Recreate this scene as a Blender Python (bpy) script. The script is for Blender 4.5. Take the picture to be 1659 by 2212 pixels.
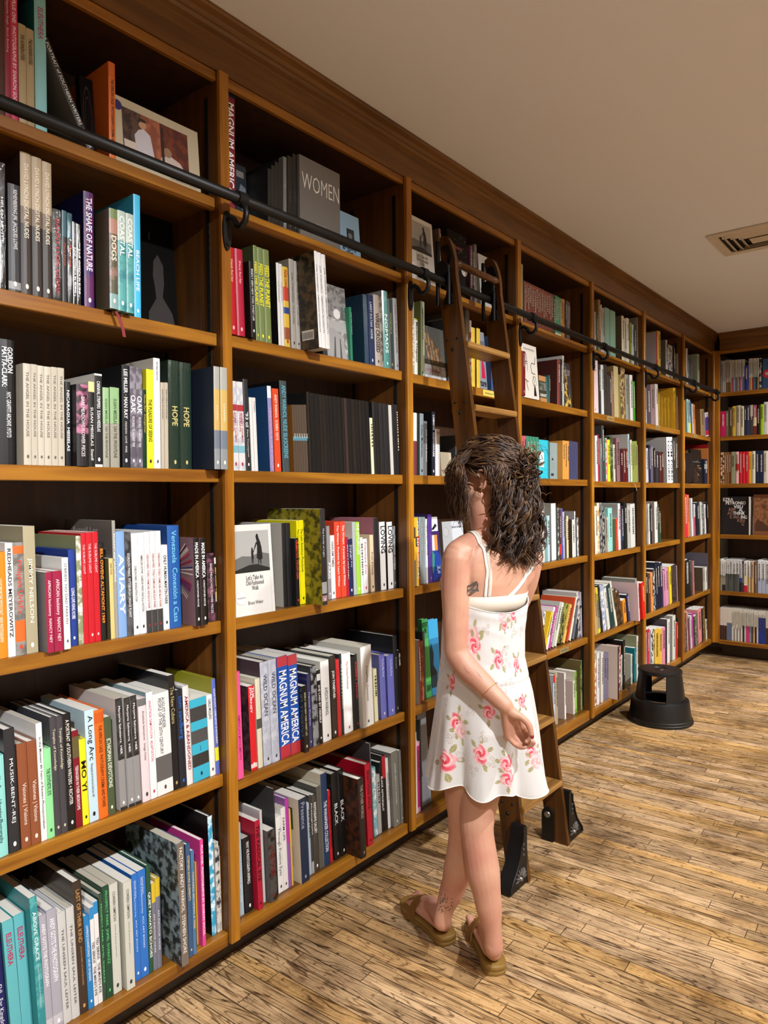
import bpy, math, random
from mathutils import Vector, Matrix
C=bpy.context.scene.collection
for o in list(bpy.data.objects): bpy.data.objects.remove(o)
# ---------------------------------------------------------------- camera
F_PX=1540.24; YAW=.67754; PITCH=.02431; ROLL=-.00899; CAM=Vector((1.6958,0,1.48))
def cam_axes():
    cy,sy,cp,sp=math.cos(YAW),math.sin(YAW),math.cos(PITCH),math.sin(PITCH)
    fw=Vector((-sy*cp,cy*cp,-sp)); r=Vector((cy,sy,0)); u=r.cross(fw)
    c,s=math.cos(ROLL),math.sin(ROLL)
    return c*r+s*u, c*u-s*r, fw
_r,_u,_f=cam_axes()
cd=bpy.data.cameras.new('camera'); cam=bpy.data.objects.new('camera',cd); C.objects.link(cam)
cam.matrix_world=Matrix(((_r.x,_u.x,-_f.x,CAM.x),(_r.y,_u.y,-_f.y,CAM.y),(_r.z,_u.z,-_f.z,CAM.z),(0,0,0,1)))
cd.sensor_fit='HORIZONTAL'; cd.sensor_width=36; cd.lens=36*F_PX/1659; cd.clip_start=.05
bpy.context.scene.camera=cam
# ---------------------------------------------------------------- world, exposure, room lamps
sc=bpy.context.scene
sc.view_settings.view_transform='Standard'; sc.view_settings.look='None'; sc.view_settings.gamma=1; sc.view_settings.use_curve_mapping=False
sc.view_settings.exposure=0.0
wo=bpy.data.worlds.new('world'); sc.world=wo; wo.use_nodes=True
wo.node_tree.nodes['Background'].inputs[0].default_value=(1,.93,.85,1); wo.node_tree.nodes['Background'].inputs[1].default_value=.05
Y0,BW,PW,L=1.3476,.9035,.0322,6.7905   # first post, bay pitch, post width, far corner
ZS=[2.35,1.965,1.557,1.107,.612,.168]  # shelf tops
CEIL=2.87
def lamp(x,y,w,ang=110,blend=.5,aim=None):
    ld=bpy.data.lights.new('downlight_beam','SPOT'); ld.energy=w; ld.spot_size=math.radians(ang); ld.spot_blend=blend; ld.shadow_soft_size=.045
    ld.color=(.97,.98,1)
    o=bpy.data.objects.new('downlight_beam',ld); C.objects.link(o); o.location=(x,y,CEIL-.012)
    if aim: o.rotation_euler=(Vector(aim)-o.location).to_track_quat('-Z','Y').to_euler()
    return o
LAMPS=[(2.3,-.75),(2.3,1.0),(2.3,2.75),(2.3,4.5),(2.3,6.0),(4.0,-.75),(4.0,1.9),(4.0,4.6)]  # outer row is added to brighten the floor and bounce onto the ceiling
# ---------------------------------------------------------------- helpers
def lin(c): return c/12.92 if c<=.04045 else ((c+.055)/1.055)**2.4
def hexc(s): return tuple(lin(int(s[i:i+2],16)/255) for i in (0,2,4))+(1,)
def new_mat(name):
    m=bpy.data.materials.new(name); m.use_nodes=True; nt=m.node_tree
    return m,nt,nt.nodes['Principled BSDF']
def N(nt,t,**k):
    n=nt.nodes.new(t)
    for a,b in k.items():
        if a.startswith('i_'): n.inputs[int(a[2:])].default_value=b
        else: setattr(n,a,b)
    return n
_mc={}
def plain(hx,rough=.5,metal=0,name='paint',spec=.5):
    k=(hx,rough,metal,spec)
    if k in _mc: return _mc[k]
    m,nt,b=new_mat(name); b.inputs['Base Color'].default_value=hexc(hx); b.inputs['Roughness'].default_value=rough; b.inputs['Metallic'].default_value=metal
    b.inputs['Specular IOR Level'].default_value=spec
    _mc[k]=m; return m
def paper(hx,kind=''):
    """cover stock: '' matt, g gloss, w shrink-wrapped, m foil, nHEX printed mottle"""
    k=(hx,kind)
    if k in _mc: return _mc[k]
    m,nt,b=new_mat('cover_stock'); col=hexc(hx); b.inputs['Base Color'].default_value=col; b.inputs['Roughness'].default_value=.42
    if kind=='g': b.inputs['Roughness'].default_value=.22
    if kind.startswith('n'):
        tc=N(nt,'ShaderNodeTexCoord'); no=N(nt,'ShaderNodeTexNoise'); no.inputs['Scale'].default_value=38; no.inputs['Detail'].default_value=5
        cr=N(nt,'ShaderNodeValToRGB'); cr.color_ramp.elements[0].position=.45; cr.color_ramp.elements[1].position=.58
        cr.color_ramp.elements[0].color=col; cr.color_ramp.elements[1].color=hexc(kind[1:7])
        nt.links.new(tc.outputs['Object'],no.inputs['Vector']); nt.links.new(no.outputs['Fac'],cr.inputs[0]); nt.links.new(cr.outputs[0],b.inputs['Base Color'])
    if kind in('w','m'):
        b.inputs['Roughness'].default_value=.18 if kind=='w' else .28
        tc=N(nt,'ShaderNodeTexCoord'); mp=N(nt,'ShaderNodeMapping'); mp.inputs['Scale'].default_value=(60,60,9)
        no=N(nt,'ShaderNodeTexNoise'); no.inputs['Scale'].default_value=3; no.inputs['Detail'].default_value=4
        bu=N(nt,'ShaderNodeBump'); bu.inputs['Strength'].default_value=.7; bu.inputs['Distance'].default_value=.006
        nt.links.new(tc.outputs['Object'],mp.inputs[0]); nt.links.new(mp.outputs[0],no.inputs['Vector']); nt.links.new(no.outputs['Fac'],bu.inputs['Height'])
        if kind=='w':
            b.inputs['Coat Weight'].default_value=1; b.inputs['Coat Roughness'].default_value=.06; nt.links.new(bu.outputs[0],b.inputs['Coat Normal'])
        else:
            b.inputs['Metallic'].default_value=.9; nt.links.new(bu.outputs[0],b.inputs['Normal'])
    _mc[k]=m; return m
def wood(name,axis,dark,light,rough=.32,scale=1.):
    m,nt,b=new_mat(name)
    tc=N(nt,'ShaderNodeTexCoord'); mp=N(nt,'ShaderNodeMapping'); s=[22*scale]*3; s[axis]=1.3*scale; mp.inputs['Scale'].default_value=s
    no=N(nt,'ShaderNodeTexNoise'); no.inputs['Scale'].default_value=1.6; no.inputs['Detail'].default_value=7; no.inputs['Distortion'].default_value=.6
    n2=N(nt,'ShaderNodeTexNoise'); n2.inputs['Scale'].default_value=1.7; n2.inputs['Detail'].default_value=2
    cr=N(nt,'ShaderNodeValToRGB'); cr.color_ramp.elements[0].position=.32; cr.color_ramp.elements[1].position=.7
    cr.color_ramp.elements[0].color=hexc(dark); cr.color_ramp.elements[1].color=hexc(light)
    mx=N(nt,'ShaderNodeMix',data_type='RGBA',blend_type='MULTIPLY'); mx.inputs[0].default_value=.5
    c2=N(nt,'ShaderNodeValToRGB'); c2.color_ramp.elements[0].position=.3; c2.color_ramp.elements[0].color=(.55,.5,.48,1); c2.color_ramp.elements[1].position=.65; c2.color_ramp.elements[1].color=(1,1,1,1)
    l=nt.links.new
    l(tc.outputs['Object'],mp.inputs[0]); l(mp.outputs[0],no.inputs['Vector']); l(tc.outputs['Object'],n2.inputs['Vector'])
    l(no.outputs['Fac'],cr.inputs[0]); l(n2.outputs['Fac'],c2.inputs[0]); l(cr.outputs[0],mx.inputs[6]); l(c2.outputs[0],mx.inputs[7]); l(mx.outputs[2],b.inputs['Base Color'])
    b.inputs['Roughness'].default_value=rough
    bu=N(nt,'ShaderNodeBump'); bu.inputs['Strength'].default_value=.12; bu.inputs['Distance'].default_value=.002
    l(no.outputs['Fac'],bu.inputs['Height']); l(bu.outputs[0],b.inputs['Normal'])
    return m
W_Y=wood('stained_wood_lengthwise',1,'7c4a10','ae7620'); W_Z=wood('stained_wood_upright',2,'8a520e','bd8122'); W_X=wood('stained_wood_crosswise',0,'8a520e','bd8122')
W_IN_SHADE=wood('stained_wood_inside_shaded',2,'2e180a','42260d',.5); W_SIDE_SHADE=wood('stained_wood_partition_shaded',2,'50300f','74481a',.4); W_MID_SHADE=wood('stained_wood_shelf_board_shaded',1,'5c3a12','80541c',.35); W_TRIM=wood('stained_wood_moulding',1,'5e3c16','80561f',.35); W_TRIMX=wood('stained_wood_moulding_far',0,'5e3c16','80561f',.35)  # inside, partition and shelf board: post wood darkened to paint in bay shade
W_LAD=wood('ladder_wood',2,'3e2309','603a14',.25); W_TREAD=wood('tread_wood',1,'745024','b08345',.4)
BLACK=plain('0b0b0b',.45,0,'black_iron',.35); PLINTH=plain('2c211a',.4,0,'dark_plinth'); PLAST=plain('0c0c0d',.42,0,'black_plastic')
PAGE=plain('d9d5cb',.85,0,'page_edges'); PAGED=plain('b4ad9c',.85,0,'page_edges_aged'); STEEL=plain('9a9a98',.35,.9,'steel')
class MB:
    def __init__(s): s.v=[];s.f=[];s.m=[];s.mats=[];s.sm=False
    def mi(s,mat):
        if mat not in s.mats: s.mats.append(mat)
        return s.mats.index(mat)
    def add(s,vs,fs,mat):
        n=len(s.v); k=s.mi(mat); s.v+= [tuple(v) for v in vs]; s.f+=[tuple(i+n for i in f) for f in fs]; s.m+=[k]*len(fs)
    def box(s,x0,x1,y0,y1,z0,z1,mat,bev=0):
        if bev:
            b=bev; pts=[]
            for z,i in ((z0,b),(z0+b,0),(z1-b,0),(z1,b)):
                pts+= [(x0+i,y0+b if i==0 else y0+i,z),(x0+b if i==0 else x0+i,y0+i,z),(x1-b if i==0 else x1-i,y0+i,z),(x1-i,y0+b if i==0 else y0+i,z),(x1-i,y1-b if i==0 else y1-i,z),(x1-b if i==0 else x1-i,y1-i,z),(x0+b if i==0 else x0+i,y1-i,z),(x0+i,y1-b if i==0 else y1-i,z)]
            fs=[tuple(range(7,-1,-1)),tuple(range(24,32))]
            for r in range(3):
                for i in range(8): j=(i+1)%8; fs.append((r*8+i,r*8+j,r*8+8+j,r*8+8+i))
            s.add(pts,fs,mat)
        else:
            s.add([(x0,y0,z0),(x1,y0,z0),(x1,y1,z0),(x0,y1,z0),(x0,y0,z1),(x1,y0,z1),(x1,y1,z1),(x0,y1,z1)],
              [(3,2,1,0),(4,5,6,7),(0,1,5,4),(1,2,6,5),(2,3,7,6),(3,0,4,7)],mat)
    def prism(s,poly,a,b,mat,plane='xz'):
        """extrude a 2D polygon; plane xz extrudes along y, xy along z, yz along x"""
        def P(p,t): return {'xz':(p[0],t,p[1]),'xy':(p[0],p[1],t),'yz':(t,p[0],p[1])}[plane]
        n=len(poly); vs=[P(p,a) for p in poly]+[P(p,b) for p in poly]
        fs=[tuple(range(n)),tuple(range(2*n-1,n-1,-1))]+[(i,i+n,(i+1)%n+n,(i+1)%n) for i in range(n)]
        s.add(vs,fs,mat)
    def tube(s,pts,r,mat,n=10,cap=True,close=False):
        pts=[Vector(p) for p in pts]; m=len(pts); rr=r if isinstance(r,(list,tuple)) else [r]*m
        up=None; base=len(s.v); vs=[]
        for i,p in enumerate(pts):
            if close: t=(pts[(i+1)%m]-pts[i-1]).normalized()
            else: t=(pts[min(i+1,m-1)]-pts[max(i-1,0)]).normalized()
            if up is None:
                up=Vector((0,0,1)) if abs(t.z)<.9 else Vector((1,0,0))
            a=t.cross(up).normalized(); b=a.cross(t).normalized(); up=b
            for k in range(n):
                q=2*math.pi*k/n; vs.append(p+(a*math.cos(q)+b*math.sin(q))*rr[i])
        fs=[]
        for i in range(m if close else m-1):
            j=(i+1)%m
            for k in range(n): fs.append((i*n+k,i*n+(k+1)%n,j*n+(k+1)%n,j*n+k))
        if cap and not close: fs+=[tuple(range(n-1,-1,-1)),tuple((m-1)*n+k for k in range(n))]
        s.add(vs,fs,mat)
    def lathe(s,prof,cx,cy,mat,n=48,axis='z',cz=0):
        vs=[]
        for (r,z) in prof:
            for k in range(n):
                q=2*math.pi*k/n
                if axis=='z': vs.append((cx+r*math.cos(q),cy+r*math.sin(q),cz+z))
                elif axis=='y': vs.append((cx+r*math.cos(q),cy+z,cz+r*math.sin(q)))
                else: vs.append((cx+z,cy+r*math.cos(q),cz+r*math.sin(q)))
        fs=[]
        for i in range(len(prof)-1):
            for k in range(n): fs.append((i*n+k,i*n+(k+1)%n,(i+1)*n+(k+1)%n,(i+1)*n+k))
        s.add(vs,fs,mat)
    def build(s,name,parent=None,smooth=False,loc=None,rot=None,angle=None):
        me=bpy.data.meshes.new(name); me.from_pydata(s.v,[],s.f)
        for m in s.mats: me.materials.append(m)
        me.polygons.foreach_set('material_index',s.m)
        if smooth: me.polygons.foreach_set('use_smooth',[True]*len(s.f))
        if smooth and angle: me.set_sharp_from_angle(angle=angle)
        me.update()
        o=bpy.data.objects.new(name,me); C.objects.link(o)
        if parent is not None: o.parent=parent
        if loc: o.location=loc
        if rot: o.rotation_euler=rot
        return o
def tag(o,label,cat,group=None):
    o['label']=label; o['category']=cat
    if group: o['group']=group
    return o
def struct(o): o['kind']='structure'; return o
def thing(name,label,cat,loc=(0,0,0),rot=(0,0,0),group=None):
    o=bpy.data.objects.new(name,None); C.objects.link(o); o.location=loc; o.rotation_euler=rot; o.empty_display_size=.05
    return tag(o,label,cat,group)
def one(name,parent,fn,smooth=False,**k):
    m=MB(); fn(m); return m.build(name,parent,smooth,**k)
# ---------------------------------------------------------------- lettering
_tc={}
def text_mesh(body,bold=0.0,shear=0.0,align='LEFT'):
    """unit-box lettering mesh: x 0..1, y 0..1"""
    k=(body,bold,shear,align)
    if k in _tc: return _tc[k]
    cu=bpy.data.curves.new('lettering','FONT'); cu.body=body; cu.size=1; cu.resolution_u=2; cu.offset=bold; cu.shear=shear; cu.align_x=align; cu.space_line=.8
    to=bpy.data.objects.new('lettering',cu); me=bpy.data.meshes.new_from_object(to)
    bpy.data.objects.remove(to)
    xs=[v.co.x for v in me.vertices]; ys=[v.co.y for v in me.vertices]
    x0,x1,y0,y1=min(xs),max(xs),min(ys),max(ys)
    for v in me.vertices: v.co.x=(v.co.x-x0)/(x1-x0); v.co.y=(v.co.y-y0)/(y1-y0); v.co.z=0
    me['asp']=(x1-x0)/(y1-y0)
    _tc[k]=me; return me
def put_text(body,hx,org,ex,ey,w,h,parent,bold=0,shear=0,name='lettering',align='LEFT',into=None):
    """lettering filling w x h from org along ex (reading direction), ey (up)"""
    me=text_mesh(body,bold,shear,align); ex=Vector(ex);ey=Vector(ey);ez=ex.cross(ey)
    if into is not None:
        vs=[Vector(org)+ex*(v.co.x*w)+ey*(v.co.y*h) for v in me.vertices]
        into.add(vs,[tuple(p.vertices) for p in me.polygons],plain(hx,.5)); return None
    key=(body,bold,shear,align,hx)
    if key not in _tc:
        m2=me.copy(); m2.materials.clear(); m2.materials.append(plain(hx,.5,0,'print')); _tc[key]=m2
    o=bpy.data.objects.new(name,_tc[key]); C.objects.link(o); o.parent=parent
    o.matrix_local=Matrix(((ex.x*w,ey.x*h,ez.x,org[0]),(ex.y*w,ey.y*h,ez.y,org[1]),(ex.z*w,ey.z*h,ez.z,org[2]),(0,0,0,1)))
    return o
# ---------------------------------------------------------------- room shell
XR=5.6; YF=-3.2
def floor_mat():
    m,nt,b=new_mat('worn_oak_strip_floor'); l=nt.links.new
    tc=N(nt,'ShaderNodeTexCoord'); mp=N(nt,'ShaderNodeMapping'); mp.inputs['Rotation'].default_value=(0,0,-.04)
    l(tc.outputs['Object'],mp.inputs[0]); sp=N(nt,'ShaderNodeSeparateXYZ'); l(mp.outputs[0],sp.inputs[0])
    def M(op,a,b2=None):
        n=N(nt,'ShaderNodeMath',operation=op)
        for i,q in enumerate((a,b2)):
            if q is None: continue
            if isinstance(q,(int,float)): n.inputs[i].default_value=q
            else: l(q,n.inputs[i])
        return n.outputs[0]
    wy=.057
    yr=M('DIVIDE',sp.outputs[1],wy); row=M('FLOOR',yr); fy=M('FRACT',yr)
    wn=N(nt,'ShaderNodeTexWhiteNoise',noise_dimensions='1D'); l(row,wn.inputs['W'])
    xs=M('ADD',M('DIVIDE',sp.outputs[0],.62),M('MULTIPLY',wn.outputs['Value'],7.3)); col=M('FLOOR',xs); fx=M('FRACT',xs)
    cm=N(nt,'ShaderNodeCombineXYZ'); l(row,cm.inputs[0]); l(col,cm.inputs[1])
    w2=N(nt,'ShaderNodeTexWhiteNoise',noise_dimensions='3D'); l(cm.outputs[0],w2.inputs['Vector'])
    # grain, shifted per board
    ofs=N(nt,'ShaderNodeVectorMath',operation='SCALE'); l(w2.outputs['Color'],ofs.inputs[0]); ofs.inputs['Scale'].default_value=30
    ad=N(nt,'ShaderNodeVectorMath',operation='ADD'); l(mp.outputs[0],ad.inputs[0]); l(ofs.outputs[0],ad.inputs[1])
    m2=N(nt,'ShaderNodeMapping'); m2.inputs['Scale'].default_value=(2.4,22,1); l(ad.outputs[0],m2.inputs[0])
    wv=N(nt,'ShaderNodeTexNoise'); wv.inputs['Scale'].default_value=1.; wv.inputs['Detail'].default_value=1.5; wv.inputs['Distortion'].default_value=.8; l(m2.outputs[0],wv.inputs['Vector'])
    rings=M('FRACT',M('MULTIPLY',wv.outputs['Fac'],8.0)); rg=M('ABSOLUTE',M('SUBTRACT',rings,.5))
    m3=N(nt,'ShaderNodeMapping'); m3.inputs['Scale'].default_value=(6,170,1); l(ad.outputs[0],m3.inputs[0])
    fn=N(nt,'ShaderNodeTexNoise'); fn.inputs['Scale'].default_value=1.; fn.inputs['Detail'].default_value=6; l(m3.outputs[0],fn.inputs['Vector'])
    # thin dark growth lines (latewood) and pores on pale oak
    ln=N(nt,'ShaderNodeMapRange'); ln.inputs['From Min'].default_value=.03; ln.inputs['From Max'].default_value=.17; l(rg,ln.inputs['Value'])
    pr=N(nt,'ShaderNodeMapRange'); pr.inputs['From Min'].default_value=.36; pr.inputs['From Max'].default_value=.52; l(fn.outputs['Fac'],pr.inputs['Value'])
    lnw=M('MAXIMUM',ln.outputs[0],M('MULTIPLY',w2.outputs['Value'],.40))
    grain=M('ADD',M('MULTIPLY',lnw,.62),M('MULTIPLY',pr.outputs[0],.38))
    cr=N(nt,'ShaderNodeValToRGB'); e=cr.color_ramp.elements; e[0].position=.18; e[0].color=hexc('4c3216'); e[1].position=.95; e[1].color=hexc('caa26c')
    e.new(.6).color=hexc('a27c4c'); l(grain,cr.inputs[0])
    # board to board tone
    hv=N(nt,'ShaderNodeHueSaturation'); l(cr.outputs[0],hv.inputs['Color']); l(M('ADD',M('MULTIPLY',w2.outputs['Value'],.42),.78),hv.inputs['Value']); l(M('ADD',M('MULTIPLY',wn.outputs['Value'],.25),.82),hv.inputs['Saturation'])
    # wear and grime patches
    g1=N(nt,'ShaderNodeTexNoise'); g1.inputs['Scale'].default_value=2.6; g1.inputs['Detail'].default_value=7; g1.inputs['Roughness'].default_value=.7; l(mp.outputs[0],g1.inputs['Vector'])
    c2=N(nt,'ShaderNodeValToRGB'); c2.color_ramp.elements[0].position=.34; c2.color_ramp.elements[0].color=(.30,.26,.22,1); c2.color_ramp.elements[1].position=.54; c2.color_ramp.elements[1].color=(1,1,1,1); l(g1.outputs['Fac'],c2.inputs[0])
    x1=N(nt,'ShaderNodeMix',data_type='RGBA',blend_type='MULTIPLY'); x1.inputs[0].default_value=.9; l(hv.outputs[0],x1.inputs[6]); l(c2.outputs[0],x1.inputs[7])
    g2=N(nt,'ShaderNodeTexNoise'); g2.inputs['Scale'].default_value=55; g2.inputs['Detail'].default_value=4; l(mp.outputs[0],g2.inputs['Vector'])
    c3=N(nt,'ShaderNodeValToRGB'); c3.color_ramp.elements[0].position=.3; c3.color_ramp.elements[0].color=(.25,.2,.17,1); c3.color_ramp.elements[1].position=.4; c3.color_ramp.elements[1].color=(1,1,1,1); l(g2.outputs['Fac'],c3.inputs[0])
    x2=N(nt,'ShaderNodeMix',data_type='RGBA',blend_type='MULTIPLY'); x2.inputs[0].default_value=.8; l(x1.outputs[2],x2.inputs[6]); l(c3.outputs[0],x2.inputs[7])
    # seams
    sy=M('LESS_THAN',M('MINIMUM',fy,M('SUBTRACT',1,fy)),.030); sx=M('LESS_THAN',M('MINIMUM',fx,M('SUBTRACT',1,fx)),.0022); se=M('MAXIMUM',sy,sx)
    x3=N(nt,'ShaderNodeMix',data_type='RGBA'); l(M('MULTIPLY',se,.85),x3.inputs[0]); l(x2.outputs[2],x3.inputs[6]); x3.inputs[7].default_value=hexc('1e130b')
    l(x3.outputs[2],b.inputs['Base Color'])
    l(M('ADD',M('MULTIPLY',g1.outputs['Fac'],.35),.28),b.inputs['Roughness'])
    bu=N(nt,'ShaderNodeBump'); bu.inputs['Strength'].default_value=.35; bu.inputs['Distance'].default_value=.0015; l(M('SUBTRACT',grain,M('MULTIPLY',se,1.5)),bu.inputs['Height']); l(bu.outputs[0],b.inputs['Normal'])
    return m
def plaster(name,hx,bump=.15):
    m,nt,b=new_mat(name); b.inputs['Base Color'].default_value=hexc(hx); b.inputs['Roughness'].default_value=.9
    tc=N(nt,'ShaderNodeTexCoord'); no=N(nt,'ShaderNodeTexNoise'); no.inputs['Scale'].default_value=120; no.inputs['Detail'].default_value=4
    bu=N(nt,'ShaderNodeBump'); bu.inputs['Strength'].default_value=bump; bu.inputs['Distance'].default_value=.002
    nt.links.new(tc.outputs['Object'],no.inputs['Vector']); nt.links.new(no.outputs['Fac'],bu.inputs['Height']); nt.links.new(bu.outputs[0],b.inputs['Normal'])
    return m
struct(one('floor',None,lambda m:m.box(-.55,XR,YF,L+.5,-.06,0,floor_mat())))
CEILM=plaster('ceiling_paint','e6e8ee'); WALLM=plaster('wall_paint','ddd6cc')
struct(one('ceiling',None,lambda m:m.box(-.55,XR,YF,L+.5,CEIL,CEIL+.06,CEILM)))
struct(one('wall_left',None,lambda m:m.box(-.6,-.45,YF,L+.5,0,CEIL,WALLM)))
struct(one('wall_back',None,lambda m:m.box(-.45,XR,L+.45,L+.5,0,CEIL,WALLM)))
struct(one('wall_right',None,lambda m:m.box(XR,XR+.1,YF,L+.5,0,CEIL,WALLM)))
struct(one('wall_front',None,lambda m:m.box(-.45,XR,YF-.1,YF,0,CEIL,WALLM)))
# crown moulding and frieze, long continuous runs
def crown(m,far=False):
    prof=[(-.34,2.722),(0,2.722),(0,2.812),(.006,2.816),(.006,2.823),(.014,2.827),(.020,2.835),(.020,2.842),(.030,2.850),(.046,2.857),(.050,2.862),(.050,CEIL-.001),(-.34,CEIL-.001)]
    lip=[(-.018,2.722),(-.018,2.698),(-.30,2.698),(-.30,2.722)]
    if not far:
        m.prism(prof,-1.5,L+.3,W_TRIM); 
    else:
        pr=[(L-a,z) for a,z in prof]; m.prism(pr,.05,4.0,W_TRIMX,'yz')
struct(one('trim_1',None,lambda m:crown(m)))
struct(one('trim_2',None,lambda m:crown(m,True)))
# rest of the room behind the camera is plain; downlight fittings in the ceiling, outer row added as fill
for i,(x,y) in enumerate(LAMPS):
    t=thing('downlight','round recessed ceiling downlight, one of several out of view above the aisle','light',(x,y,CEIL),group='recessed downlights in the ceiling')
    def ring(m): m.lathe([(.052,-.001),(.056,-.007),(.072,-.006),(.075,-.001)],0,0,plain('e0ddd4',.5),32)
    one('trim_ring',t,ring,True)
    mm,nt,b=new_mat('lamp_glow'); b.inputs['Emission Color'].default_value=(1,.9,.77,1); b.inputs['Emission Strength'].default_value=20
    def disc(m): m.lathe([(.0,-.002),(.05,-.002)],0,0,mm,24)
    one('lamp_lens',t,disc)
    lo=lamp(x,y,480 if x<3 else 480*1.15,80 if x<3 else 120,.8,(0,y+.5,.75) if x<3 else None); lo.parent=t; lo.location=(0,0,-.012)
ZZ={(1,1):2.358,(1,2):1.96,(1,3):1.557,(1,4):1.107,(1,5):0.645,(1,6):0.165,(2,1):2.35,(2,2):1.966,(2,3):1.557,(2,4):1.107,(2,5):0.612,(2,6):0.165,(3,1):2.35,(3,2):1.965,(3,3):1.557,(3,4):1.107,(3,5):0.615,(3,6):0.165,(4,1):2.345,(4,2):1.965,(4,3):1.557,(4,4):1.107,(4,5):0.618,(4,6):0.18,(5,1):2.345,(5,2):1.964,(5,3):1.549,(5,4):1.103,(5,5):0.606,(5,6):0.168,(6,1):2.352,(6,2):1.967,(6,3):1.548,(6,4):1.105,(6,5):0.612,(6,6):0.165,(7,1):2.352,(7,2):1.963,(7,3):1.548,(7,4):1.107,(7,5):0.612,(7,6):0.168,(8,1):2.355,(8,2):1.966,(8,3):1.548,(8,4):1.1,(8,5):0.598,(8,6):0.16}
# ---------------------------------------------------------------- bookcases
BAYN={1:'nearest bay on the left',2:'second bay',3:'third bay, behind the ladder',4:'fourth bay',5:'fifth bay',6:'sixth bay',7:'last bay before the corner',8:'bay on the far wall'}
ROWN=['top','second','third','fourth','fifth','bottom']
MET=plain('2a2826',.4,.6,'dark_metal')
LABEL=plain('d8c070',.6,0,'paper_label'); BRASS=plain('8a6a30',.4,.7,'label_brass')
def bookcase(k,y0,y1,label,first=False,mirror=False):
    """one bay: opening between y0 and y1 along the wall; x=0 is the face"""
    if mirror: t=thing('bookcase',label,'bookcase',(0,L,0),(0,0,-math.pi/2),'built-in bookcase bays')
    else: t=thing('bookcase',label,'bookcase',(0,0,0),group='built-in bookcase bays')
    D=-.31
    one('back_panel',t,lambda m:m.box(D-.02,D,y0,y1,.155,2.70,W_IN_SHADE))
    one('side_panel',t,lambda m:m.box(D,-.003,y1-.0008,y1+PW+.0005,.155,2.70,W_SIDE_SHADE))
    one('face_post',t,lambda m:m.box(-.003,.0,y1,y1+PW,.135,2.722,W_Z) if 0 else m.box(-.0025,.012,y1-.001,y1+PW+.001,.135,2.722,W_Z,.0015))
    if first:
        one('side_panel',t,lambda m:m.box(D,-.003,y0-PW,y0,.155,2.70,W_SIDE_SHADE)); one('face_post',t,lambda m:m.box(-.0025,.012,y0-PW-.001,y0+.001,.135,2.722,W_Z,.0015))
    for i,z in enumerate(ZS):
        z=ZZ.get((k,i+1),z)
        if i==5: one('shelf',t,lambda m:(m.box(D,-.03,y0,y1,.125,z,W_MID_SHADE),m.box(-.03,-.006,y0,y1,.125,z,W_Y,.001)))
        else: one('shelf',t,lambda m:(m.box(D,-.034,y0+.001,y1-.0015,z-.022,z,W_MID_SHADE),m.box(-.034,-.0155,y0+.001,y1-.0015,z-.036,z+.0005,W_Y,.002)))
    one('top_rail',t,lambda m:(m.box(D,-.012,y0,y1,2.699,2.7215,W_IN_SHADE),m.box(-.020,-.003,y0,y1,2.694,2.7215,W_Y,.002)))
    one('plinth',t,lambda m:m.box(-.145,-.125,y0-(PW if first else 0),y1+PW,.0,.135,PLINTH))
    def strip(x,y,s):
        def fn(m):
            m.box(x-.008,x+.008,y,y+s*.002,.20,2.66,MET) if s>0 else m.box(x-.008,x+.008,y-.002,y,.20,2.66,MET)
            z=.22
            while z<2.64:
                yy=(y+.002,y+.0025) if s>0 else (y-.0025,y-.002)
                m.box(x-.0035,x+.0035,yy[0],yy[1],z,z+.009,plain('050505',.6)); z+=.024
        return fn
    for x in(-.05,-.27):
        one('shelf_standard',t,strip(x,y1-.001,-1))
    return t
names=['nearest floor-to-ceiling wooden bookcase bay, at the left edge','second wooden bookcase bay, left of the woman','third wooden bookcase bay, behind the woman and ladder','fourth wooden bookcase bay, just right of the ladder','fifth wooden bookcase bay, left of the black step stool','sixth wooden bookcase bay, behind the black step stool','seventh narrow wooden bookcase bay, last one before the corner']
for k in range(7):
    y0=Y0+BW*(k-1)+PW; y1=Y0+BW*k
    if k==6: y1=L-.03
    bookcase(k+1,y0,y1,names[k],first=(k==0))
bookcase(8,.05,1.35,'wooden bookcase bay on the far wall, right of the room corner',mirror=True)
# filler that closes the corner between the two runs
struct(one('trim_3',None,lambda m:(m.box(-.02,.012,L-.012,L+.02,.135,2.722,W_Z),m.box(.012,.05,L-.012,L+.02,.135,2.722,W_Z))))
def shelf_label(bay,row,ya,yb,txt,col='d8c070'):
    z=ZZ.get((bay,row),ZS[row-1])
    t=thing('shelf_label',f'small {"yellow" if col=="e8cf60" else "tan"} section label on the {ROWN[row-1]} shelf edge, {BAYN[bay].split(",")[0]}','label',(0,0,0),group='section labels on shelf edges')
    if bay==8: t.location=(0,L,0); t.rotation_euler=(0,0,-math.pi/2)
    one('plate',t,lambda m:m.box(-.0155,-.0125,ya,yb,z-.031,z-.004,plain(col,.6)))
    put_text(txt,'2a2010',(-.0120,ya+.15*(yb-ya),z-.023),(0,1,0),(0,0,1),.7*(yb-ya),.012,t)
shelf_label(3,2,2.86,2.97,'Architecture','e8cf60'); shelf_label(4,5,3.66,3.78,'Gardening','8a7a50'); shelf_label(5,2,4.35,4.47,'Fashion','9a8048'); shelf_label(6,2,5.27,5.36,'Fashion','9a8048'); shelf_label(7,2,6.23,6.32,'Art','9a8048'); shelf_label(8,2,.62,.85,'Music','8a7040')
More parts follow.
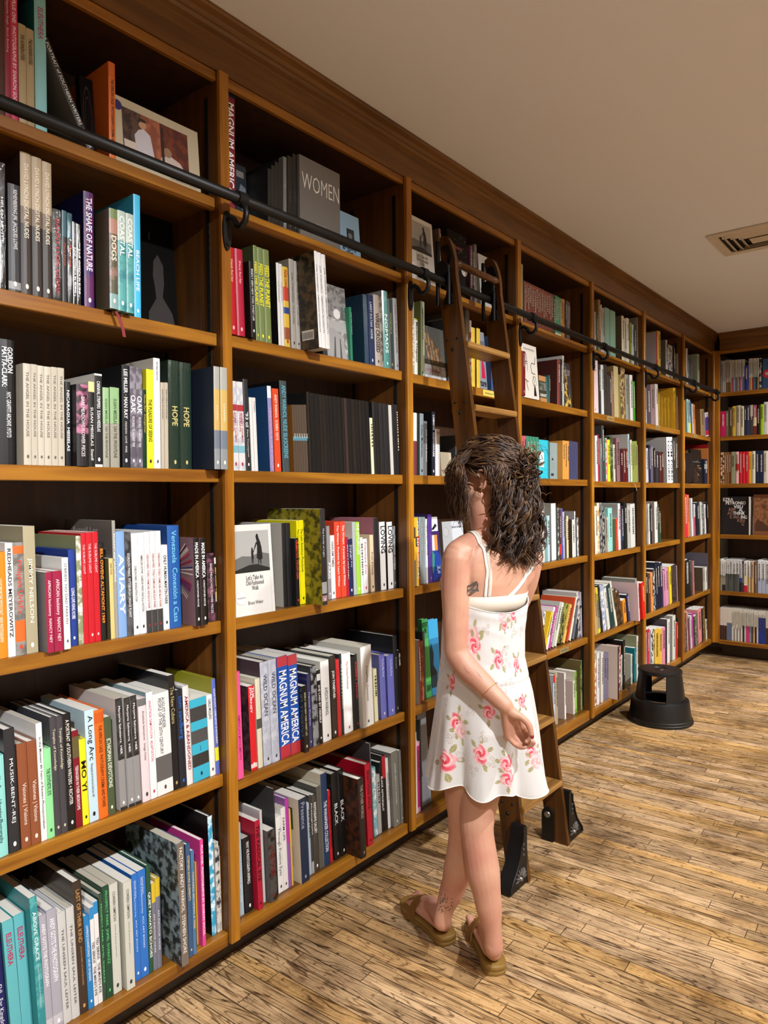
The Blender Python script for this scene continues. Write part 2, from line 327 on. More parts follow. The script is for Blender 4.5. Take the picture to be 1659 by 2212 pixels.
# ---------------------------------------------------------------- books
BOOKS=[
(1,1,7329,7588,-300,3110,93,'4a2a24',''),
(1,1,7594,7714,-300,3085,93,'8c2438','','Dayanita Singh  Book Building','d8b0b0',.1,.5,.5),
(1,1,7720,7889,-300,3233,91,'c02a58','','PLUS ONE:  PHOTOGRAPHS BY SHARON SOCOL','f0d8dc',.13,.9,.5),
(1,1,7906,8083,-300,2352,88,'a99873','','THE HORNEN EYERS','3a3024',.1,.36,.5),
(1,1,8090,8268,-300,2332,87,'a99873','w','THE HORNEN EYERS','3a3024',.1,.36,.5),
(1,1,8285,8564,-300,3244,83,'86c3c8','','ELEUTHERA','b0306a',.09,.32,.45,{'cov': '1f6a70'}),
(1,1,9619,9815,-300,2562,-4693,'1c1b1b','','A PORTRAIT of SOUTHERN WRITERS  RIGHTER','e0ddd6',.0,.98,.5,{'cov': '6a6a6a'}),
(1,1,10189,10377,-300,2518,66,'d2691f','','THE AFRICAN GAZE  PHOTOGRAPHY,CINEMA AND POWER','2a1008',.17,.95,.5,{'b': [(0,.15,'c85e1c')]}),
(1,2,7372,7523,-300,2935,114,'191919','w','HELEN LEVITT','e8e8e8',.05,.85,.35),
(1,2,7582,7863,-300,2516,108,'2b2b2d','','REMEMBERING JFK  JACQUES LOWE','d8d8d8',.05,.6,.4,{'b': [(.9,.97,'8a8a8a')]}),
(1,2,7869,8123,-300,3355,107,'2b211c','','DAVID LYNCH DIGITAL NUDES','e8dfc8',.08,.6,.4,{'b': [(0,.38,'a8977c'),(.38,.5,'6b5a47')]}),
(1,2,8134,8376,-300,3340,105,'2b211c','','DAVID LYNCH DIGITAL NUDES','e8dfc8',.08,.6,.4,{'b': [(0,.38,'a8977c'),(.38,.5,'6b5a47')]}),
(1,2,8387,8614,-300,3306,103,'2b211c','','DAVID LYNCH DIGITAL NUDES','e8dfc8',.08,.6,.4,{'b': [(0,.38,'a8977c'),(.38,.5,'6b5a47')]}),
(1,2,8621,8860,-300,2245,100,'1c1b1c','w','DANNY LYON KARMA','a02a30',.1,.92,.4),
(1,2,8868,8986,-300,2276,100,'1c1b1c','','Mary Frank','b04a30',.35,.6,.5,{'b': [(0,.28,'2a5560')]}),
(1,2,9000,9127,-300,2253,99,'1c1b1c','w','Mary Frank','b04a30',.35,.6,.5,{'b': [(0,.28,'2a5560')]}),
(1,2,9138,9233,-300,2073,98,'151415','w','JUNK AMERICA IN RUINS','e8e8e8',.3,.85,.6),
(1,2,9240,9347,-300,2050,97,'151415','w','JUNK AMERICA IN RUINS','e8e8e8',.3,.85,.6),
(1,2,9431,9696,-300,2932,92,'5a1f52','n3a1c5a','THE SHAPE OF NATURE','e6e0ee',.05,.68,.6,{'cov': '1c1a4a'}),
(1,2,9881,10114,120,2536,86,'4d4a36','n8a6a5c','DOGS','e0dcc8',.27,.52,.6,{'cov': '5d5646','b': [(0,.1,'6a7a4a'),(.1,.25,'a87a6a'),(.85,1,'7a9a98')]}),
(1,2,10138,10369,80,2568,84,'4f9a98','n2f7a80','COASTAL','eef2ee',.05,.45,.6,{'b': [(0,.3,'a8b8ae')]}),
(1,2,10389,10607,60,2571,82,'4f9a98','n2f7a80','COASTAL','eef2ee',.05,.45,.6,{'b': [(0,.3,'a8b8ae')]}),
(1,2,10836,11037,-300,3303,81,'3fb2dd','','BEACH LIFE','d8f0f8',.45,.78,.5),
(1,3,7106,7339,-400,2842,114,'101010',''),
(1,3,7345,7689,-400,2923,109,'101011','','GORDON\nMATTA-CLARK:','f0f0f0',.06,.38,.72,{'tiny': 'NYC GRAFFITI ARCHIVE 1972/73'}),
(1,3,7800,7980,-200,2392,108,'b9b2a2','','THE ANGEL IN THE HOUSE','5a5348',.08,.72,.35),
(1,3,7986,8131,-200,2397,107,'b9b2a2','w','THE ANGEL IN THE HOUSE','5a5348',.08,.72,.35),
(1,3,8138,8291,-200,2384,105,'b9b2a2','','THE ANGEL IN THE HOUSE','5a5348',.08,.72,.35),
(1,3,8297,8464,-200,2382,104,'b9b2a2','','THE ANGEL IN THE HOUSE','5a5348',.08,.72,.35),
(1,3,8470,8626,-200,2394,102,'b9b2a2','w','THE ANGEL IN THE HOUSE','5a5348',.08,.72,.35),
(1,3,8632,8790,-200,2397,101,'b9b2a2','w','THE ANGEL IN THE HOUSE','5a5348',.08,.72,.35),
(1,3,8925,9052,-400,2114,99,'121214','','NICARAGUA  MEISELAS','e8e8e8',.1,.82,.55),
(1,3,9072,9384,-150,2043,92,'2a1620','nb06a88','BARE MEADOWS FLOWER PIECES','d8d0d4',.15,.88,.3,{'cov': '1c1216','b': [(.6,1,'1b1618')]}),
(1,3,9529,9691,-400,2187,93,'121212','','SUSAN MEISELAS  Steidl','e6e6e0',.3,.92,.45,{'cov': 'cfcdc6','b': [(0,.12,'cfc98a')]}),
(1,3,9699,9903,-400,2415,91,'141418','','CARNIVAL STRIPPERS  SUSAN MEISELAS','ececec',.08,.62,.45,{'cov': 'dddbd4','b': [(0,.02,'dddbd4'),(.97,1,'dddbd4')]}),
(1,3,9920,10095,-400,2082,89,'9a988a','','SUSAN MEISELAS  ON THE FRONTLINE','3a4030',.14,.88,.35,{'b': [(0,.45,'8fb583')]}),
(1,3,10124,10387,-400,2109,85,'9a988a','w','SUSAN MEISELAS  ON THE FRONTLINE','3a4030',.14,.88,.35,{'b': [(0,.45,'8fb583')]}),
(1,3,10471,10685,-400,2744,84,'16181d','','LEE MILLER · MAN RAY','e4e4e4',.04,.52,.5,{'tiny2': 'FASHION · LOVE · WAR'}),
(1,3,10707,10890,-400,2735,82,'55505a','n8a8590','OAK','e8e6ea',.28,.46,.8,{'tiny2': 'FROM SEED TO ANCIENT TREE'}),
(1,3,10896,11080,-400,2721,80,'55505a','n8a8590','OAK','e8e6ea',.28,.46,.8,{'tiny2': 'FROM SEED TO ANCIENT TREE'}),
(1,3,11093,11201,-400,2149,80,'1f4a37','','Martin Parr  Kleingärtner','c8b060',.06,.55,.6,{'b': [(0,.0,'1f4a37')]}),
(1,3,11210,11428,-400,2725,77,'ece22a','','THE PLEASURE OF SEEING','20200c',.3,.73,.5),
(1,3,11434,11640,-400,3062,75,'e6e6e4','','Silver Shining  Dancer in time','55555a',.03,.2,.4,{'cov': 'c9c6bc'}),
(1,3,11659,11771,-400,2412,75,'b5ab98','','Robert Adams Art Landscape','4a4238',.08,.42,.5),
(1,3,11781,11894,-400,2426,73,'b5ab98','','Robert Adams Art Landscape','4a4238',.08,.42,.5),
(1,3,11909,12280,-400,3071,67,'1d3229','w','HOPE','c8b878',.42,.6,.5),
(1,3,12290,12678,-400,3063,63,'1d3229','w','HOPE','c8b878',.42,.6,.5),
(1,3,12961,13168,280,2956,56,'8a8f92','','CHAPEL','f0ead8',.3,.6,.2,{'cov': '20293a','dep': .26,'b': [(0,.22,'a4a49c'),(.22,.62,'c8a860'),(.62,.8,'6f7885')]}),
(1,3,13189,13446,280,2960,53,'8a8f92','','CHAPEL','f0ead8',.3,.6,.2,{'cov': '20293a','dep': .26,'b': [(0,.22,'a4a49c'),(.22,.62,'c8a860'),(.62,.8,'6f7885')]}),
(1,4,7112,7393,-300,2474,-107,'e0851f','','LIGHT FROM THE MIDDLE EAST  NEW PHOTOGRAPHY','fbe8d0',.25,.85,.3),
(1,4,7399,7567,-300,2676,-109,'e2e0dc','','REDHEADS MEYEROWITZ','2a2a2a',.05,.83,.5),
(1,4,7574,7809,-300,2674,-114,'8f8d88','n6a6864','Project UrbEx','d8402a',.16,.64,.6,{'b': [(.03,.1,'e2662a'),(.69,.88,'e2662a')]}),
(1,4,7820,8095,-300,3047,-120,'a59c7f','','JIMMY NELSON','efe9d6',.25,.76,.42),
(1,4,8171,8337,0,1938,-127,'96173f','','AFRICAN backstory  NANCY NEY','f0d8dc',.1,.88,.5,{'cov': '6a6a6e'}),
(1,4,8348,8563,0,1948,-132,'96173f','','AFRICAN backstory  NANCY NEY','f0d8dc',.1,.88,.5),
(1,4,8614,8772,-50,2251,-135,'e8e8e6','',"O'BRIEN  NO DAD PAPATH",'55555a',.06,.72,.4),
(1,4,8909,9079,-300,2417,-138,'1c3a8c','','LONG LIVE KING KOBE','dfe4f4',.4,.72,.5),
(1,4,9117,9244,-300,2753,-141,'8a8f6a','ne0e0d8','DIARY','f0f0e8',.3,.5,.4),
(1,4,9252,9388,-300,2812,-144,'c01525','','THE SUBLIME LIGHT','f0c8c8',.1,.37,.4),
(1,4,9395,9557,-300,2827,-147,'c01525','','THE SUBLIME LIGHT','f0c8c8',.1,.37,.4),
(1,4,9565,9713,-300,2834,-150,'c01525','','THE SUBLIME LIGHT','f0c8c8',.1,.37,.4),
(1,4,9725,9862,-300,2545,-153,'161616','','BILL OWENS ALTAMONT 1969','f08a20',.06,.82,.6),
(1,4,9993,10109,-300,2119,-158,'d5c17c','','DAVID TAYLOR','5a5030',.06,.2,.4,{'cov': '6f6748'}),
(1,4,10117,10209,-300,3111,-160,'98968f','','PHANTASMAGORIA','e8e8e4',.04,.6,.5,{'cov': '6b6661','front': 'names'}),
(1,4,10217,10459,-300,2817,-165,'7fa5d6','','AVIARY','f4f6fa',.18,.82,.62),
(1,4,10471,10652,-300,2779,-169,'56575a','n2a2b2d','GORDON PARKS  PITTSBURGH GREASE PLANT','e4e4e4',.2,.82,.4),
(1,4,10665,10849,-300,2743,-173,'e4e4e2','','GORDON PARKS  SEGREGATION STORY','3a3a3a',.32,.68,.35),
(1,4,10855,11045,-300,2749,-176,'e4e4e2','','AMERICAN GOTHIC  GORDON PARKS AND ELLA WATSON','3a3a3a',.22,.78,.35),
(1,4,11054,11217,-300,2764,-180,'e4e4e2','','GORDON PARKS  STOKELY CARMICHAEL AND BLACK POWER','9a2a30',.22,.76,.4,{'b': [(.78,1,'3a3a3a')]}),
(1,4,11226,11395,-300,2772,-183,'e4e4e2','','GORDON PARKS  STOKELY CARMICHAEL AND BLACK POWER','9a2a30',.22,.76,.4,{'b': [(.78,1,'3a3a3a')]}),
(1,4,11404,11576,-300,2776,-187,'e4e4e2','','GORDON PARKS  STOKELY CARMICHAEL AND BLACK POWER','9a2a30',.22,.76,.4,{'b': [(.78,1,'3a3a3a')]}),
(1,4,11585,11779,-300,2374,-191,'e8e8e6','','ONLY HUMAN MARTIN PARR','202020',.12,.7,.5),
(1,4,11793,12174,-300,2906,-200,'1c56a0','','Venezuela  Conexión a Casa','78c8ea',.05,.94,.42,{'cov': '17468a'}),
(1,4,12441,12632,0,2529,-212,'171717','g','MADE IN AMERICA','f0f0f0',.05,.45,.6,{'cov': '8a6a72','tiny2': 'CHRISTOPHER PAYNE','burst': 1}),
(1,4,12668,12857,0,2504,-216,'171717','g','MADE IN AMERICA','f0f0f0',.05,.45,.6,{'cov': '8a6a72','tiny2': 'CHRISTOPHER PAYNE','burst': 1}),
(1,4,13107,13377,-300,2029,-223,'2a1620','n7a4a5a','BARE MEADOWS FLOWER PIECES','d8d0d4',.15,.88,.3),
(1,4,13393,13446,-300,1894,-226,'1c1c18','','BEST WORST THING','e8e05a',.12,.68,.6,{'b': [(0,.1,'e4e4e4'),(.55,.7,'b0a8a0')]}),
(1,5,6982,7299,-300,2375,-280,'8ed6d0','','Man Ray — Liberating Photography','20302f',.2,.86,.4),
(1,5,7322,7571,-300,2941,-286,'2a2c31','g','MUSIK-BENT-REJ','e0e2e6',.24,.76,.4),
(1,5,7605,7830,-300,2520,-293,'8a4f33','g','Visiones | Visions','e8d8cc',.38,.78,.5),
(1,5,7840,8070,-300,2517,-300,'8a4f33','g','Visiones | Visions','e8d8cc',.38,.78,.5),
(1,5,8077,8219,-300,2898,-304,'e8e8e6','','In the Moment 40 Years of Reuters Photojournalism','2a2a2a',.12,.9,.5,{'front': 'squares'}),
(1,5,8225,8406,-300,2226,-309,'8edb9a','','THE SYNTHETIC EYE','2a5a3a',.22,.52,.5),
(1,5,8416,8574,-300,2961,-313,'3b3d45','w','Temples of Knowledge','cfcab0',.1,.45,.5),
(1,5,8581,8740,-300,2948,-318,'3b3d45','w','Temples of Knowledge','cfcab0',.1,.45,.5),
(1,5,8748,8948,-300,2957,-324,'121212','','A PORTRAIT of SOUTHERN WRITERS + RICHTER','e8e6e0',.05,.78,.45),
(1,5,8955,9124,-300,2476,-329,'7a1020','','TEENAGERS IN THEIR BEDROOMS','f0e8e8',.36,.82,.45,{'b': [(.06,.28,'5f5534')]}),
(1,5,9132,9303,-300,2204,-334,'f2e021','','MO YI','141400',.25,.6,.75),
(1,5,9315,9560,-300,2906,-341,'bfdbe6','','A Long Arc','14181a',.05,.45,.7,{'tiny2': 'Photography and the American South Since 1845'}),
(1,5,9566,9828,-300,2843,-348,'e2691c','','THE AFRICAN GAZE  PHOTOGRAPHY,CINEMA AND POWER','3a1408',.14,.9,.4,{'b': [(.02,.12,'c8581a')]}),
(1,5,9836,10030,-300,2600,-354,'47553a','','ETHIOPIAN DEVOTIONS','dfe3cf',.22,.72,.55),
(1,5,10177,10364,-300,3023,-363,'242424','n3a3a3a','Marjorie Salvaterra  HER','f0f0f0',.07,.5,.42,{'cov': 'd8d6d4','b': [(.55,.97,'8c8c8c')]}),
(1,5,10424,10606,-300,2990,-369,'242424','n3a3a3a','Marjorie Salvaterra  HER','f0f0f0',.07,.5,.42,{'cov': 'd8d6d4','b': [(.55,.97,'8c8c8c')]}),
(1,5,10619,10800,-300,3001,-375,'242424','n3a3a3a','Marjorie Salvaterra  HER','f0f0f0',.07,.5,.42,{'cov': 'd8d6d4','b': [(.55,.97,'8c8c8c')]}),
(1,5,10840,11087,-300,2856,-383,'e3cfd2','','Anastasia Samoylova   Image Cities','3a3a3a',.12,.6,.3,{'b': [(0,.07,'6a6a6a')]}),
(1,5,11096,11297,-300,2984,-388,'ececea','','ANASTASIA SAMOYLOVA  ADAPTATION','c0305a',.08,.65,.4,{'cov': '7a98a0'}),
(1,5,11307,11815,-300,2883,-406,'e6e6e6','w','AUGUST SANDER\nPEOPLE OF THE 20TH CENTURY','3a3a3a',.05,.6,.42,{'b': [(.62,.86,'5a5a5a')]}),
(1,5,11825,12029,-300,3300,-408,'16171a','g','The New Cubans','b0a070',.1,.42,.6),
(1,5,12043,12265,-300,2833,-415,'1b1f2a','','tom sandberg','2a62b8',.06,.5,.75),
(1,5,12280,12481,-300,2902,-421,'e2dedd','w','AMERICA & ABANDONED','8a2a30',.1,.85,.5),
(1,5,12506,13075,-300,2435,-443,'35a9c4','','JOHN PORTER','14323a',.58,.64,.2,{'cov': 'b8c4c6','b': [(.1,.27,'3a3a3a'),(.38,.54,'4a4a4a'),(.67,.82,'303030')]}),
(1,5,13096,13293,-300,2450,-443,'e4e4e2','','CARLO MOLLINO','3a3a3a',.05,.3,.5),
(1,5,13309,13446,-300,2898,-450,'5b6cc0','','CALLING THE SHOTS  A QUEER HISTORY OF PHOTOGRAPHY','f0f0fa',.1,.68,.5,{'cov': '94921e','b': [(.72,.86,'e6e03a')]}),
(1,6,7103,7361,-600,3000,-607,'101a5a','','SHI   Far Kingdom of Blue','e0e4f0',.45,.98,.5),
(1,6,7419,7667,-600,3073,-576,'62b8c0','','ELEUTHERA','b8305c',.1,.36,.5),
(1,6,7674,7925,-600,3105,-542,'62b8c0','','ELEUTHERA','b8305c',.1,.36,.5),
(1,6,7931,8103,-300,3533,-506,'2f8f96','n5ab0b0','ABOVE GRACE','d8eeee',.1,.45,.5,{'tiny2': 'Dreamy Aerial Visions of the Bahamas'}),
(1,6,8109,8278,-300,2994,-469,'a9a8b5','','ANDY GOTTS THE PHOTOGRAPH','f2f2f6',.07,.6,.5,{'b': [(.88,.96,'c4c4cc')]}),
(1,6,8285,8527,-300,3041,-459,'a9a8b5','','ANDY GOTTS THE PHOTOGRAPH','f2f2f6',.07,.6,.5,{'b': [(.88,.96,'c4c4cc')]}),
(1,6,8535,8740,-300,2853,-438,'c9cac8','','THE UNSEEN SAUL LEITER','4a4a4a',.15,.88,.28),
(1,6,8748,8950,-300,2877,-397,'c9cac8','','THE UNSEEN SAUL LEITER','4a4a4a',.15,.88,.28),
(1,6,8958,9175,-300,3450,-403,'3c2f28','g','LAST OF THEIR KIND','c89a5a',.06,.46,.45,{'tiny2': 'JOACHIM SCHMEISSER'}),
(1,6,9187,9337,-300,2454,-409,'1f7fc0','','LAWRENCE SCHWARTZWALD  THE ART OF READING','e8f4fb',.1,.7,.4),
(1,6,9343,9449,-300,2615,-363,'e4e4e4','',"TED SERIOS   THE MIND'S EYE",'202020',.35,.9,.6,{'b': [(0,.12,'2a8ac8')]}),
(1,6,9457,9574,-300,2714,-367,'e4e4e4','',"TED SERIOS   THE MIND'S EYE",'202020',.35,.9,.6,{'b': [(0,.12,'2a8ac8')]}),
(1,6,9582,9679,-300,2848,-269,'1c4634','w','PROSPECT PARK  JAMEL SHABAZZ','58b870',.05,.88,.6),
(1,6,9688,9865,-300,2989,-274,'1c4634','','PROSPECT PARK  JAMEL SHABAZZ','58b870',.04,.7,.5),
(1,6,9886,10121,-300,2955,-280,'c8cabf','','COREEN SIMPSON','3a3a36',.07,.34,.3,{'tiny2': 'Vision & Justice aperture'}),
(1,6,10183,10423,-150,2932,-237,'c8cabf','','COREEN SIMPSON','3a3a36',.07,.34,.3,{'tiny2': 'Vision & Justice aperture'}),
(1,6,10521,10694,-300,2948,-241,'2a6fc2','','Comrade Sisters\nWomen of the Black Panther Party','e0ecf8',.06,.4,.4,{'tiny2': 'ACC ART BOOKS'}),
(1,6,10702,10940,-300,2966,-246,'2a6fc2','','Comrade Sisters\nWomen of the Black Panther Party','e0ecf8',.06,.4,.4,{'tiny2': 'ACC ART BOOKS'}),
(1,6,10949,11077,-300,3021,-195,'23503c','','QUIET NAVATO ECHOES','eef2ee',.25,.86,.65),
(1,6,11086,11206,-300,2447,-144,'6c7284','w','AN INDOOR HAZE','d8dae4',.35,.8,.35,{'cov': 'd8b82a','b': [(0,.22,'d8b82a')]}),
(1,6,11215,11350,-300,2531,-146,'6c7284','w','AN INDOOR HAZE','d8dae4',.35,.8,.35,{'cov': 'd8b82a','b': [(0,.2,'d8b82a')]}),
(1,6,11657,11889,200,3524,-331,'6f655c','w','FACTORY  ANDY WARHOL  STEPHEN SHORE','e8e4dc',.04,.9,.45,{'cov': '2a3034','covk': 'n8aa0a8'}),
(1,6,12038,12187,0,3271,-222,'35567a','','STEPHEN SHORE ELEMENTS','d0b880',.1,.5,.5),
(1,6,12193,12297,0,3021,-167,'4a74a0','','TOWARDS BECOMING A TREE','d8c080',.2,.75,.6),
(1,6,12586,12699,-100,3158,-173,'d8408f','','PLUS ONE:  PHOTOGRAPHS BY SHARON SOCOL','fbe4f0',.05,.9,.6),
(1,6,12705,12784,-300,2246,-170,'1c1c1c','','Fashion  Portraits','d8d8d8',.05,.8,.4),
(1,6,13072,13233,-300,3638,-297,'2f9cc4','nd8eef4',{'cov': '0c0a0a'}),
(1,6,13276,13406,-300,2753,-242,'d5d5d0','n30303a',{'cov': 'd8d8d4'}),
(1,6,13406,13446,-300,2594,-245,'d5d5d0','n30303a'),
(1,6,13406,13446,-300,2288,-188,'cfc3a4',''),
(2,1,14010,14332,-300,3576,126,'7a2030','','MAGNUM AMERICA','f4f4f6',.11,.88,.75,{'b': [(0,.06,'1c2a4a')]}),
(2,1,15662,15810,-300,1758,117,'1c1b1b','','WOMEN','3a3a3a',.4,.55,.3),
(2,1,15816,15967,-300,1911,116,'1c1b1b','','WOMEN','3a3a3a',.4,.55,.3),
(2,1,15973,16125,-300,2073,114,'1c1b1b','','WOMEN','3a3a3a',.4,.55,.3),
(2,1,16131,16323,-300,2232,113,'1c1b1b','','WOMEN','3a3a3a',.4,.55,.3),
(2,1,16334,16480,-300,2372,113,'6d7070','','W','b8b8b8',.3,.5,.3),
(2,1,16517,16751,-300,2473,110,'1d1c1b','','WOMEN','4a4a4a',.45,.6,.3),
(2,1,16761,16994,-300,2619,109,'1d1c1b','','WOMEN','4a4a4a',.45,.6,.3),
(2,2,13890,14172,-100,2588,-271,'a80f1e','','Wendy Red Star','e8b8b8',.13,.4,.35),
(2,2,14190,14491,-100,2608,-278,'a21533','','Wendy Red Star','e8b8b8',.13,.4,.35),
(2,2,14614,14792,50,2305,-286,'151515','g','BRIEFLY SEEN NEW YORK STREET LIFE','d8d8d8',.1,.78,.4,{'cov': '1d1a14'}),
(2,2,15106,15251,-300,2987,-289,'6b7a45','','FEED THE PLANET','e6dc28',.17,.62,.7,{'cov': '4a5230'}),
(2,2,15261,15492,-300,2966,-294,'6b7a45','','FEED THE PLANET','e6dc28',.17,.62,.7),
(2,2,15502,15762,-300,2966,-300,'6b7a45','','FEED THE PLANET','e6dc28',.17,.62,.7),
(2,2,16062,16186,-300,2680,-309,'d0cfcc','','Joel Sternfeld','6a6a6a',.08,.6,.4,{'cov': '151310'}),
(2,2,16196,16321,-300,2675,-312,'d0cfcc','','Joel Sternfeld','6a6a6a',.08,.6,.4,{'cov': '151310'}),
(2,2,16332,16575,-300,2627,-317,'caa63a','','INDIA SONG','a02018',.04,.25,.5,{'b': [(.25,.42,'b83a28'),(.5,.58,'28407a'),(.75,.9,'8a4a28')]}),
(2,2,16639,16859,-300,2946,-323,'9a948c','','JOEL STERNFELD  OUR LOSS','3a3632',.15,.72,.35,{'cov': '8f897e'}),
(2,2,16870,17061,-300,2930,-327,'9a948c','','JOEL STERNFELD  OUR LOSS','3a3632',.15,.72,.35),
(2,2,17067,17203,550,3109,-640,'dcdcdc','','JOEL STERNFELD  AMERICAN PROSPECTS','5a5a5a',.14,.84,.45,{'cov': '14110c','covk': 'n4a3a1e','front': 'barcode'}),
(2,2,17209,17393,550,3097,-647,'dcdcdc','','JOEL STERNFELD  AMERICAN PROSPECTS','5a5a5a',.14,.84,.45),
(2,2,17404,17597,550,3085,-654,'dcdcdc','w','JOEL STERNFELD  AMERICAN PROSPECTS','5a5a5a',.14,.84,.45),
(2,2,20398,20643,-300,2586,-401,'24425a','w',{'cov': '1d3547'}),
(2,2,20684,21003,-300,2632,-409,'1a2b50','','LARRY SULTAN  HOME','c8d0e4',.1,.62,.4),
(2,2,21017,21342,-300,2702,-416,'a89c90','','WIRES CROSSED','1c1a18',.25,.8,.65),
(2,2,21542,21892,-300,2960,-427,'4f8f8a','w','NOMADS','d8e8e4',.3,.8,.5,{'cov': '8a8c88'}),
(2,2,21906,22151,-300,2721,-432,'2c3a34','','MANDALA','8a8a60',.2,.5,.5),
(2,2,22226,22480,-300,2817,-441,'8f9092','','LIGHT AND SPACE','4a4a4a',.1,.75,.3),
(2,3,14114,14347,-300,2730,-332,'d6d4d4','nb8bcc8','ROBERT THOMAS\nTHE EQUAL','a8303a',.35,.68,.6,{'b': [(.26,.33,'a83038'),(.72,.8,'7ab0c0')]}),
(2,3,14361,14611,-300,2732,-338,'d6d4d4','nb8bcc8','ROBERT THOMAS\nTHE EQUAL','a8303a',.35,.68,.6,{'b': [(.26,.33,'a83038'),(.72,.8,'7ab0c0')]}),
(2,3,14630,14819,-300,2842,-343,'27282b','',"'93 til",'f0f0f0',.36,.52,.6,{'tiny2': 'Pete Thompson'}),
(2,3,14853,14977,-300,2301,-346,'d8d8d6','',{'cov': 'a8a8a4'}),
(2,3,14987,15117,-300,2304,-350,'d8d8d6','','STREET','6a6a6a',.05,.2,.4),
(2,3,15626,15793,-300,2743,-365,'8a7fb0','','A PROBLEM ROOTED IN CAUSE OF CATACLYSM','d8a8c8',.25,.98,.5,{'cov': '1f4a7a','b': [(0,.14,'d8dade')]}),
(2,3,15839,16106,-300,2685,-372,'d1461f','','ANDY WARHOL  SCREEN TESTS','f8e4dc',.07,.62,.4),
(2,3,16169,16480,-300,2975,-381,'3f4c50','w','ANDY WARHOL NUDE SILKSCREENS','5aa0b0',.05,.85,.6,{'cov': '17181a'}),
(2,3,17407,17537,-300,2741,-405,'1d1d1d','w'),
(2,3,17554,17773,-300,2716,-410,'1a1a1b','g'),
(2,3,17784,18006,-300,2717,-415,'1a1a1b','g'),
(2,3,18018,18159,-300,2713,-419,'1a1a1b','w'),
(2,3,18171,18338,-300,2715,-423,'1a1a1b','w'),
(2,3,18350,18519,-300,2716,-427,'1a1a1b','g'),
(2,3,18531,18702,-300,2716,-431,'1a1a1b','g'),
(2,3,18714,18918,-300,2718,-436,'1a1a1b','g'),
(2,3,18930,19149,-300,2720,-441,'1a1a1b','g'),
(2,3,19314,19461,-300,2717,-449,'3a2c2a','g'),
(2,3,19474,19681,-300,2720,-454,'1a1a1b','g'),
(2,3,19694,19910,-300,2721,-459,'1a1a1b','w'),
(2,3,19923,20109,-300,2721,-463,'1a1a1b','g'),
(2,3,20290,20514,-300,2723,-472,'1a1a1b','g'),
(2,3,20528,20707,-300,2722,-477,'1a1a1b','g'),
(2,3,20901,21070,-300,2737,-485,'1a1a1b',''),
(2,3,21084,21283,-300,2733,-490,'1a1a1b','w'),
(2,3,21297,21534,-300,2724,-496,'1a1a1b',''),
(2,3,21549,21878,-300,2725,-504,'1a1a1b',''),
(2,3,21908,22094,-300,2706,-509,'bdbab2',''),
(2,3,22123,22312,-300,2753,-513,'161616',''),
(2,4,16328,16514,-500,2806,-239,'1a1a1c','',{'cov': 'c4c2b8'}),
(2,4,16525,16720,-500,2798,-243,'1a1a1c',''),
(2,4,16726,16886,-300,2290,-248,'161616','','CELEBRATION  WILLIAM KLEIN','e04a3a',.03,.6,.5),
(2,4,17016,17139,-500,2861,-250,'efe310','','The Latin American Photobook','242400',.1,.62,.6),
(2,4,17150,17353,-500,2875,-254,'efe310','','The Latin American Photobook','242400',.1,.62,.5),
(2,4,17359,17595,300,3264,-273,'26282c','w','The Family of Light','c8ccd4',.2,.5,.4,{'cov': '8f8420','covk': 'n3a3a14','dep': .27,'b': [(.76,.88,'a8a8aa'),(.9,.96,'b08a90')]}),  # olive cover colour paints in the reflection of the yellow books beside it
(2,4,18491,18650,-500,2622,-277,'8a8684','','PARIS','e4e4e4',.5,.72,.7),
(2,4,18669,18885,-500,2277,-282,'dedcda','','HARLEM TIMES','5a5a5a',.1,.5,.5),
(2,4,18898,19174,-500,2760,-287,'d8432a','','The Writers  Portraits by Laura Wilson','f8ece8',.05,.85,.5),
(2,4,19200,19475,-500,2763,-292,'d8432a','','The Writers  Portraits by Laura Wilson','f8ece8',.05,.85,.5),
(2,4,19637,19860,-500,2098,-299,'1c2248','','Things but true\nin my life','d8dcec',.1,.5,.6),
(2,4,19880,20039,-500,2719,-302,'a8b0b0','',{'cov': 'c8c6be'}),
(2,4,20053,20281,-500,2712,-307,'9acb3a','','THE STYLISH LIFE','eef8dc',.02,.45,.65),
(2,4,20465,20699,-500,2053,-315,'e6e4e2','','Antarctique Zines','c0304a',.05,.65,.6),
(2,4,20866,21084,-500,2189,-321,'d4c0a0','','Dream of a house','4a4034',.3,.7,.4),
(2,4,21120,21406,-500,2831,-327,'1c1c1e','',{'cov': 'a8687a'}),
(2,4,21471,21808,-500,2660,-335,'ececea','','LOVING','0c0c0c',.06,.46,.75,{'cov': '6a655c'}),
(2,4,21934,22271,-500,2643,-343,'ececea','','LOVING','0c0c0c',.06,.46,.75,{'cov': '4a463e'}),
(2,4,22294,22480,-500,2466,-351,'5a5c5e','n8a8c90','SONGS FOR THE BLUE','e0e0e0',.2,.7,.4),
(2,5,13977,14203,-100,3315,-350,'e0508c','','AMERICAN MONUMENTS','8a1c50',.4,.82,.35),
(2,5,14671,14923,-300,2695,-363,'d8202a','','THE\nJOURNEY','f8e8e8',.01,.32,.75,{'cov': '4a3a3a','covk': 'n2a2024','b': [(.92,.97,'e8c8c8')]}),
(2,5,14968,15165,-300,2884,-368,'dcd8c0','w',{'b': [(.45,.56,'4a4a40')]}),
(2,5,15190,15534,-300,3368,-377,'aeb3c2','nc4c8d2','WILD OCEAN','3a4050',.12,.52,.45,{'cov': '4a3c44'}),
(2,5,15550,15886,-300,3372,-385,'aeb3c2','nc4c8d2','WILD OCEAN','3a4050',.12,.52,.45),
(2,5,15929,16384,-300,3390,-398,'1f55b0','','MAGNUM AMERICA','f6f6f8',.14,.88,.75,{'b': [(0,.1,'b83a44'),(.88,1,'b8303c')]}),
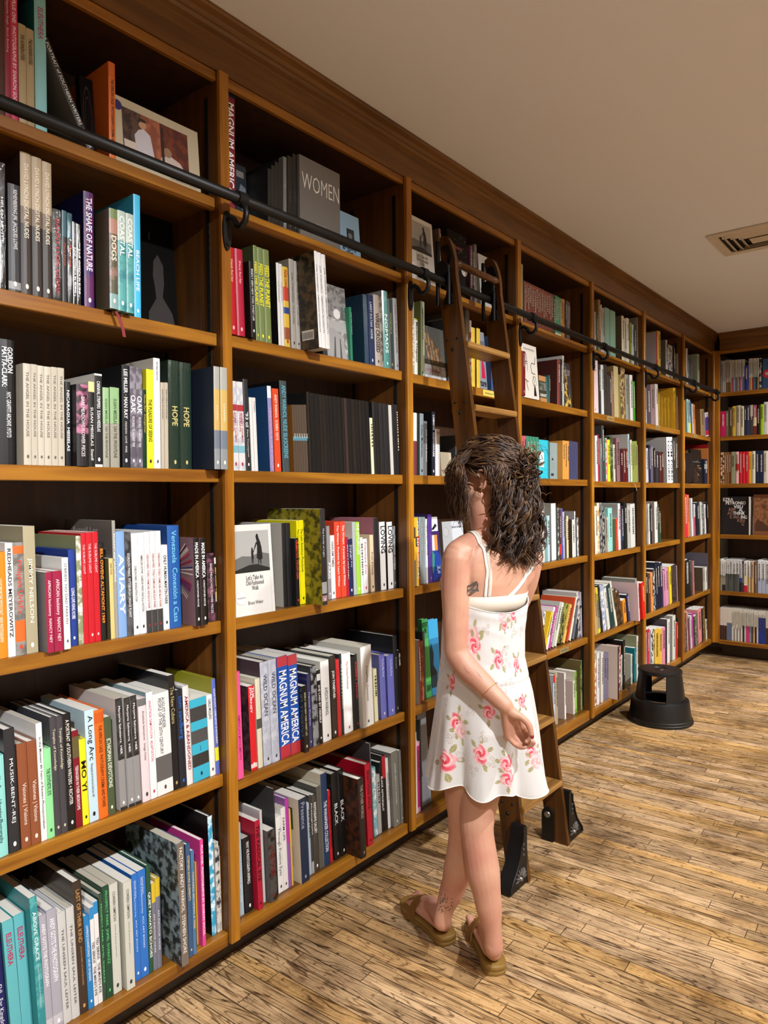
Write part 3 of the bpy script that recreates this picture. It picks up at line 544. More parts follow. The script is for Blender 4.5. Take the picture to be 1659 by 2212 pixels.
(2,5,16411,16830,-300,3357,-408,'1f55b0','w','MAGNUM AMERICA','f6f6f8',.14,.88,.75,{'b': [(0,.1,'b83a44'),(.88,1,'b8303c')]}),
(2,5,16836,17042,-100,2269,-416,'171715','g','BRIEFLY SEEN NEW YORK STREET LIFE','c8c49a',.1,.75,.35),
(2,5,17254,17418,-300,2570,-421,'2a2c5a','w','Francesca Woodman','a8acd8',.25,.7,.5),
(2,5,17453,17738,-300,2790,-428,'8a8c90','n1c1c20',{'cov': '303034'}),
(2,5,17750,17919,-300,2595,-432,'151517','','SHE LAID BY HERSELF','e8e0e0',.2,.72,.5,{'b': [(.05,.14,'d8d8d8')]}),
(2,5,17944,18368,-300,2873,-444,'e2e1dc','','AVEDON WARHOL','141414',.33,.68,.4,{'cov': 'cfcdc4'}),
(2,5,18424,18715,-300,2968,-451,'1c1c1c','w','JOIN TOGETHER','f0f0ee',.18,.52,.5),
(2,5,18727,18907,-300,2792,-455,'c01c28','w'),
(2,5,19062,19530,-300,2924,-471,'e6e5e2','','The Chinese Photobook','a83a44',.1,.45,.2),
(2,5,19544,19712,-300,2730,-474,'1a1a1a',''),
(2,5,19725,19889,-300,2795,-478,'141414','','ROBERT FRANK','c02a2a',.1,.6,.5),
(2,5,19940,20547,-150,3045,-500,'e6e5e0','','Irving Penn  Centennial','202020',.25,.68,.2,{'cov': 'c8c6bc'}),
(2,5,21179,21513,-300,2506,-516,'6a70c0','w','The Day May Break','d4d8f4',.06,.35,.4),
(2,5,21634,22054,-300,2392,-530,'6a70c0','','The Day May Break','d4d8f4',.06,.35,.4),
(2,5,22077,22326,-300,3110,-534,'1a1b1e','','EYES','8a8a8a',.1,.6,.3,{'cov': '111214'}),
(2,6,14165,14386,-400,2968,-381,'a9bfd0','','IN OUR HANDS  NATIVE PHOTOGRAPHY,1890 TO NOW','e8f0f6',.08,.85,.4),
(2,6,14434,14778,-400,2388,-392,'161618','','WHY WE PHOTOGRAPH ANIMALS','f0f0f0',.05,.62,.45),
(2,6,14803,14999,-200,2880,-400,'b01535','','THE RADICAL EYE','2a0810',.05,.68,.65),
(2,6,15186,15284,-400,3046,-403,'c8c6c6','w'),
(2,6,15320,15612,-200,2365,-416,'4a4846','n1c1b1a','THEATRE','7a2a24',.2,.65,.6,{'cov': '585654'}),
(2,6,15850,16081,-400,2562,-422,'e6e6e4','','Through Positive Eyes','4a4a4a',.15,.78,.65),
(2,6,16092,16294,-400,2786,-427,'e2e0de','','FARM LIFE','4a3a3a',.12,.4,.45),
(2,6,16300,16455,-400,3049,-431,'8a5a9a','',{'b': [(0,.5,'b0389a')]}),
(2,6,16720,17086,-200,2923,-451,'1c2b44','','Presence','9aa4b4',.05,.36,.5,{'cov': 'cfc4b0','front': 'leaf'}),
(2,6,17542,17782,-400,2736,-463,'3a3a38','w','PHOTOGRAPHS GALLERY','e8e8e8',.1,.5,.6),
(2,6,17794,18002,-400,2949,-468,'57554f','',{'cov': '4a4842'}),
(2,6,18020,18336,-400,3343,-476,'1c3556','','THE WANAMAKER COLLECTION','dfe4ec',.3,.85,.5,{'cov': 'c8bfa8'}),
(2,6,18563,18877,-400,3164,-489,'131313','','BLACK','c8c8c8',.35,.6,.5),
(2,6,18890,19203,-400,3194,-497,'131313','g','BLACK','c8c8c8',.35,.6,.5),
(2,6,19212,19506,300,2944,-523,'1f1915','','THE OTHER WORLD','8a7a6a',.08,.5,.5,{'cov': '23140c','covk': 'n4a2412'}),
(2,6,20077,20372,-100,3130,-533,'b8142c','','BREATHING SPACE','5a0a18',.08,.55,.5,{'cov': 'a80f24'}),
(2,6,20820,21031,-400,2688,-541,'7ab0b8','ne0e8e8','NIGHT MUSIC','e4f0f0',.1,.5,.6),
(2,6,21447,21643,-400,2976,-556,'1c1416','',{'b': [(0,.3,'b01c2c')]}),
(2,6,21847,22270,-250,3006,-578,'74756f','w','ANNIE LEIBOVITZ WOMEN','c4c4be',.15,.7,.2),
(2,6,22309,22480,-250,2968,-593,'74756f','w','ANNIE LEIBOVITZ WOMEN','c4c4be',.25,.8,.2),
(3,2,23389,23626,-400,3001,66,'a39c8a','','TROPICAL','e8e4d8',.3,.9,.6),
(3,2,24094,24356,-400,3135,61,'9aa184','','AMERICAN ICONS','3a4030',.08,.5,.4,{'cov': '6a7040'}),
(3,2,26132,26331,-400,2788,48,'3a3a3a',''),
(3,2,26343,26692,-400,2916,45,'6a6258',''),
(3,2,27549,27861,-400,3477,38,'5e5c56','w',{'cov': '6b6a63'}),
(3,2,28042,28349,-400,2749,34,'d8b83a',''),
(3,2,28488,28802,-400,2786,31,'d8b83a','',{'cov': 'a07c1c'}),
(3,2,29816,30062,-400,2662,24,'2a4a7a',''),
(3,3,23514,23749,-400,2562,132,'6a2a2e','',{'b': [(0,.45,'dad6cc')]}),
(3,3,23955,24217,-400,2569,130,'a8bcc4','','Cuban Modernism','1c2224',.18,.7,.5,{'cov': '4a5c5c'}),
(3,3,24824,25070,-400,2719,126,'14162a','','LOBMEYR  CUSTOMWARE','d8d4c8',.05,.7,.5,{'cov': '08080c'}),
(3,4,22992,23258,-100,2786,-203,'6a6c6a','',{'b': [(0,.14,'e0b020'),(.14,.3,'2a2a28'),(.3,.62,'e0b020')]}),
(3,4,24405,24702,-300,2876,-219,'4a2f82','','JESSE HOY','8a78b8',.28,.58,.25,{'cov': '2c1c52'}),
(3,6,23302,23498,-300,3367,-200,'e4e4da',''),
(4,2,31903,32288,100,2197,83,'6a0a12','','LE CORBUSIER','c8a8a8',.05,.35,.3),
(4,4,36457,37042,-500,3149,-272,'e2e2dc','',{'cov': '9c9a90'}),
(5,1,43662,44451,-300,2914,-237,'7fa896',''),
(5,1,44512,45431,-300,2918,-249,'7fa896',''),
(5,2,41493,42607,-300,3182,-480,'dcc6c6','','N.Y','2a1c1c',.1,.22,.5),
(5,2,45208,45977,-300,3295,-519,'b8a678',''),
(5,2,46369,47169,-300,3343,-536,'5a3c34','nb8a060'),
(7,3,60555,62509,-300,2494,-439,'0c0c0e','')]
FAR=[
(1,6,12529,12580,-300,2458,-168,'d8b02a',''),
(2,2,19610,19723,-300,1955,-382,'1f7a5a','','O Say What a Garden Is','b8e0c8',.1,.5,.5),
(2,2,21356,21528,-300,2690,-419,'4a4640','n8a8478'),
(2,3,16699,16802,-300,2240,-388,'4c3f33','','DUST','d8d4c8',.43,.5,.6,{'cov': '8a5a20','b': [(.47,.53,'4a8aa0')]}),
(2,3,16811,16914,-300,2250,-391,'4c3f33','','DUST','d8d4c8',.43,.5,.6,{'cov': '8a5a20','b': [(.47,.53,'4a8aa0')]}),
(2,3,16922,17027,-300,2260,-393,'4c3f33','','DUST','d8d4c8',.43,.5,.6,{'cov': '8a5a20','b': [(.47,.53,'4a8aa0')]}),
(2,3,17035,17140,-300,2271,-396,'4c3f33','','DUST','d8d4c8',.43,.5,.6,{'cov': '8a5a20','b': [(.47,.53,'4a8aa0')]}),
(2,3,17149,17255,-300,2281,-399,'4c3f33','','DUST','d8d4c8',.43,.5,.6,{'cov': '8a5a20','b': [(.47,.53,'4a8aa0')]}),
(2,3,17263,17370,-300,2291,-401,'4c3f33','','DUST','d8d4c8',.43,.5,.6,{'cov': '8a5a20','b': [(.47,.53,'4a8aa0')]}),
(2,3,19175,19301,-300,2716,-445,'1a1a1b','w'),
(2,3,20122,20277,-300,2720,-467,'1a1a1b','w'),
(2,3,20734,20887,-300,2119,-481,'e0dcae',''),
(2,3,22327,22480,-300,2757,-518,'161616',''),
(2,4,19494,19624,-500,2173,-295,'a01c3c',''),
(2,4,20302,20451,-500,2122,-310,'dcdcda',''),
(2,5,18920,19036,-300,2959,-458,'1a2a2c',''),
(2,5,20786,20996,-300,2032,-504,'e4e0b4',''),
(2,5,22350,22480,-300,2489,-540,'121212','','Nan Goldin','e8e8e8',.05,.25,.5),
(2,5,22440,22480,-300,2485,-545,'121212','','Nan Goldin','e8e8e8',.05,.25,.5),
(2,6,15799,15839,-400,3561,-417,'2a2a2c','',{'cov': '3a3a3a'}),
(2,6,16461,16527,-400,2638,-433,'d8b040',''),
(2,6,17300,17406,-400,2544,-454,'a8b8c8',''),
(2,6,17424,17530,-400,2777,-457,'3a3a38','','Photographs','e8e8e8',.1,.5,.6,{'b': [(.85,1,'a8a8a6')]}),
(2,6,18355,18474,-400,2633,-480,'c01828','','PICTURING BLACK HISTORY','1c0a0c',.08,.8,.6),
(2,6,20748,20806,-400,3686,-536,'5a5c60','',{'cov': '4a4c50'}),
(2,6,21054,21268,-400,2329,-547,'a8a6a4',''),
(2,6,21283,21432,-400,2769,-551,'151515','','BLACK ASTRONAUT','f0f0f0',.2,.7,.7),
(2,6,21666,21841,-400,2818,-561,'d8d8d6','','AFRO PRINCE','7a7a7a',.2,.6,.5),
(3,1,25447,25607,-400,2640,54,'6a5048',''),
(3,1,27976,28151,-400,2589,37,'6a3c52',''),
(3,1,28164,28314,-400,2653,36,'161616',''),
(3,1,28327,28551,-400,2740,34,'5a564e','w'),
(3,2,23647,23866,-400,2339,64,'d0cfc6','','Modern Tropical','4a4a44',.06,.75,.7,{'b': [(0,.03,'a8b82a')]}),
(3,2,26705,26937,-400,2840,44,'8a8a80',''),
(3,2,27874,28029,-400,3040,38,'dcd8d4','nb03028'),
(3,3,23344,23499,-400,2796,134,'c8c4c2',''),
(3,3,24254,24471,-400,2277,129,'66666a','','JOSE AGUIAR ENAVA','c8c8c8',.15,.75,.5),
(3,3,25092,25416,-400,2005,123,'dedcda','','Z','a03030',.05,.12,.5),
(3,3,26644,26889,-400,1820,117,'3c3c3e',''),
(3,3,26901,27199,-400,1770,115,'8a8478',''),
(3,3,27212,27514,-400,1720,113,'3a4a5a',''),
(3,4,23269,23431,-100,2785,-205,'e0b020','','ATLAS REMPLISENTORY','f4f0e0',.04,.9,.7,{'b': [(.28,.42,'2a2a28')]}),
(3,4,23713,23798,-300,2071,-207,'b8301c','',{'b': [(.65,.85,'2a1a18')]}),
(3,4,23809,24011,-300,2779,-209,'a9bcc4','w','GLASS HOUSES','dfe8ec',.08,.5,.4),
(3,4,24018,24227,-300,2779,-212,'a9bcc4','w','GLASS HOUSES','dfe8ec',.08,.5,.4),
(3,4,24248,24361,-300,2694,-214,'e0e0de',''),
(3,5,23546,23673,-200,2679,-372,'6a3420','',{'cov': 'd4d4d2','front': 'squares'}),
(3,5,23965,24152,-400,2537,-375,'b86a40','n8a2a1c'),
(3,5,24166,24312,-400,2890,-378,'28302e','w'),
(3,6,23512,23710,-300,2953,-203,'c02080','',{'b': [(0,.06,'e8a8d0'),(.93,1,'e8a8d0')]}),
(3,6,23738,23824,-300,3812,-204,'2c3834',''),
(4,1,32401,32566,-300,2187,91,'b0452f',''),
(4,1,32578,32839,-300,2912,89,'8a8660','w'),
(4,1,32906,33077,-300,2154,88,'6a362c','',{'b': [(.05,.09,'8a5040')]}),
(4,1,33092,33264,-300,2154,87,'733c30','',{'b': [(.05,.09,'8a5040')]}),
(4,1,33279,33453,-300,2154,86,'6a362c','',{'b': [(.05,.09,'8a5040')]}),
(4,1,33468,33643,-300,2153,85,'733c30','',{'b': [(.05,.09,'8a5040')]}),
(4,1,33658,33834,-300,2153,84,'6a362c','',{'b': [(.05,.09,'8a5040')]}),
(4,1,33850,34028,-300,2153,83,'733c30','',{'b': [(.05,.09,'8a5040')]}),
(4,1,34043,34223,-300,2152,83,'6a362c','',{'b': [(.05,.09,'8a5040')]}),
(4,1,34238,34419,-300,2152,82,'733c30','',{'b': [(.05,.09,'8a5040')]}),
(4,1,34435,34617,-300,2152,81,'6a362c','',{'b': [(.05,.09,'8a5040')]}),
(4,1,34633,34817,-300,2151,80,'733c30','',{'b': [(.05,.09,'8a5040')]}),
(4,1,34833,35019,-300,2151,79,'6a362c','',{'b': [(.05,.09,'8a5040')]}),
(4,1,35035,35222,-300,2151,78,'733c30','',{'b': [(.05,.09,'8a5040')]}),
(4,1,35238,35426,-300,2151,77,'6a362c','',{'b': [(.05,.09,'8a5040')]}),
(4,1,35443,35633,-300,2150,76,'733c30','',{'b': [(.05,.09,'8a5040')]}),
(4,1,35650,35841,-300,2150,75,'6a362c','',{'b': [(.05,.09,'8a5040')]}),
(4,1,35858,36051,-300,2150,74,'733c30','',{'b': [(.05,.09,'8a5040')]}),
(4,1,36068,36263,-300,2149,73,'6a362c','',{'b': [(.05,.09,'8a5040')]}),
(4,1,36285,36562,-300,2167,71,'1f4a30',''),
(4,1,36585,36800,-300,2179,70,'4f8a6a','',{'b': [(.93,.97,'d8dcc8')]}),
(4,1,36819,37035,-300,2159,69,'4f8a6a','',{'b': [(.93,.97,'d8dcc8')]}),
(4,1,37054,37273,-300,2139,68,'4f8a6a','',{'b': [(.93,.97,'d8dcc8')]}),
(4,1,37306,37518,-300,2154,67,'b87f35',''),
(4,1,37536,37750,-300,2170,65,'b87f35',''),
(4,1,37788,38008,-300,2151,64,'24202a',''),
(4,1,38032,38236,-300,2168,63,'55525a',''),
(4,1,38254,38460,-300,2151,62,'55525a',''),
(4,2,35746,35875,-300,1515,75,'3f6a68',''),
(4,2,36773,37156,-300,2519,67,'7a3a34','',{'cov': '4a241e'}),
(4,2,37185,37415,-300,2582,67,'141212',''),
(4,2,37443,37647,-300,2819,66,'c4c4be',''),
(4,3,32305,32554,-300,2145,90,'c0606c',''),
(4,3,32576,32829,-300,2152,88,'c0606c',''),
(4,3,32851,33107,-300,2160,87,'c0606c',''),
(4,3,33144,33458,-300,2167,85,'3a8a70',''),
(4,3,33485,33804,-300,2168,83,'3a8a70',''),
(4,3,33832,34155,-300,2168,81,'3a8a70',''),
(4,3,34184,34512,-300,2169,79,'3a8a70',''),
(4,3,37446,37716,-300,2164,65,'d0913c',''),
(4,3,37722,37995,-300,2166,63,'d0913c',''),
(4,3,38001,38279,-300,2168,61,'d0913c',''),
(4,3,38285,38493,-300,2191,62,'3f4468','w'),
(4,3,38513,38743,-300,2186,60,'3f4468','w'),
(4,3,38763,38996,-300,2181,59,'3f4468','w'),
(4,3,39016,39251,-300,2176,58,'3f4468','w'),
(4,3,39271,39508,-300,2170,57,'3f4468','w'),
(4,4,33664,34015,-400,3170,-238,'8a8a88',''),
(4,4,34423,34682,-400,3088,-245,'c8ccd8','w'),
(4,4,35154,35431,-400,3214,-253,'cfd2cc','',{'cov': '8c8c88'}),
(4,4,35474,35754,-400,2494,-257,'7aa0a0',''),
(4,4,35765,36038,-400,2498,-261,'b4d0dc',''),
(4,4,37048,37224,-400,2909,-273,'3a403a','nb8bcb8'),
(4,4,37230,37472,-400,2790,-277,'4a2a28','',{'b': [(.7,.9,'c03030')]}),
(4,4,37496,37735,-400,2859,-280,'4a4c9a','',{'cov': 'a8a4a8'}),
(4,4,37747,37941,-400,2652,-282,'a8a8c0',''),
(4,4,37953,38131,-400,2558,-284,'3a3c34',''),
(4,4,38215,38443,-400,2410,-288,'dccc9c',''),
(4,4,38954,39263,-400,2180,-298,'d8d4cc','',{'cov': '4a3a30'}),
(4,4,39276,39438,-400,2654,-299,'cfd2d2','',{'cov': '98969a'}),
(4,4,39450,39614,-400,2271,-301,'2a3a44',''),
(4,4,39626,39841,-400,2270,-304,'c8c8c4','n4a4a4a'),
(4,5,34987,35225,-500,2264,2218,'e0e0e0','n5a5a5a'),
(4,5,35448,35709,-500,2191,4490,'e0b92a',''),
(4,5,35721,35967,-500,2420,4134,'e6d8dc',''),
(4,5,36016,36296,-500,2411,4188,'b04a8c','','THE GARDEN BOOK','f4e4f0',.15,.85,.6),
(4,5,36452,36705,-500,2615,4119,'b8bab0',''),
(4,5,36743,37024,-500,2552,4193,'d4d6c8',''),
(4,5,37218,37741,-500,2372,4006,'8a8a3c','n2a2a1c'),
(4,5,37847,38114,-500,2311,4498,'e0b860',''),
(4,5,38377,38533,-500,2672,4384,'c04a28',''),
(4,5,38683,38931,-500,2624,3949,'d8d4c0',''),
(4,5,39097,39419,-500,2448,3520,'5a606a',''),
(4,5,39483,39774,-500,1979,3634,'1f2a28',''),
(4,5,40017,40394,-500,2758,-1126,'c4c0c0','n4a4a6a'),
(4,5,40509,40549,-500,2702,-670,'dcd2d6',''),
(4,6,36620,36864,-500,2848,-198,'b8c0cc','',{'b': [(0,.15,'c02020')]}),
(4,6,36907,37179,-500,2937,-201,'a89c80',''),
(4,6,38059,38265,-500,2692,-212,'e2dcd8','',{'cov': 'b8a8a4'}),
(4,6,39243,39459,-500,1972,-224,'dccfca','',{'cov': 'c8b8b0','front': 'cherries'}),
(4,6,39479,39766,-500,2489,-227,'6aa83a','',{'cov': 'd8d0c0','b': [(.2,.9,'8ac05a')]}),
(4,6,40306,40549,-500,2982,-237,'7a8a50','n2a4a20',{'cov': '6a5c34'}),
(5,1,41678,41996,-300,2640,-209,'8a7a64',''),
(5,1,42034,42223,-300,2328,-210,'c8b8b4',''),
(5,1,42261,42528,-300,2220,-214,'2a4a30',''),
(5,1,42585,42953,-300,3178,-218,'8a6a44',''),
(5,1,42991,43207,-300,2946,-220,'bcb8b0',''),
(5,1,43226,43602,-300,2782,-224,'a8a8a8',''),
(5,1,46510,46931,-300,2935,-255,'c8bfa6','',{'cov': '6a6350'}),
(5,1,46953,47357,-300,2836,-259,'b0aa98',''),
(5,1,47380,47882,-300,2951,-265,'c8c4b4',''),
(5,1,48089,48368,-300,2775,-268,'8a9040',''),
(5,1,48415,48768,-300,2701,-272,'a8b0ac',''),
(5,1,48815,49197,-300,2700,-276,'1f3034',''),
(5,1,49462,49584,-300,3366,-280,'8a8578',''),
(5,2,42665,42995,-300,3059,-475,'2c2624',''),
(5,2,43074,43488,-300,3064,-482,'c4cccc',''),
(5,2,43538,44091,-300,3154,-491,'3a3834','w'),
(5,2,44111,44397,-300,2599,-495,'3c3632','w'),
(5,2,44417,44727,-300,2523,-499,'2c2826',''),
(5,2,44768,45124,-300,2879,-505,'8a6a54',''),
(5,2,45998,46325,-300,2836,-521,'7a7a34',''),
(5,2,47214,47737,-300,2990,-542,'8a8c7c',''),
(5,2,48060,48597,-300,3063,-554,'d0d0ca',''),
(5,2,48645,49049,-300,2696,-559,'3f8a1f',''),
(5,3,41418,41641,-300,2577,-454,'d8c8a0',''),
(5,3,41659,41960,-300,2630,-458,'3a4a7a','ne0e0e0'),
(5,3,42168,42493,-300,2790,-466,'dcdcd8',''),
(5,3,42513,42706,-300,2874,-468,'a02844',''),
(5,3,42832,43175,-300,2659,-475,'6a6a66',''),
(5,3,43224,43572,-300,3480,-480,'3c3c3e',''),
(5,3,43592,43772,-300,2734,-483,'2a5a4a',''),
(5,3,43813,44015,-300,2740,-486,'c8c0c0','nc04040'),
(5,3,44096,44506,-300,2653,-494,'f0e02a',''),
(5,3,44547,45006,-300,2882,-501,'2a3a28','n6a7a4a'),
(5,3,45048,45386,-300,2388,-506,'c8c4ac',''),
(5,3,45621,46205,-300,2839,-518,'8a6468',''),
(5,3,46249,46712,-300,2168,-525,'3a0f18',''),
(5,3,46735,47183,-300,2189,-531,'5a1014',''),
(5,3,47205,47638,-300,2209,-538,'5a1014',''),
(5,3,47729,48006,-300,3215,-541,'a8c4cc','',{'cov': 'c4c4c0'}),
(5,3,48193,48450,-300,2862,-547,'dcdcd0',''),
(5,3,48474,48758,-300,2782,-552,'8a9645',''),
(5,3,48781,49116,-300,2799,-557,'8a9645',''),
(5,3,49140,49454,-300,2818,-561,'8a9645',''),
(5,3,49544,49584,-300,2599,-578,'d0ccc0','',{'cov': 'a8a090'}),
(5,4,41359,41713,-300,2321,-453,'dcdcd0',''),
(5,4,41732,41996,-300,3153,-456,'4a3028',''),
(5,4,42053,42436,-300,2941,-462,'dcd8cc',''),
(5,4,42455,42784,-300,3135,-467,'b8945a','ne8e0c8'),
(5,4,42862,43216,-300,3136,-473,'8a8a8a','n1a1a1a'),
(5,4,43256,43635,-300,2892,-479,'1c1c1c','n9a9a9a'),
(5,4,43675,44040,-300,2233,-485,'8a8474',''),
(5,4,44060,44172,-300,2225,-486,'d8c8c0',''),
(5,4,44193,44897,-300,2774,-499,'8fd0c8',''),
(5,4,45522,45878,-300,2070,-510,'d8402a','',{'cov': '8a8a60'}),
(5,4,45900,46304,-300,3044,-515,'e0dedc','',{'cov': 'a8a8a4'}),
(5,4,46326,46414,-300,2886,-517,'6a3a5a',''),
(5,4,46436,46858,-300,2881,-523,'1c2230','',{'b': [(.2,.8,'2a3a5a')]}),
(5,4,46971,47492,-300,3117,-532,'141816',''),
(5,4,47583,48115,-300,2901,-541,'a8aca4',''),
(5,4,48162,49039,-300,2964,-557,'cdcdc6',''),
(5,5,41596,41955,-300,2776,-261,'a08860',''),
(5,5,42031,42453,-300,2878,-1053,'b89c6a',''),
(5,5,42511,42901,-300,2885,-1843,'d8cc2a','',{'b': [(.3,.9,'8a8a70')]}),
(5,5,43039,43286,-300,3051,-2045,'2a2224',''),
(5,5,43316,43879,-300,2928,-1882,'8a9cbc','ne0e0e0'),
(5,5,44042,44474,-300,2743,-2627,'d8d6cc',''),
(5,5,44578,45294,-300,2905,-2908,'163c3c',''),
(5,5,45401,45724,-300,3177,-3531,'dcd8c4',''),
(5,5,45854,46291,-300,2569,-3706,'5a4024','n2c2010'),
(5,5,46402,46825,-300,2378,-3806,'6a4c2c','n2c2010'),
(5,5,46870,47414,-300,1583,-1993,'e08c1c',''),
(5,5,47701,48084,-300,1900,-2341,'202c54',''),
(5,5,48274,48490,200,2622,-1131,'e4c8cc',''),
(5,5,48496,48826,0,2891,-1355,'8a8a80',''),
(5,5,48832,49048,-300,2586,-1497,'d8d8d8',''),
(5,5,49054,49584,200,2557,-1385,'d41f0c',''),
(5,5,49544,49584,-300,2811,-1266,'9a9a94',''),
(5,6,41726,42164,-300,2820,42,'e0dcd8','nc02a2a'),
(5,6,42260,42648,-300,3202,41,'d8d8d4',''),
(5,6,42883,43279,-300,3148,38,'d0ccc4',''),
(5,6,43319,43762,-300,3007,35,'6f6a80',''),
(5,6,43782,44109,-300,2935,34,'6f6a80',''),
(5,6,44115,44392,300,3373,26,'3c1f24','',{'cov': 'cfc0b4'}),
(5,6,45842,46280,-300,3023,23,'8a4030','nd8c0a0'),
(5,6,46303,46547,-300,2347,23,'b8c4c4',''),
(5,6,46636,47063,-300,3258,20,'161414',''),
(5,6,48135,48430,-300,2073,14,'c8c8bc','',{'cov': 'bdbdac'}),
(5,6,48787,49173,-300,2394,10,'14707a',''),
(5,6,49245,49584,-300,3164,7,'c8ccc0','',{'cov': '8a8c6a'}),
(6,1,53394,53696,-300,2986,-318,'a01c28','',{'cov': 'a8a0a4'}),
(6,1,53724,54392,-300,3117,-327,'c8a83a',''),
(6,1,55580,55975,-300,2767,-340,'c4c0bc','',{'cov': '5a5654'}),
(6,1,56004,57234,-300,2484,-367,'b8b4b0','n3a3a3a'),
(6,1,57387,57850,-300,2687,-358,'221e18',''),
(6,1,58578,58618,-300,2171,-372,'b8b8b0','',{'cov': '8a8a84'}),
(6,2,50896,51356,-300,2433,-592,'c8c8c8',''),
(6,2,51433,52189,-300,2594,-606,'4a4450',''),
(6,2,52268,53071,-300,2874,-618,'8a7070',''),
(6,2,53289,53894,-300,3022,-627,'c4bcb8',''),
(6,2,54089,54595,-300,2377,-637,'d0a024','m'),
(6,2,54652,55369,-300,2272,-650,'d0a024','m'),
(6,2,55413,56161,-300,2226,-662,'d0a024','m'),
(6,2,56190,57001,-300,2329,-674,'d0a024','m'),
(6,2,57644,58331,-300,3236,-689,'d0a024','m'),
(6,2,58578,58618,-300,2647,-695,'8a7c74',''),
(6,3,50705,51124,-300,2546,-585,'b8aca8',''),
(6,3,51175,51718,-300,2440,-594,'b8bcc4',''),
(6,3,51875,52164,-300,2685,-599,'14183a',''),
(6,3,52217,52750,-300,2743,-608,'5a5268',''),
(6,3,52804,53292,-300,2512,-615,'18140f',''),
(6,3,53347,53954,-300,2314,-626,'2a2c34',''),
(6,3,54094,54573,-300,2296,-633,'481410',''),
(6,3,54601,55088,-300,2317,-640,'3c100c',''),
(6,3,55933,56588,-300,3496,-660,'e4e4e2','','TOM FORD','141414',.05,.95,.6,{'cov': 'a8a6a4'}),
(6,3,56618,57348,-300,3537,-671,'e4e4e2','','TOM FORD','141414',.05,.95,.6),
(6,3,57410,57905,-300,3504,-677,'34322f',''),
(6,3,57937,58440,-300,3567,-685,'34322f',''),
(6,3,58472,58618,-300,3587,-692,'34322f',''),
(6,4,50716,51278,-300,3001,-584,'1c1a18','n6a6a60'),
(6,4,51355,51719,-300,2927,-589,'8a7c70',''),
(6,4,51745,52060,-300,2922,-593,'c8cccc',''),
(6,4,52139,52485,-300,2827,-599,'141618',''),
(6,4,53105,53765,-300,3034,-618,'cfccc6','',{'cov': 'a09488'}),
(6,4,53792,54071,-300,2845,-621,'2a3a2c',''),
(6,4,54099,54466,-300,2358,-627,'2a4a30',''),
(6,5,50739,51174,-300,2948,-862,'0f0d0d',''),
(6,5,51200,51667,-300,2905,-871,'0f0d0d',''),
(6,5,51745,52114,-300,2814,-879,'4a342c',''),
(6,5,52326,52810,-300,2845,-892,'d88a44',''),
(6,5,52864,53300,-300,3071,-900,'161616','nb8b8b8'),
(6,5,53355,53798,-300,3532,-909,'141c34',''),
(6,5,53826,54275,-300,3494,-917,'0f172c',''),
(6,5,54331,54959,-300,3400,-930,'141c34',''),
(6,5,55132,55599,-300,2730,-941,'c07a9a',''),
(6,5,55628,56370,-300,2873,-957,'c88aa8',''),
(6,5,56581,57128,-300,2934,-969,'e0c82c',''),
(6,5,57282,58375,-300,2949,-997,'4a3c30','n2a201a'),
(6,5,58534,58618,-300,2875,-1000,'a8a4b8',''),
(6,6,50789,51277,-300,3123,-1,'c8c4d4',''),
(6,6,51354,51877,-300,3297,-4,'b02440',''),
(6,6,52221,52894,-300,3153,-10,'d4d4d0','n202020'),
(6,6,53112,53970,-300,3048,-18,'d8b040',''),
(6,6,54027,54736,-300,2920,-20,'d8b040',''),
(6,6,54794,55461,-300,2899,-23,'d880a4',''),
(6,6,55932,56592,-300,3392,-27,'dcdcd8','',{'cov': '4a4448'}),
(6,6,57232,58010,-300,3466,-35,'d0d0c4','',{'cov': 'b0b0a8'}),
(6,6,58168,58618,-300,2799,-49,'c0392b',''),
(6,6,58578,58618,-300,3124,-45,'0e0d0d',''),
(7,1,60355,60821,-300,2792,-385,'4a5a1c',''),
(7,1,60855,61260,-300,2936,-389,'b8a8a8',''),
(7,1,61362,61772,-300,2097,-394,'4a545c','w'),
(7,1,61876,62537,-300,2211,-404,'4a5050','w'),
(7,1,64003,64628,-300,2944,-422,'8a907c',''),
(7,2,61142,61585,-300,2741,-1074,'9cc0bc',''),
(7,2,61619,62137,-300,2726,-1084,'8a9a9c','',{'b': [(.7,1,'d8cc30')]}),
(7,2,62207,62487,-300,2621,-1091,'1c5a74',''),
(7,2,62557,63017,-300,2486,-1100,'b8a8a4',''),
(7,2,63088,63483,-300,2456,-1109,'c87030',''),
(7,2,65026,66166,-300,2260,-1167,'8f7448','',{'cov': '7a5028'}),
(7,2,66554,67555,-300,2093,-1237,'c4bcc4','',{'b': [(.2,.75,'3a2a7a'),(.75,.95,'a81c30')]}),
(7,3,60256,60522,-300,2202,-379,'1c2040',''),
(7,3,66198,67134,-300,2158,-453,'101c34','',{'b': [(.2,.4,'8a8e90')]}),
(7,3,67515,67555,-300,3496,-446,'b8a8a8',''),
(7,3,67515,67555,-300,3526,-458,'8a0c14',''),
(7,3,67515,67555,-300,3178,-461,'c07838',''),
(7,4,60076,60441,-300,3467,-1036,'e0902c',''),
(7,4,60474,61250,-300,3503,-1052,'d02838',''),
(7,4,61318,61868,-300,3459,-1062,'e06a3c',''),
(7,4,62426,62850,-300,3186,-1080,'d4d4d4',''),
(7,4,63243,63640,-300,2671,-1094,'c8c8c8','',{'b': [(.4,1,'b82048')]}),
(7,4,63968,64819,-300,2803,-1118,'1c2430',''),
(7,4,65156,65650,-300,2826,-1130,'c8ccc4',''),
(7,4,65726,66226,-300,2738,-1141,'3a3a34','n9a9a94'),
(7,4,66382,66812,-300,2621,-1151,'dcdcdc',''),
(7,4,67088,67555,-300,2796,-1179,'0d0d0d',''),
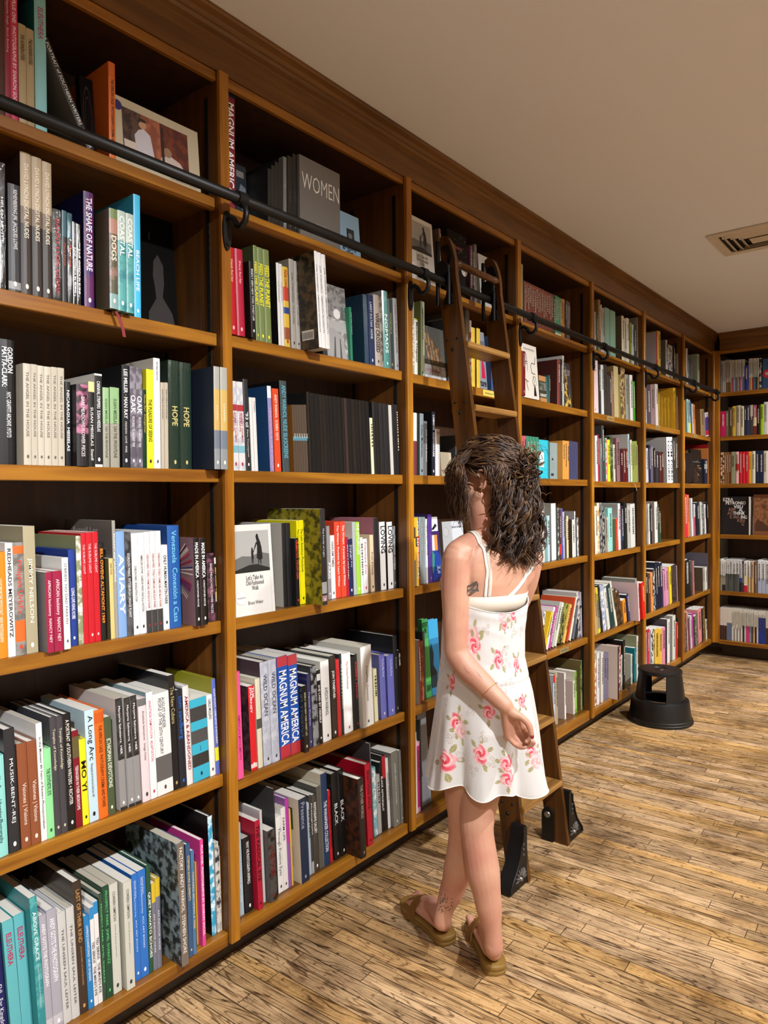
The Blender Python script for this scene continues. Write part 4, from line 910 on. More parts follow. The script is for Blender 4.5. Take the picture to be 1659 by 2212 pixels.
(7,5,60495,61927,-300,3071,-737,'0f1010',''),
(7,5,61962,62735,-300,2931,-737,'232a2c','w'),
(7,5,62913,63199,-300,2875,-741,'c07a78',''),
(7,5,65836,66378,-300,2068,-785,'a8a498','',{'cov': '54483a'}),
(7,5,66456,67204,-300,1990,-799,'d4d4cc',''),
(7,5,67515,67555,-300,3223,-808,'5a5660',''),
(7,6,60380,61191,-300,3217,-1034,'3a3a44','n8a6a60'),
(7,6,61225,61533,-300,3264,-1039,'d8907c',''),
(7,6,61741,62089,-300,2699,-1049,'7a4a64',''),
(7,6,62159,62687,-300,2783,-1059,'c8c0c0',''),
(7,6,62758,63152,-300,2918,-1067,'b0308a',''),
(7,6,63476,64393,-300,2571,-1093,'4a5238','n8a8c7a'),
(7,6,64467,65522,-300,3005,-1113,'e08a90',''),
(7,6,65905,66683,-300,2953,-1131,'4a3c1c','n8a7430',{'cov': '2a1c18'}),
(7,6,66801,67197,-300,1805,-1140,'d8d8cc',''),
(8,1,506,641,-300,2837,-21,'7a8490',''),
(8,1,647,803,-300,2750,-22,'a4a0a0',''),
(8,1,809,957,-300,2825,-23,'a09c9c',''),
(8,1,963,1148,-300,2845,-24,'9c9080','',{'dots': 1,'b': [(.7,1,'6a4a1c')]}),
(8,1,1154,1337,-300,2837,-25,'9c9080','',{'dots': 1,'b': [(.7,1,'6a4a1c')]}),
(8,1,1343,1440,-300,2781,-26,'a9a59c','',{'dots': 1,'b': [(.55,1,'8a8078')]}),
(8,1,1446,1558,-300,2774,-27,'b5b0a4','',{'dots': 1,'b': [(.55,1,'a83a60')]}),
(8,1,1566,1703,-300,2767,-27,'9c988c','',{'dots': 1,'b': [(.55,1,'8a94a8')]}),
(8,1,1712,1848,-300,2761,-28,'bcb4a4','',{'dots': 1,'b': [(.55,1,'5a5650')]}),
(8,1,1857,1993,-300,2754,-28,'a9a59c','',{'dots': 1,'b': [(.55,1,'8a8078')]}),
(8,1,2001,2137,-300,2747,-29,'b5b0a4','',{'dots': 1,'b': [(.55,1,'a83a60')]}),
(8,1,2145,2280,-300,2741,-29,'9c988c','',{'dots': 1,'b': [(.55,1,'8a94a8')]}),
(8,1,2289,2424,-300,2734,-30,'bcb4a4','',{'dots': 1,'b': [(.55,1,'5a5650')]}),
(8,1,2447,2747,-300,2176,-30,'1c2c8c',''),
(8,1,2770,2897,-300,2727,-31,'a9a59c','',{'dots': 1,'b': [(.6,1,'8a7450')]}),
(8,1,2905,3031,-300,2721,-32,'b5b0a4','',{'dots': 1,'b': [(.6,1,'c88a3c')]}),
(8,1,3039,3165,-300,2714,-32,'9c988c','',{'dots': 1,'b': [(.6,1,'8a2020')]}),
(8,1,3173,3299,-300,2708,-33,'bcb4a4','',{'dots': 1,'b': [(.6,1,'3a6a8c')]}),
(8,1,3307,3432,-300,2701,-33,'a9a59c','',{'dots': 1,'b': [(.6,1,'1c1a1c')]}),
(8,1,3440,3565,-300,2695,-34,'b5b0a4','',{'dots': 1,'b': [(.6,1,'8a7450')]}),
(8,1,3597,3768,-300,2672,-34,'1a1816','nb0aca0'),
(8,2,506,953,-300,2238,-18,'c0105a',''),
(8,2,959,1148,-300,2259,-24,'6a6248',''),
(8,2,1154,1245,-300,2553,-25,'4a3c30',''),
(8,2,1251,1469,-300,2535,-25,'4a4020',''),
(8,2,1498,1755,-300,2618,-27,'d0a83c',''),
(8,2,1775,2118,-300,2655,-27,'b0a890',''),
(8,2,2138,2411,-300,2574,-29,'c8c0a0',''),
(8,2,2430,2624,-300,2595,-30,'24242a',''),
(8,2,2643,2875,-300,2607,-31,'28345c',''),
(8,2,2894,3115,-300,2607,-32,'3c342c','',{'b': [(0,.38,'b0a494')]}),
(8,2,3134,3402,-300,2584,-32,'6a2420','',{'b': [(0,.42,'a04a5c'),(.42,.7,'d8c094')]}),
(8,2,3421,3668,-300,2571,-33,'121010',''),
(8,2,3696,3961,-300,2599,-34,'96b81c',''),
(8,2,3979,4252,-300,2773,-35,'c4c0bc',''),
(8,3,506,656,-300,2795,-21,'d8a888','n3a241c'),
(8,3,662,811,-300,2785,-22,'d8a888','n3a241c'),
(8,3,817,1015,-300,2773,-23,'7a5a2c',''),
(8,3,1021,1196,-300,2803,-24,'7a5a2c',''),
(8,3,1202,1390,-300,2790,-25,'6a3020',''),
(8,3,1410,1737,-300,2807,-26,'8a9070',''),
(8,3,1757,2003,-300,2794,-27,'e0b0a8','',{'b': [(.38,.58,'c01c24')]}),
(8,3,2032,2277,-300,2781,-28,'c81428',''),
(8,3,2296,2520,-300,2781,-29,'c81428',''),
(8,3,2540,2792,-300,2780,-30,'c81428',''),
(8,3,2811,3033,-300,2779,-31,'d8a428',''),
(8,3,3052,3320,-300,2794,-32,'d0d0b8',''),
(8,3,3339,3625,-300,2806,-33,'14203c',''),
(8,3,3644,3957,-300,2792,-34,'14203c',''),
(8,3,3975,4211,-300,2779,-35,'c8c0b0',''),
(8,4,2812,2878,-300,3327,-31,'c0bcb4',''),
(8,5,506,657,-300,2825,-21,'d8d8d0','',{'dots': 1,'b': [(.5,1,'8a8468')]}),
(8,5,663,791,-300,2701,-22,'d8d8d0','',{'dots': 1,'b': [(.5,.8,'8a8274'),(.8,1,'1c1a1a')]}),
(8,5,797,932,-300,2714,-23,'d8d8d0','',{'dots': 1,'b': [(.5,.8,'8a8274'),(.8,1,'1c1a1a')]}),
(8,5,938,1113,-300,2784,-24,'c8c8c6','',{'dots': 1,'b': [(.45,1,'4a504c')]}),
(8,5,1119,1276,-300,2787,-25,'c8c8c6','',{'dots': 1,'b': [(.45,1,'3a403c')]}),
(8,5,1291,1539,-300,2791,-26,'c8c8c6','',{'dots': 1,'b': [(.45,1,'4a504c')]}),
(8,5,1555,1801,-300,2795,-27,'c8c8c6','',{'dots': 1,'b': [(.45,1,'3a403c')]}),
(8,5,1816,2061,-300,2799,-28,'c8c8c6','',{'dots': 1,'b': [(.45,1,'4a504c')]}),
(8,5,2079,2285,-300,2768,-29,'c4c8d0','',{'b': [(.55,.7,'2a3a8a'),(.7,1,'14141c')]}),
(8,5,2300,2432,-300,2724,-29,'3a2c30',''),
(8,5,2452,2724,-300,2735,-30,'e0dcd8','',{'b': [(.45,.75,'d0c8a0'),(.78,1,'c02038')]}),
(8,5,2773,2957,-300,2707,-31,'d8d4cc','',{'b': [(.5,1,'c8a064')]}),
(8,5,3034,3227,-300,2710,-32,'c8a07c','',{'b': [(.5,1,'c8a064')]}),
(8,5,3275,3495,-300,2712,-33,'6a5448',''),
(8,5,3543,3826,-300,2871,-34,'d4d8d8','',{'dots': 1,'b': [(.55,1,'a4acc0')]}),
(8,5,3844,4126,-300,2820,-35,'d4d8d8','',{'dots': 1,'b': [(.55,1,'a4acc0')]}),
(8,5,4144,4424,-300,2770,-36,'d4d8d8','',{'dots': 1,'b': [(.55,1,'a4acc0')]}),
(8,6,506,582,-300,2852,-22,'cfc4b4','',{'dots': 1,'b': [(.55,1,'4a2c20')]}),
(8,6,588,664,-300,2849,-22,'d4c8c0','',{'dots': 1,'b': [(.55,1,'1c1814')]}),
(8,6,670,745,-300,2846,-23,'cfc4b4','',{'dots': 1,'b': [(.55,1,'4a2c20')]}),
(8,6,751,827,-300,2843,-23,'d4c8c0','',{'dots': 1,'b': [(.55,1,'1c1814')]}),
(8,6,833,908,-300,2840,-23,'cfc4b4','',{'dots': 1,'b': [(.55,1,'4a2c20')]}),
(8,6,914,989,-300,2837,-24,'d4c8c0','',{'dots': 1,'b': [(.55,1,'1c1814')]}),
(8,6,995,1070,-300,2834,-24,'cfc4b4','',{'dots': 1,'b': [(.55,1,'4a2c20')]}),
(8,6,1076,1142,-300,2844,-25,'d0ccbc','',{'dots': 1,'b': [(.45,1,'5a6a84')]}),
(8,6,1148,1214,-300,2840,-25,'d0ccbc','',{'dots': 1,'b': [(.45,1,'5a6a84')]}),
(8,6,1220,1286,-300,2836,-25,'d0ccbc','',{'dots': 1,'b': [(.45,1,'5a6a84')]}),
(8,6,1292,1374,-300,2832,-26,'d0ccbc','',{'dots': 1,'b': [(.45,1,'5a6a84')]}),
(8,6,1380,1474,-300,2827,-26,'d0ccbc','',{'dots': 1,'b': [(.45,1,'5a6a84')]}),
(8,6,1490,1605,-300,2866,-27,'cfcab8','',{'dots': 1,'b': [(.6,1,'d8d8d4')]}),
(8,6,1613,1728,-300,2864,-27,'cfcab8','',{'dots': 1,'b': [(.6,1,'8a8474')]}),
(8,6,1735,1849,-300,2862,-27,'cfcab8','',{'dots': 1,'b': [(.6,1,'d8d8d4')]}),
(8,6,1857,1971,-300,2860,-28,'cfcab8','',{'dots': 1,'b': [(.6,1,'8a8474')]}),
(8,6,1978,2092,-300,2857,-28,'cfcab8','',{'dots': 1,'b': [(.6,1,'d8d8d4')]}),
(8,6,2099,2213,-300,2855,-29,'cfcab8','',{'dots': 1,'b': [(.6,1,'8a8474')]}),
(8,6,2220,2334,-300,2853,-29,'cfcab8','',{'dots': 1,'b': [(.6,1,'d8d8d4')]}),
(8,6,2351,2483,-300,2856,-30,'c8c4b4','',{'dots': 1,'b': [(.5,1,'2a2418')]}),
(8,6,2492,2623,-300,2850,-30,'d0ccc0','',{'dots': 1,'b': [(.5,1,'c0bcbc')]}),
(8,6,2632,2763,-300,2844,-31,'c8c4b4','',{'dots': 1,'b': [(.5,1,'c0306a')]}),
(8,6,2771,2902,-300,2839,-31,'d0ccc0','',{'dots': 1,'b': [(.5,1,'c84070')]}),
(8,6,2910,3041,-300,2833,-32,'c8c4b4','',{'dots': 1,'b': [(.5,1,'8a8ca0')]}),
(8,6,3049,3179,-300,2828,-32,'d0ccc0','',{'dots': 1,'b': [(.5,1,'3a3430')]}),
(8,6,3188,3317,-300,2822,-33,'c8c4b4','',{'dots': 1,'b': [(.5,1,'c8a070')]}),
(8,6,3326,3455,-300,2817,-33,'d0ccc0','',{'dots': 1,'b': [(.5,1,'2a2418')]}),
(8,6,3463,3592,-300,2811,-34,'c8c4b4','',{'dots': 1,'b': [(.5,1,'c0bcbc')]}),
(8,6,3610,3742,-300,2826,-34,'d0ccc0','',{'dots': 1,'b': [(.2,1,'14308a')]}),
(8,6,3751,3883,-300,2821,-35,'d0ccc0','',{'dots': 1,'b': [(.2,1,'14308a')]}),
(8,6,3891,4023,-300,2817,-35,'d0ccc0','',{'dots': 1,'b': [(.2,1,'14308a')]}),
(8,6,4031,4163,-300,2813,-36,'d0ccc0','',{'dots': 1,'b': [(.2,1,'14308a')]}),
(8,6,4179,4265,-300,2825,-36,'c0b8a0','',{'dots': 1,'b': [(.5,1,'3a2c20')]}),
(8,6,4271,4356,-300,2821,-37,'c0b8a0','',{'dots': 1,'b': [(.5,1,'3a2c20')]}),
(8,6,4362,4447,-300,2816,-37,'c0b8a0','',{'dots': 1,'b': [(.5,1,'3a2c20')]})]
FACE=[
(1,1,9821,10183,-900,2285,'loops','15100f',220),
(1,1,10383,13072,-300,1832,'portrait','b3a88f',220),
(1,2,12178,13446,-2000,3818,'bust','0c0a09',220),
(2,1,15144,15656,-1200,2062,'bluegrey','26303c',220),
(2,1,17000,18987,-200,2651,'women','6a6763',900),
(2,1,19342,20468,-500,1642,'paleblue','86a9c4',220),
(2,2,18485,19604,-400,2662,'bwphoto','6b6b6b',220),
(2,4,14029,15681,-200,2830,'walk','dcdbd6',220),
(3,1,23240,25076,-300,2698,'walk','dcdbd6',220),
(3,1,26256,27796,-300,2909,'panther','211c1a',220),
(3,1,29111,30840,-500,2596,'pale','b9b9b6',220),
(3,2,24540,26126,-500,2299,'lotte','b8b8b8',220),
(3,2,29167,29810,-600,2848,'ture','8c929c',220),
(3,3,25422,26250,-300,1037,'beigelow','b3a890',220),
(3,4,24747,25380,-300,2761,'dragon','352058',220),
(3,4,25651,27319,-300,2527,'heart','b4bcc0',220),
(3,5,24467,24868,-500,3329,'modernist','3f9a58',220),
(3,5,24898,25616,-500,3224,'bluepic','2a80b0',220),
(3,6,24117,24757,-500,4080,'pale','7c8088',220),
(4,2,32555,34236,-100,2782,'furniture','dedace',220),
(4,2,34734,35726,-300,1411,'nist','3a3c30',220),
(4,2,38127,39242,-500,2629,'sequin','3a343a',220),
(4,3,34558,35661,-300,2063,'cyan','2fc4da',220),
(4,3,36467,37440,-600,2030,'greyback','8a9c9c',220),
(7,3,63084,66192,-400,2971,'burst','141010',220),
(8,1,3829,4461,-300,2602,'bluesign','2c4a6c',220),
(8,4,506,2806,-300,3352,'ezra','100f12',220),
(8,4,3103,4472,-500,3521,'brownart','7a4a2c',220)]
SAFE={'PLUS ONE:  PHOTOGRAPHS BY SHARON SOCOL':'PLUS ONE','THE HORNEN EYERS':'','ELEUTHERA':'ELEUTHERA','A PORTRAIT of SOUTHERN WRITERS  RIGHTER':'A PORTRAIT of SOUTHERN WRITERS','A PORTRAIT of SOUTHERN WRITERS + RICHTER':'A PORTRAIT of SOUTHERN WRITERS',
'THE AFRICAN GAZE  PHOTOGRAPHY, CINEMA AND POWER':'THE AFRICAN GAZE','JUNK AMERICA IN RUINS':'JUNK','THE SHAPE OF NATURE':'THE SHAPE OF NATURE','DOGS':'DOGS','COASTAL':'COASTAL','BEACH LIFE':'BEACH LIFE','THE ANGEL IN THE HOUSE':'THE ANGEL IN THE HOUSE',
'BARE MEADOWS FLOWER PIECES':'FLOWER PIECES','OAK':'OAK','THE PLEASURE OF SEEING':'THE PLEASURE OF SEEING','HOPE':'HOPE','LIGHT FROM THE MIDDLE EAST  NEW PHOTOGRAPHY':'LIGHT FROM THE MIDDLE EAST','REDHEADS MEYEROWITZ':'REDHEADS','AFRICAN backstory  NANCY NEY':'AFRICAN backstory',
'LONG LIVE KING KOBE':'LONG LIVE','THE SUBLIME LIGHT':'THE SUBLIME LIGHT','AVIARY':'AVIARY','Venezuela  Conexi\u00f3n a Casa':'Venezuela','MADE IN AMERICA':'MADE IN AMERICA','BEST WORST THING':'BEST WORST THING','MUSIK-BENT-REJ':'MUSIK BENTREJ','Visiones | Visions':'Visiones Visions',
'THE SYNTHETIC EYE':'THE SYNTHETIC EYE','Temples of Knowledge':'Temples of Knowledge','TEENAGERS IN THEIR BEDROOMS':'BEDROOMS','A Long Arc':'A Long Arc','ETHIOPIAN DEVOTIONS':'ETHIOPIAN DEVOTIONS','The New Cubans':'The New Cubans','AMERICA & ABANDONED':'ABANDONED',
'CALLING THE SHOTS  A QUEER HISTORY OF PHOTOGRAPHY':'CALLING THE SHOTS','ABOVE GRACE':'ABOVE GRACE','LAST OF THEIR KIND':'LAST OF THEIR KIND','PROSPECT PARK  JAMEL SHABAZZ':'PROSPECT PARK','WOMEN':'WOMEN','FEED THE PLANET':'FEED THE PLANET','WIRES CROSSED':'WIRES CROSSED',
'BRIEFLY SEEN NEW YORK STREET LIFE':'BRIEFLY SEEN','The Latin American Photobook':'Latin American Photobook','PARIS':'PARIS','THE STYLISH LIFE':'THE STYLISH LIFE','LOVING':'LOVING','AMERICAN MONUMENTS':'AMERICAN MONUMENTS','THE\nJOURNEY':'THE JOURNEY','WILD OCEAN':'WILD OCEAN',
'JOIN TOGETHER':'JOIN TOGETHER','The Chinese Photobook':'The Chinese Photobook','THE RADICAL EYE':'THE RADICAL EYE','WHY WE PHOTOGRAPH ANIMALS':'WHY WE PHOTOGRAPH ANIMALS','IN OUR HANDS  NATIVE PHOTOGRAPHY, 1890 TO NOW':'IN OUR HANDS','THEATRE':'THEATRE','Through Positive Eyes':'Through Positive Eyes',
'FARM LIFE':'FARM LIFE','Presence':'Presence','PICTURING BLACK HISTORY':'PICTURING BLACK HISTORY','BLACK':'BLACK','THE OTHER WORLD':'THE OTHER WORLD','BREATHING SPACE':'BREATHING SPACE','BLACK ASTRONAUT':'BLACK ASTRONAUT','GLASS HOUSES':'GLASS HOUSES','Modern Tropical':'Modern Tropical',
'AMERICAN ICONS':'AMERICAN ICONS','Cuban Modernism':'Cuban Modernism','THE GARDEN BOOK':'THE GARDEN BOOK'}
def cname(hx):
    import colorsys
    r,g,b=[int(hx[i:i+2],16)/255 for i in(0,2,4)]; h,l,s=colorsys.rgb_to_hls(r,g,b); h*=360
    if l<.13: return 'black'
    if s<.13 or (s<.2 and l>.8):
        return 'white' if l>.8 else 'pale grey' if l>.6 else 'grey' if l>.38 else 'charcoal'
    if l<.2: return 'very dark '+('red' if h<20 or h>330 else 'brown' if h<50 else 'green' if h<170 else 'blue' if h<260 else 'purple')
    pre='pale ' if l>.72 else 'dark ' if l<.32 else ''
    if h<12 or h>345: n='pink' if l>.72 else 'red'; pre='' if n=='pink' else pre
    elif h<25: n='orange' if s>.55 and l>.35 else 'brown'
    elif h<42: n='orange' if s>.7 and l>.4 else 'tan' if l>.5 else 'brown'
    elif h<70: n='yellow' if s>.5 and l>.4 else 'beige' if l>.5 else 'olive'
    elif h<160: n='green'
    elif h<200: n='teal' if l<.6 else 'turquoise'
    elif h<255: n='blue'
    elif h<290: n='purple'
    else: n='magenta' if s>.4 else 'mauve'
    return (pre+n)
def book_mesh(m,P,h,t,d,hard,spinec,coverc,bands,kind,covk):
    """P maps local (x outward, y thickness, z up) to the target frame"""
    c=.0026 if hard else .0008; c=min(c,t*.2); bl=min(.0035,t*.09) if hard else .0006
    cm=paper(coverc,covk); sm=paper(spinec,kind)
    outer=[(-d,0),(0,0),(bl*.75,.2*t),(bl,.5*t),(bl*.75,.8*t),(0,t),(-d,t)]
    inner=[(-d,t-c),(-.003,t-c),(-.003,c),(-d,c)]
    pl=outer+inner; n=len(pl)
    bot=[P((x,y,0)) for x,y in pl]; top=[P((x,y,h)) for x,y in pl]
    fs=[tuple(range(n-1,-1,-1)),tuple(range(n,2*n))]
    for i in range(n):
        if 1<=i<=4: continue
        j=(i+1)%n; fs.append((i,j,n+j,n+i))
    m.add(bot+top,fs,cm)
    segs=[]; z=0.
    for (a,b2,hx) in sorted((1-b[1],1-b[0],b[2]) for b in bands):
        if a>z+1e-4: segs.append((z,a,sm))
        if b2>a+1e-4: segs.append((a,b2,paper(hx,kind if kind in('w','g') else ''))); z=b2
    if z<1-1e-4: segs.append((z,1,sm))
    for a,b2,mt in segs:
        for i in range(1,5):
            x0,y0=outer[i];x1,y1=outer[i+1]
            m.add([P((x0,y0,a*h)),P((x1,y1,a*h)),P((x1,y1,b2*h)),P((x0,y0,b2*h))],[(0,1,2,3)],mt)
    return c
def pages_mesh(m,P,h,t,d,c,hard,mat):
    o=.004 if hard else .0003
    vs=[P(q) for q in((-d+o,c,o),(-.0035,c,o),(-.0035,t-c,o),(-d+o,t-c,o),(-d+o,c,h-o),(-.0035,c,h-o),(-.0035,t-c,h-o),(-d+o,t-c,h-o))]
    m.add(vs,[(3,2,1,0),(4,5,6,7),(0,1,5,4),(1,2,6,5),(2,3,7,6),(3,0,4,7)],mat)
ORD=['first','second','third','fourth','fifth','sixth','seventh','eighth','ninth','tenth']
def ordn(i):
    if i<=10: return ORD[i-1]
    s={1:'st',2:'nd',3:'rd'}.get(i%10,'th') if i not in(11,12,13) else 'th'
    return f'{i}{s}'
def unpack(r):
    r=list(r); d=dict(bay=r[0],row=r[1],a=r[2]/1e4,c=r[3]/1e4,X=r[4]/1e4,h=r[5]/1e4,tl=r[6]/1e4,col=r[7],k=r[8],title='',x={})
    if len(r)==10: d['x']=r[9]
    elif len(r)>10:
        d.update(title=r[9],tcol=r[10],t0=r[11],t1=r[12],sz=r[13]); d['x']=r[14] if len(r)>14 else {}
    d['cov']=d['x'].get('cov',d['col']); d['t']=max(.004,(d['c']-d['a'])*math.cos(d['tl']))
    if d['row']<=2:
        pass
    d['d']=min(d['x'].get('dep',.26),max(.11,d['h']*.80),.295+d['X']); d['hard']=(hash_(d['col']+d['title'])%3!=0) and d['t']>.012
    return d
def hash_(s):
    v=7
    for ch in s: v=(v*31+ord(ch))%1000003
    return v
def frame(b):
    """location and rotation of a book's own frame"""
    z=ZZ[(b['bay'],b['row'])]+.0008; th=-b['tl']
    if b['bay']==8: R_=Matrix.Rotation(-math.pi/2,4,'Z'); loc=Vector((b['a'],L-b['X'],z))
    else: R_=Matrix.Identity(4); loc=Vector((b['X'],b['a'],z))
    if th<0: loc.z+=b['t']*math.sin(-th)
    return Matrix.Translation(loc)@R_@Matrix.Rotation(th,4,'X')
BB=[unpack(r) for r in BOOKS]
bysh={}
for b in BB: bysh.setdefault((b['bay'],b['row']),[]).append(b)
for r in FACE:
    bysh.setdefault((r[0],r[1]),[]).append(dict(bay=r[0],row=r[1],a=r[2]/1e4,c=r[3]/1e4,X=r[4]/1e4,h=r[5]/1e4,face=r[6],col=r[7],t=r[8]/1e4,title='',tl=0))
for r in FAR: 
    q=unpack(r); q['far']=1; bysh.setdefault((q['bay'],q['row']),[]).append(q)
used={}
BS={1:'nearest bay',2:'second bay',3:'ladder bay',4:'fourth bay',5:'fifth bay',6:'sixth bay',7:'corner bay',8:'far wall'}
FD={'loops':'black book shown face-out with braided loop outline','portrait':'wide beige photography book shown face-out with portrait photo','bust':'black book shown face-out with a faint dark bust','bluegrey':'dark blue-grey book leaning face-out behind the rail bracket',
'women':'thick grey book shown face-out with large thin WOMEN lettering','paleblue':'pale blue book leaning face-out beside the grey WOMEN book','bwphoto':'black and white photo book shown face-out between spines','walk':'white book shown face-out with photo of adult and child walking',
'panther':'black book shown face-out with round white sticker behind ladder','pale':'pale grey book shown face-out','lotte':'grey and brown photo book shown face-out left of ladder','ture':'grey book with red shape shown face-out behind ladder','beigelow':'low beige book shown face-out beside the woman',
'dragon':'purple and blue book shown face-out beside the woman','heart':'white book with flower cover shown face-out behind the woman','modernist':'green MODERNIST book shown face-out left of the dress','bluepic':'bright blue picture book shown face-out left of the dress',
'furniture':'white FURNITURE DESIGN book shown face-out with chair drawings','nist':'dark and orange book shown face-out beside white furniture book','sequin':'dark book shown face-out with golden sparkles','cyan':'cyan book shown face-out with white square','greyback':'grey back cover turned outward beside cyan book',
'burst':'dark book shown face-out with golden burst lines','bluesign':'blue book shown face-out with red oval','ezra':'black book shown face-out with scattered white and brown letters','brownart':'brown book shown face-out with faint flower picture'}
for key,lst in bysh.items():
    lst.sort(key=lambda b:b['a'])
    for i,b in enumerate(lst):
        if b.get('far'): continue
        where=f"{ROWN[key[1]-1]} shelf, {BS[key[0]]}"
        if 'face' in b: b['label']=FD[b['face']]+', '+where; 
        else:
            st=SAFE.get(b['title'],'')
            same=[q for q in lst if q.get('title')==b['title'] and q['col']==b['col'] and 'face' not in q and not q.get('far')] if b['title'] else [b]
            if st:
                if len(same)>1:
                    j=[id(q) for q in same].index(id(b)); p=(['left','right'] if len(same)==2 else ['leftmost']+[ordn(n) for n in range(2,len(same))]+['rightmost'])[j]
                    b['label']=f"{p} {cname(b['col'])} {st} book, {where}"
                else: b['label']=f"{cname(b['col'])} book lettered {st}, {where}"
            else:
                siz='thick' if b['t']>.035 else 'thin' if b['t']<.014 else ('tall' if b['h']>.33 else 'short' if b['h']<.24 else 'medium')
                nb=lst[i-1] if i else None
                nd=(f"right of {cname(nb['col'])} one" if nb else 'at the left end')
                b['label']=f"{siz} {cname(b['col'])} book {nd}, {where}"
        w=b['label'].split()
        if len(w)>16: b['label']=' '.join(w[:16]).rstrip(',')
for key,lst in bysh.items():
    cnt={}
    for b in lst:
        if 'label' in b: cnt.setdefault(b['label'],[]).append(b)
    for lb,q in cnt.items():
        if len(q)>1:
            for b in q:
                i=[x for x in lst].index(b)+1
                kind='shrink-wrapped ' if b.get('k')=='w' else ''
                b['label']=f"{kind}{cname(b['col'])} book, {ordn(i)} from the left on {ROWN[key[1]-1]} shelf, {BS[key[0]]}"
def put_book(b):
    root=thing('book',b['label'],'book',group=f"books on the {ROWN[b['row']-1]} shelf of the {BS[b['bay']]}")
    root.matrix_world=frame(b)
    m=MB(); I=lambda q:q
    c=book_mesh(m,I,b['h'],b['t'],b['d'],b['hard'],b['col'],b['cov'],b['x'].get('b',[]),b['k'],b['x'].get('covk',b['k'] if b['k'] in('w','g') else ''))
    h=b['h'];t=b['t']
    fr=b['x'].get('front')
    def quad(x0,x1,z0,z1,hx,e=.0004): m.add([(x0,-e,z0),(x1,-e,z0),(x1,-e,z1),(x0,-e,z1)],[(0,1,2,3)],plain(hx,.5))
    d=b['d']
    if fr=='squares':
        for i in range(3):
            for j in range(4): quad(-.03-.055*j-.04,-.03-.055*j,h*(.62-.25*i),h*(.62-.25*i)+.05,'3a3d34' if (i+j)%2 else '2a2a2c')
    if fr=='barcode':
        quad(-.075,-.02,.03,.062,'c8c6c0')
        for i in range(9): quad(-.072+i*.0055,-.0695+i*.0055,.034,.056,'2a2826',.0006)
    if fr=='leaf': quad(-.07,-.03,h*.62,h*.88,'33502a'); quad(-.062,-.038,h*.64,h*.8,'55703a',.0006); [quad(-.075,-.03,h*(.4-.03*i),h*(.4-.03*i)+.0012,'6a6054') for i in range(8)]
    if b['x'].get('burst'):
        rr=random.Random(5)
        for i in range(46):
            a=rr.uniform(-1.2,1.2); r1=rr.uniform(.02,.14); cx,cz=-.12,h*.62; w_=.0008
            p=Vector((math.cos(a),0,math.sin(a)*1.0)); s_=Vector((-p.z,0,p.x))*w_; A=Vector((cx,-.0005,cz)); e=A+p*(.115 if abs(a)<.8 else .09)
            hx=['c84a5a','3a4a8c','d8c8b8','8a3a5a'][i%4]
            if e.z<h and e.x<0: m.add([A-s_,A+s_,e+s_*3,e-s_*3],[(0,1,2,3)],plain(hx,.4))
    m.build('cover',root)
    pm=MB(); pages_mesh(pm,I,h,t,b['d'],c,b['hard'],PAGE if hash_(b['label'])%3 else PAGED); pm.build('page_block',root)
    if fr=='names':
        for i,s_ in enumerate(['Russell Lee','Dorothea Lange','Robert Kahn','Walker Evans']): put_text(s_,'c8c8c4',(-.20,-.0006,h*(.93-.055*i)-.012),(1,0,0),(0,0,1),.13,.014,root,0)
    bx=min(.0035,t*.09) if b['hard'] else .0006
    if b['title']:
        tl=b['title'];sz=b['sz']; L_=(b['t1']-b['t0'])*h; me=text_mesh(tl)
        nl=tl.count('\n')+1; asp=me['asp']; hh=min(sz*t, L_/asp*1.9); hh=max(hh,.0025)
        if hh*asp*2.2<L_: L2=hh*asp*2.2
        else: L2=L_
        bold=.018 if (tl.isupper() and sz>=.5) else .006
        off=0
        if 'tiny' in b['x']: off=.0
        put_text(tl,b['tcol'],(bx+.0006,t/2-hh/2,h*(1-b['t0'])-(L_-L2)*.5),(0,0,-1),(0,1,0),L2,hh,root,bold,.0,'spine_lettering')
        if 'tiny2' in b['x']: put_text(b['x']['tiny2'],b['tcol'],(bx+.0006,t/2-hh*.25,h*(1-b['t1']-.03)),(0,0,-1),(0,1,0),h*min(.3,.92-b['t1']),min(hh*.5,.008),root,0,0,'spine_lettering')
        if 'tiny' in b['x']: put_text(b['x']['tiny'],b['tcol'],(bx+.0006,t/2-hh*.1,h*(1-b['t1']-.04)),(0,0,-1),(0,1,0),h*.36,min(hh*.4,.010),root,0,0,'spine_lettering')
        if b['t1']<.82 and t>.014 and not b['x'].get('tiny'): # publisher mark near the foot
            mm=MB(); s_=min(.006,t*.25)
            mm.lathe([(0,0),(s_*.6,0)],t/2,.018+s_,plain(b['tcol'],.5),14,'x',0) if 0 else None
            mm.add([(bx+.0006,t/2+s_*.6*math.cos(q*math.pi/6),.02+s_*math.sin(q*math.pi/6)) for q in range(12)],[tuple(range(12))],plain(b['tcol'],.5)); mm.build('publisher_mark',root)
    return root
for b in BB: put_book(b)
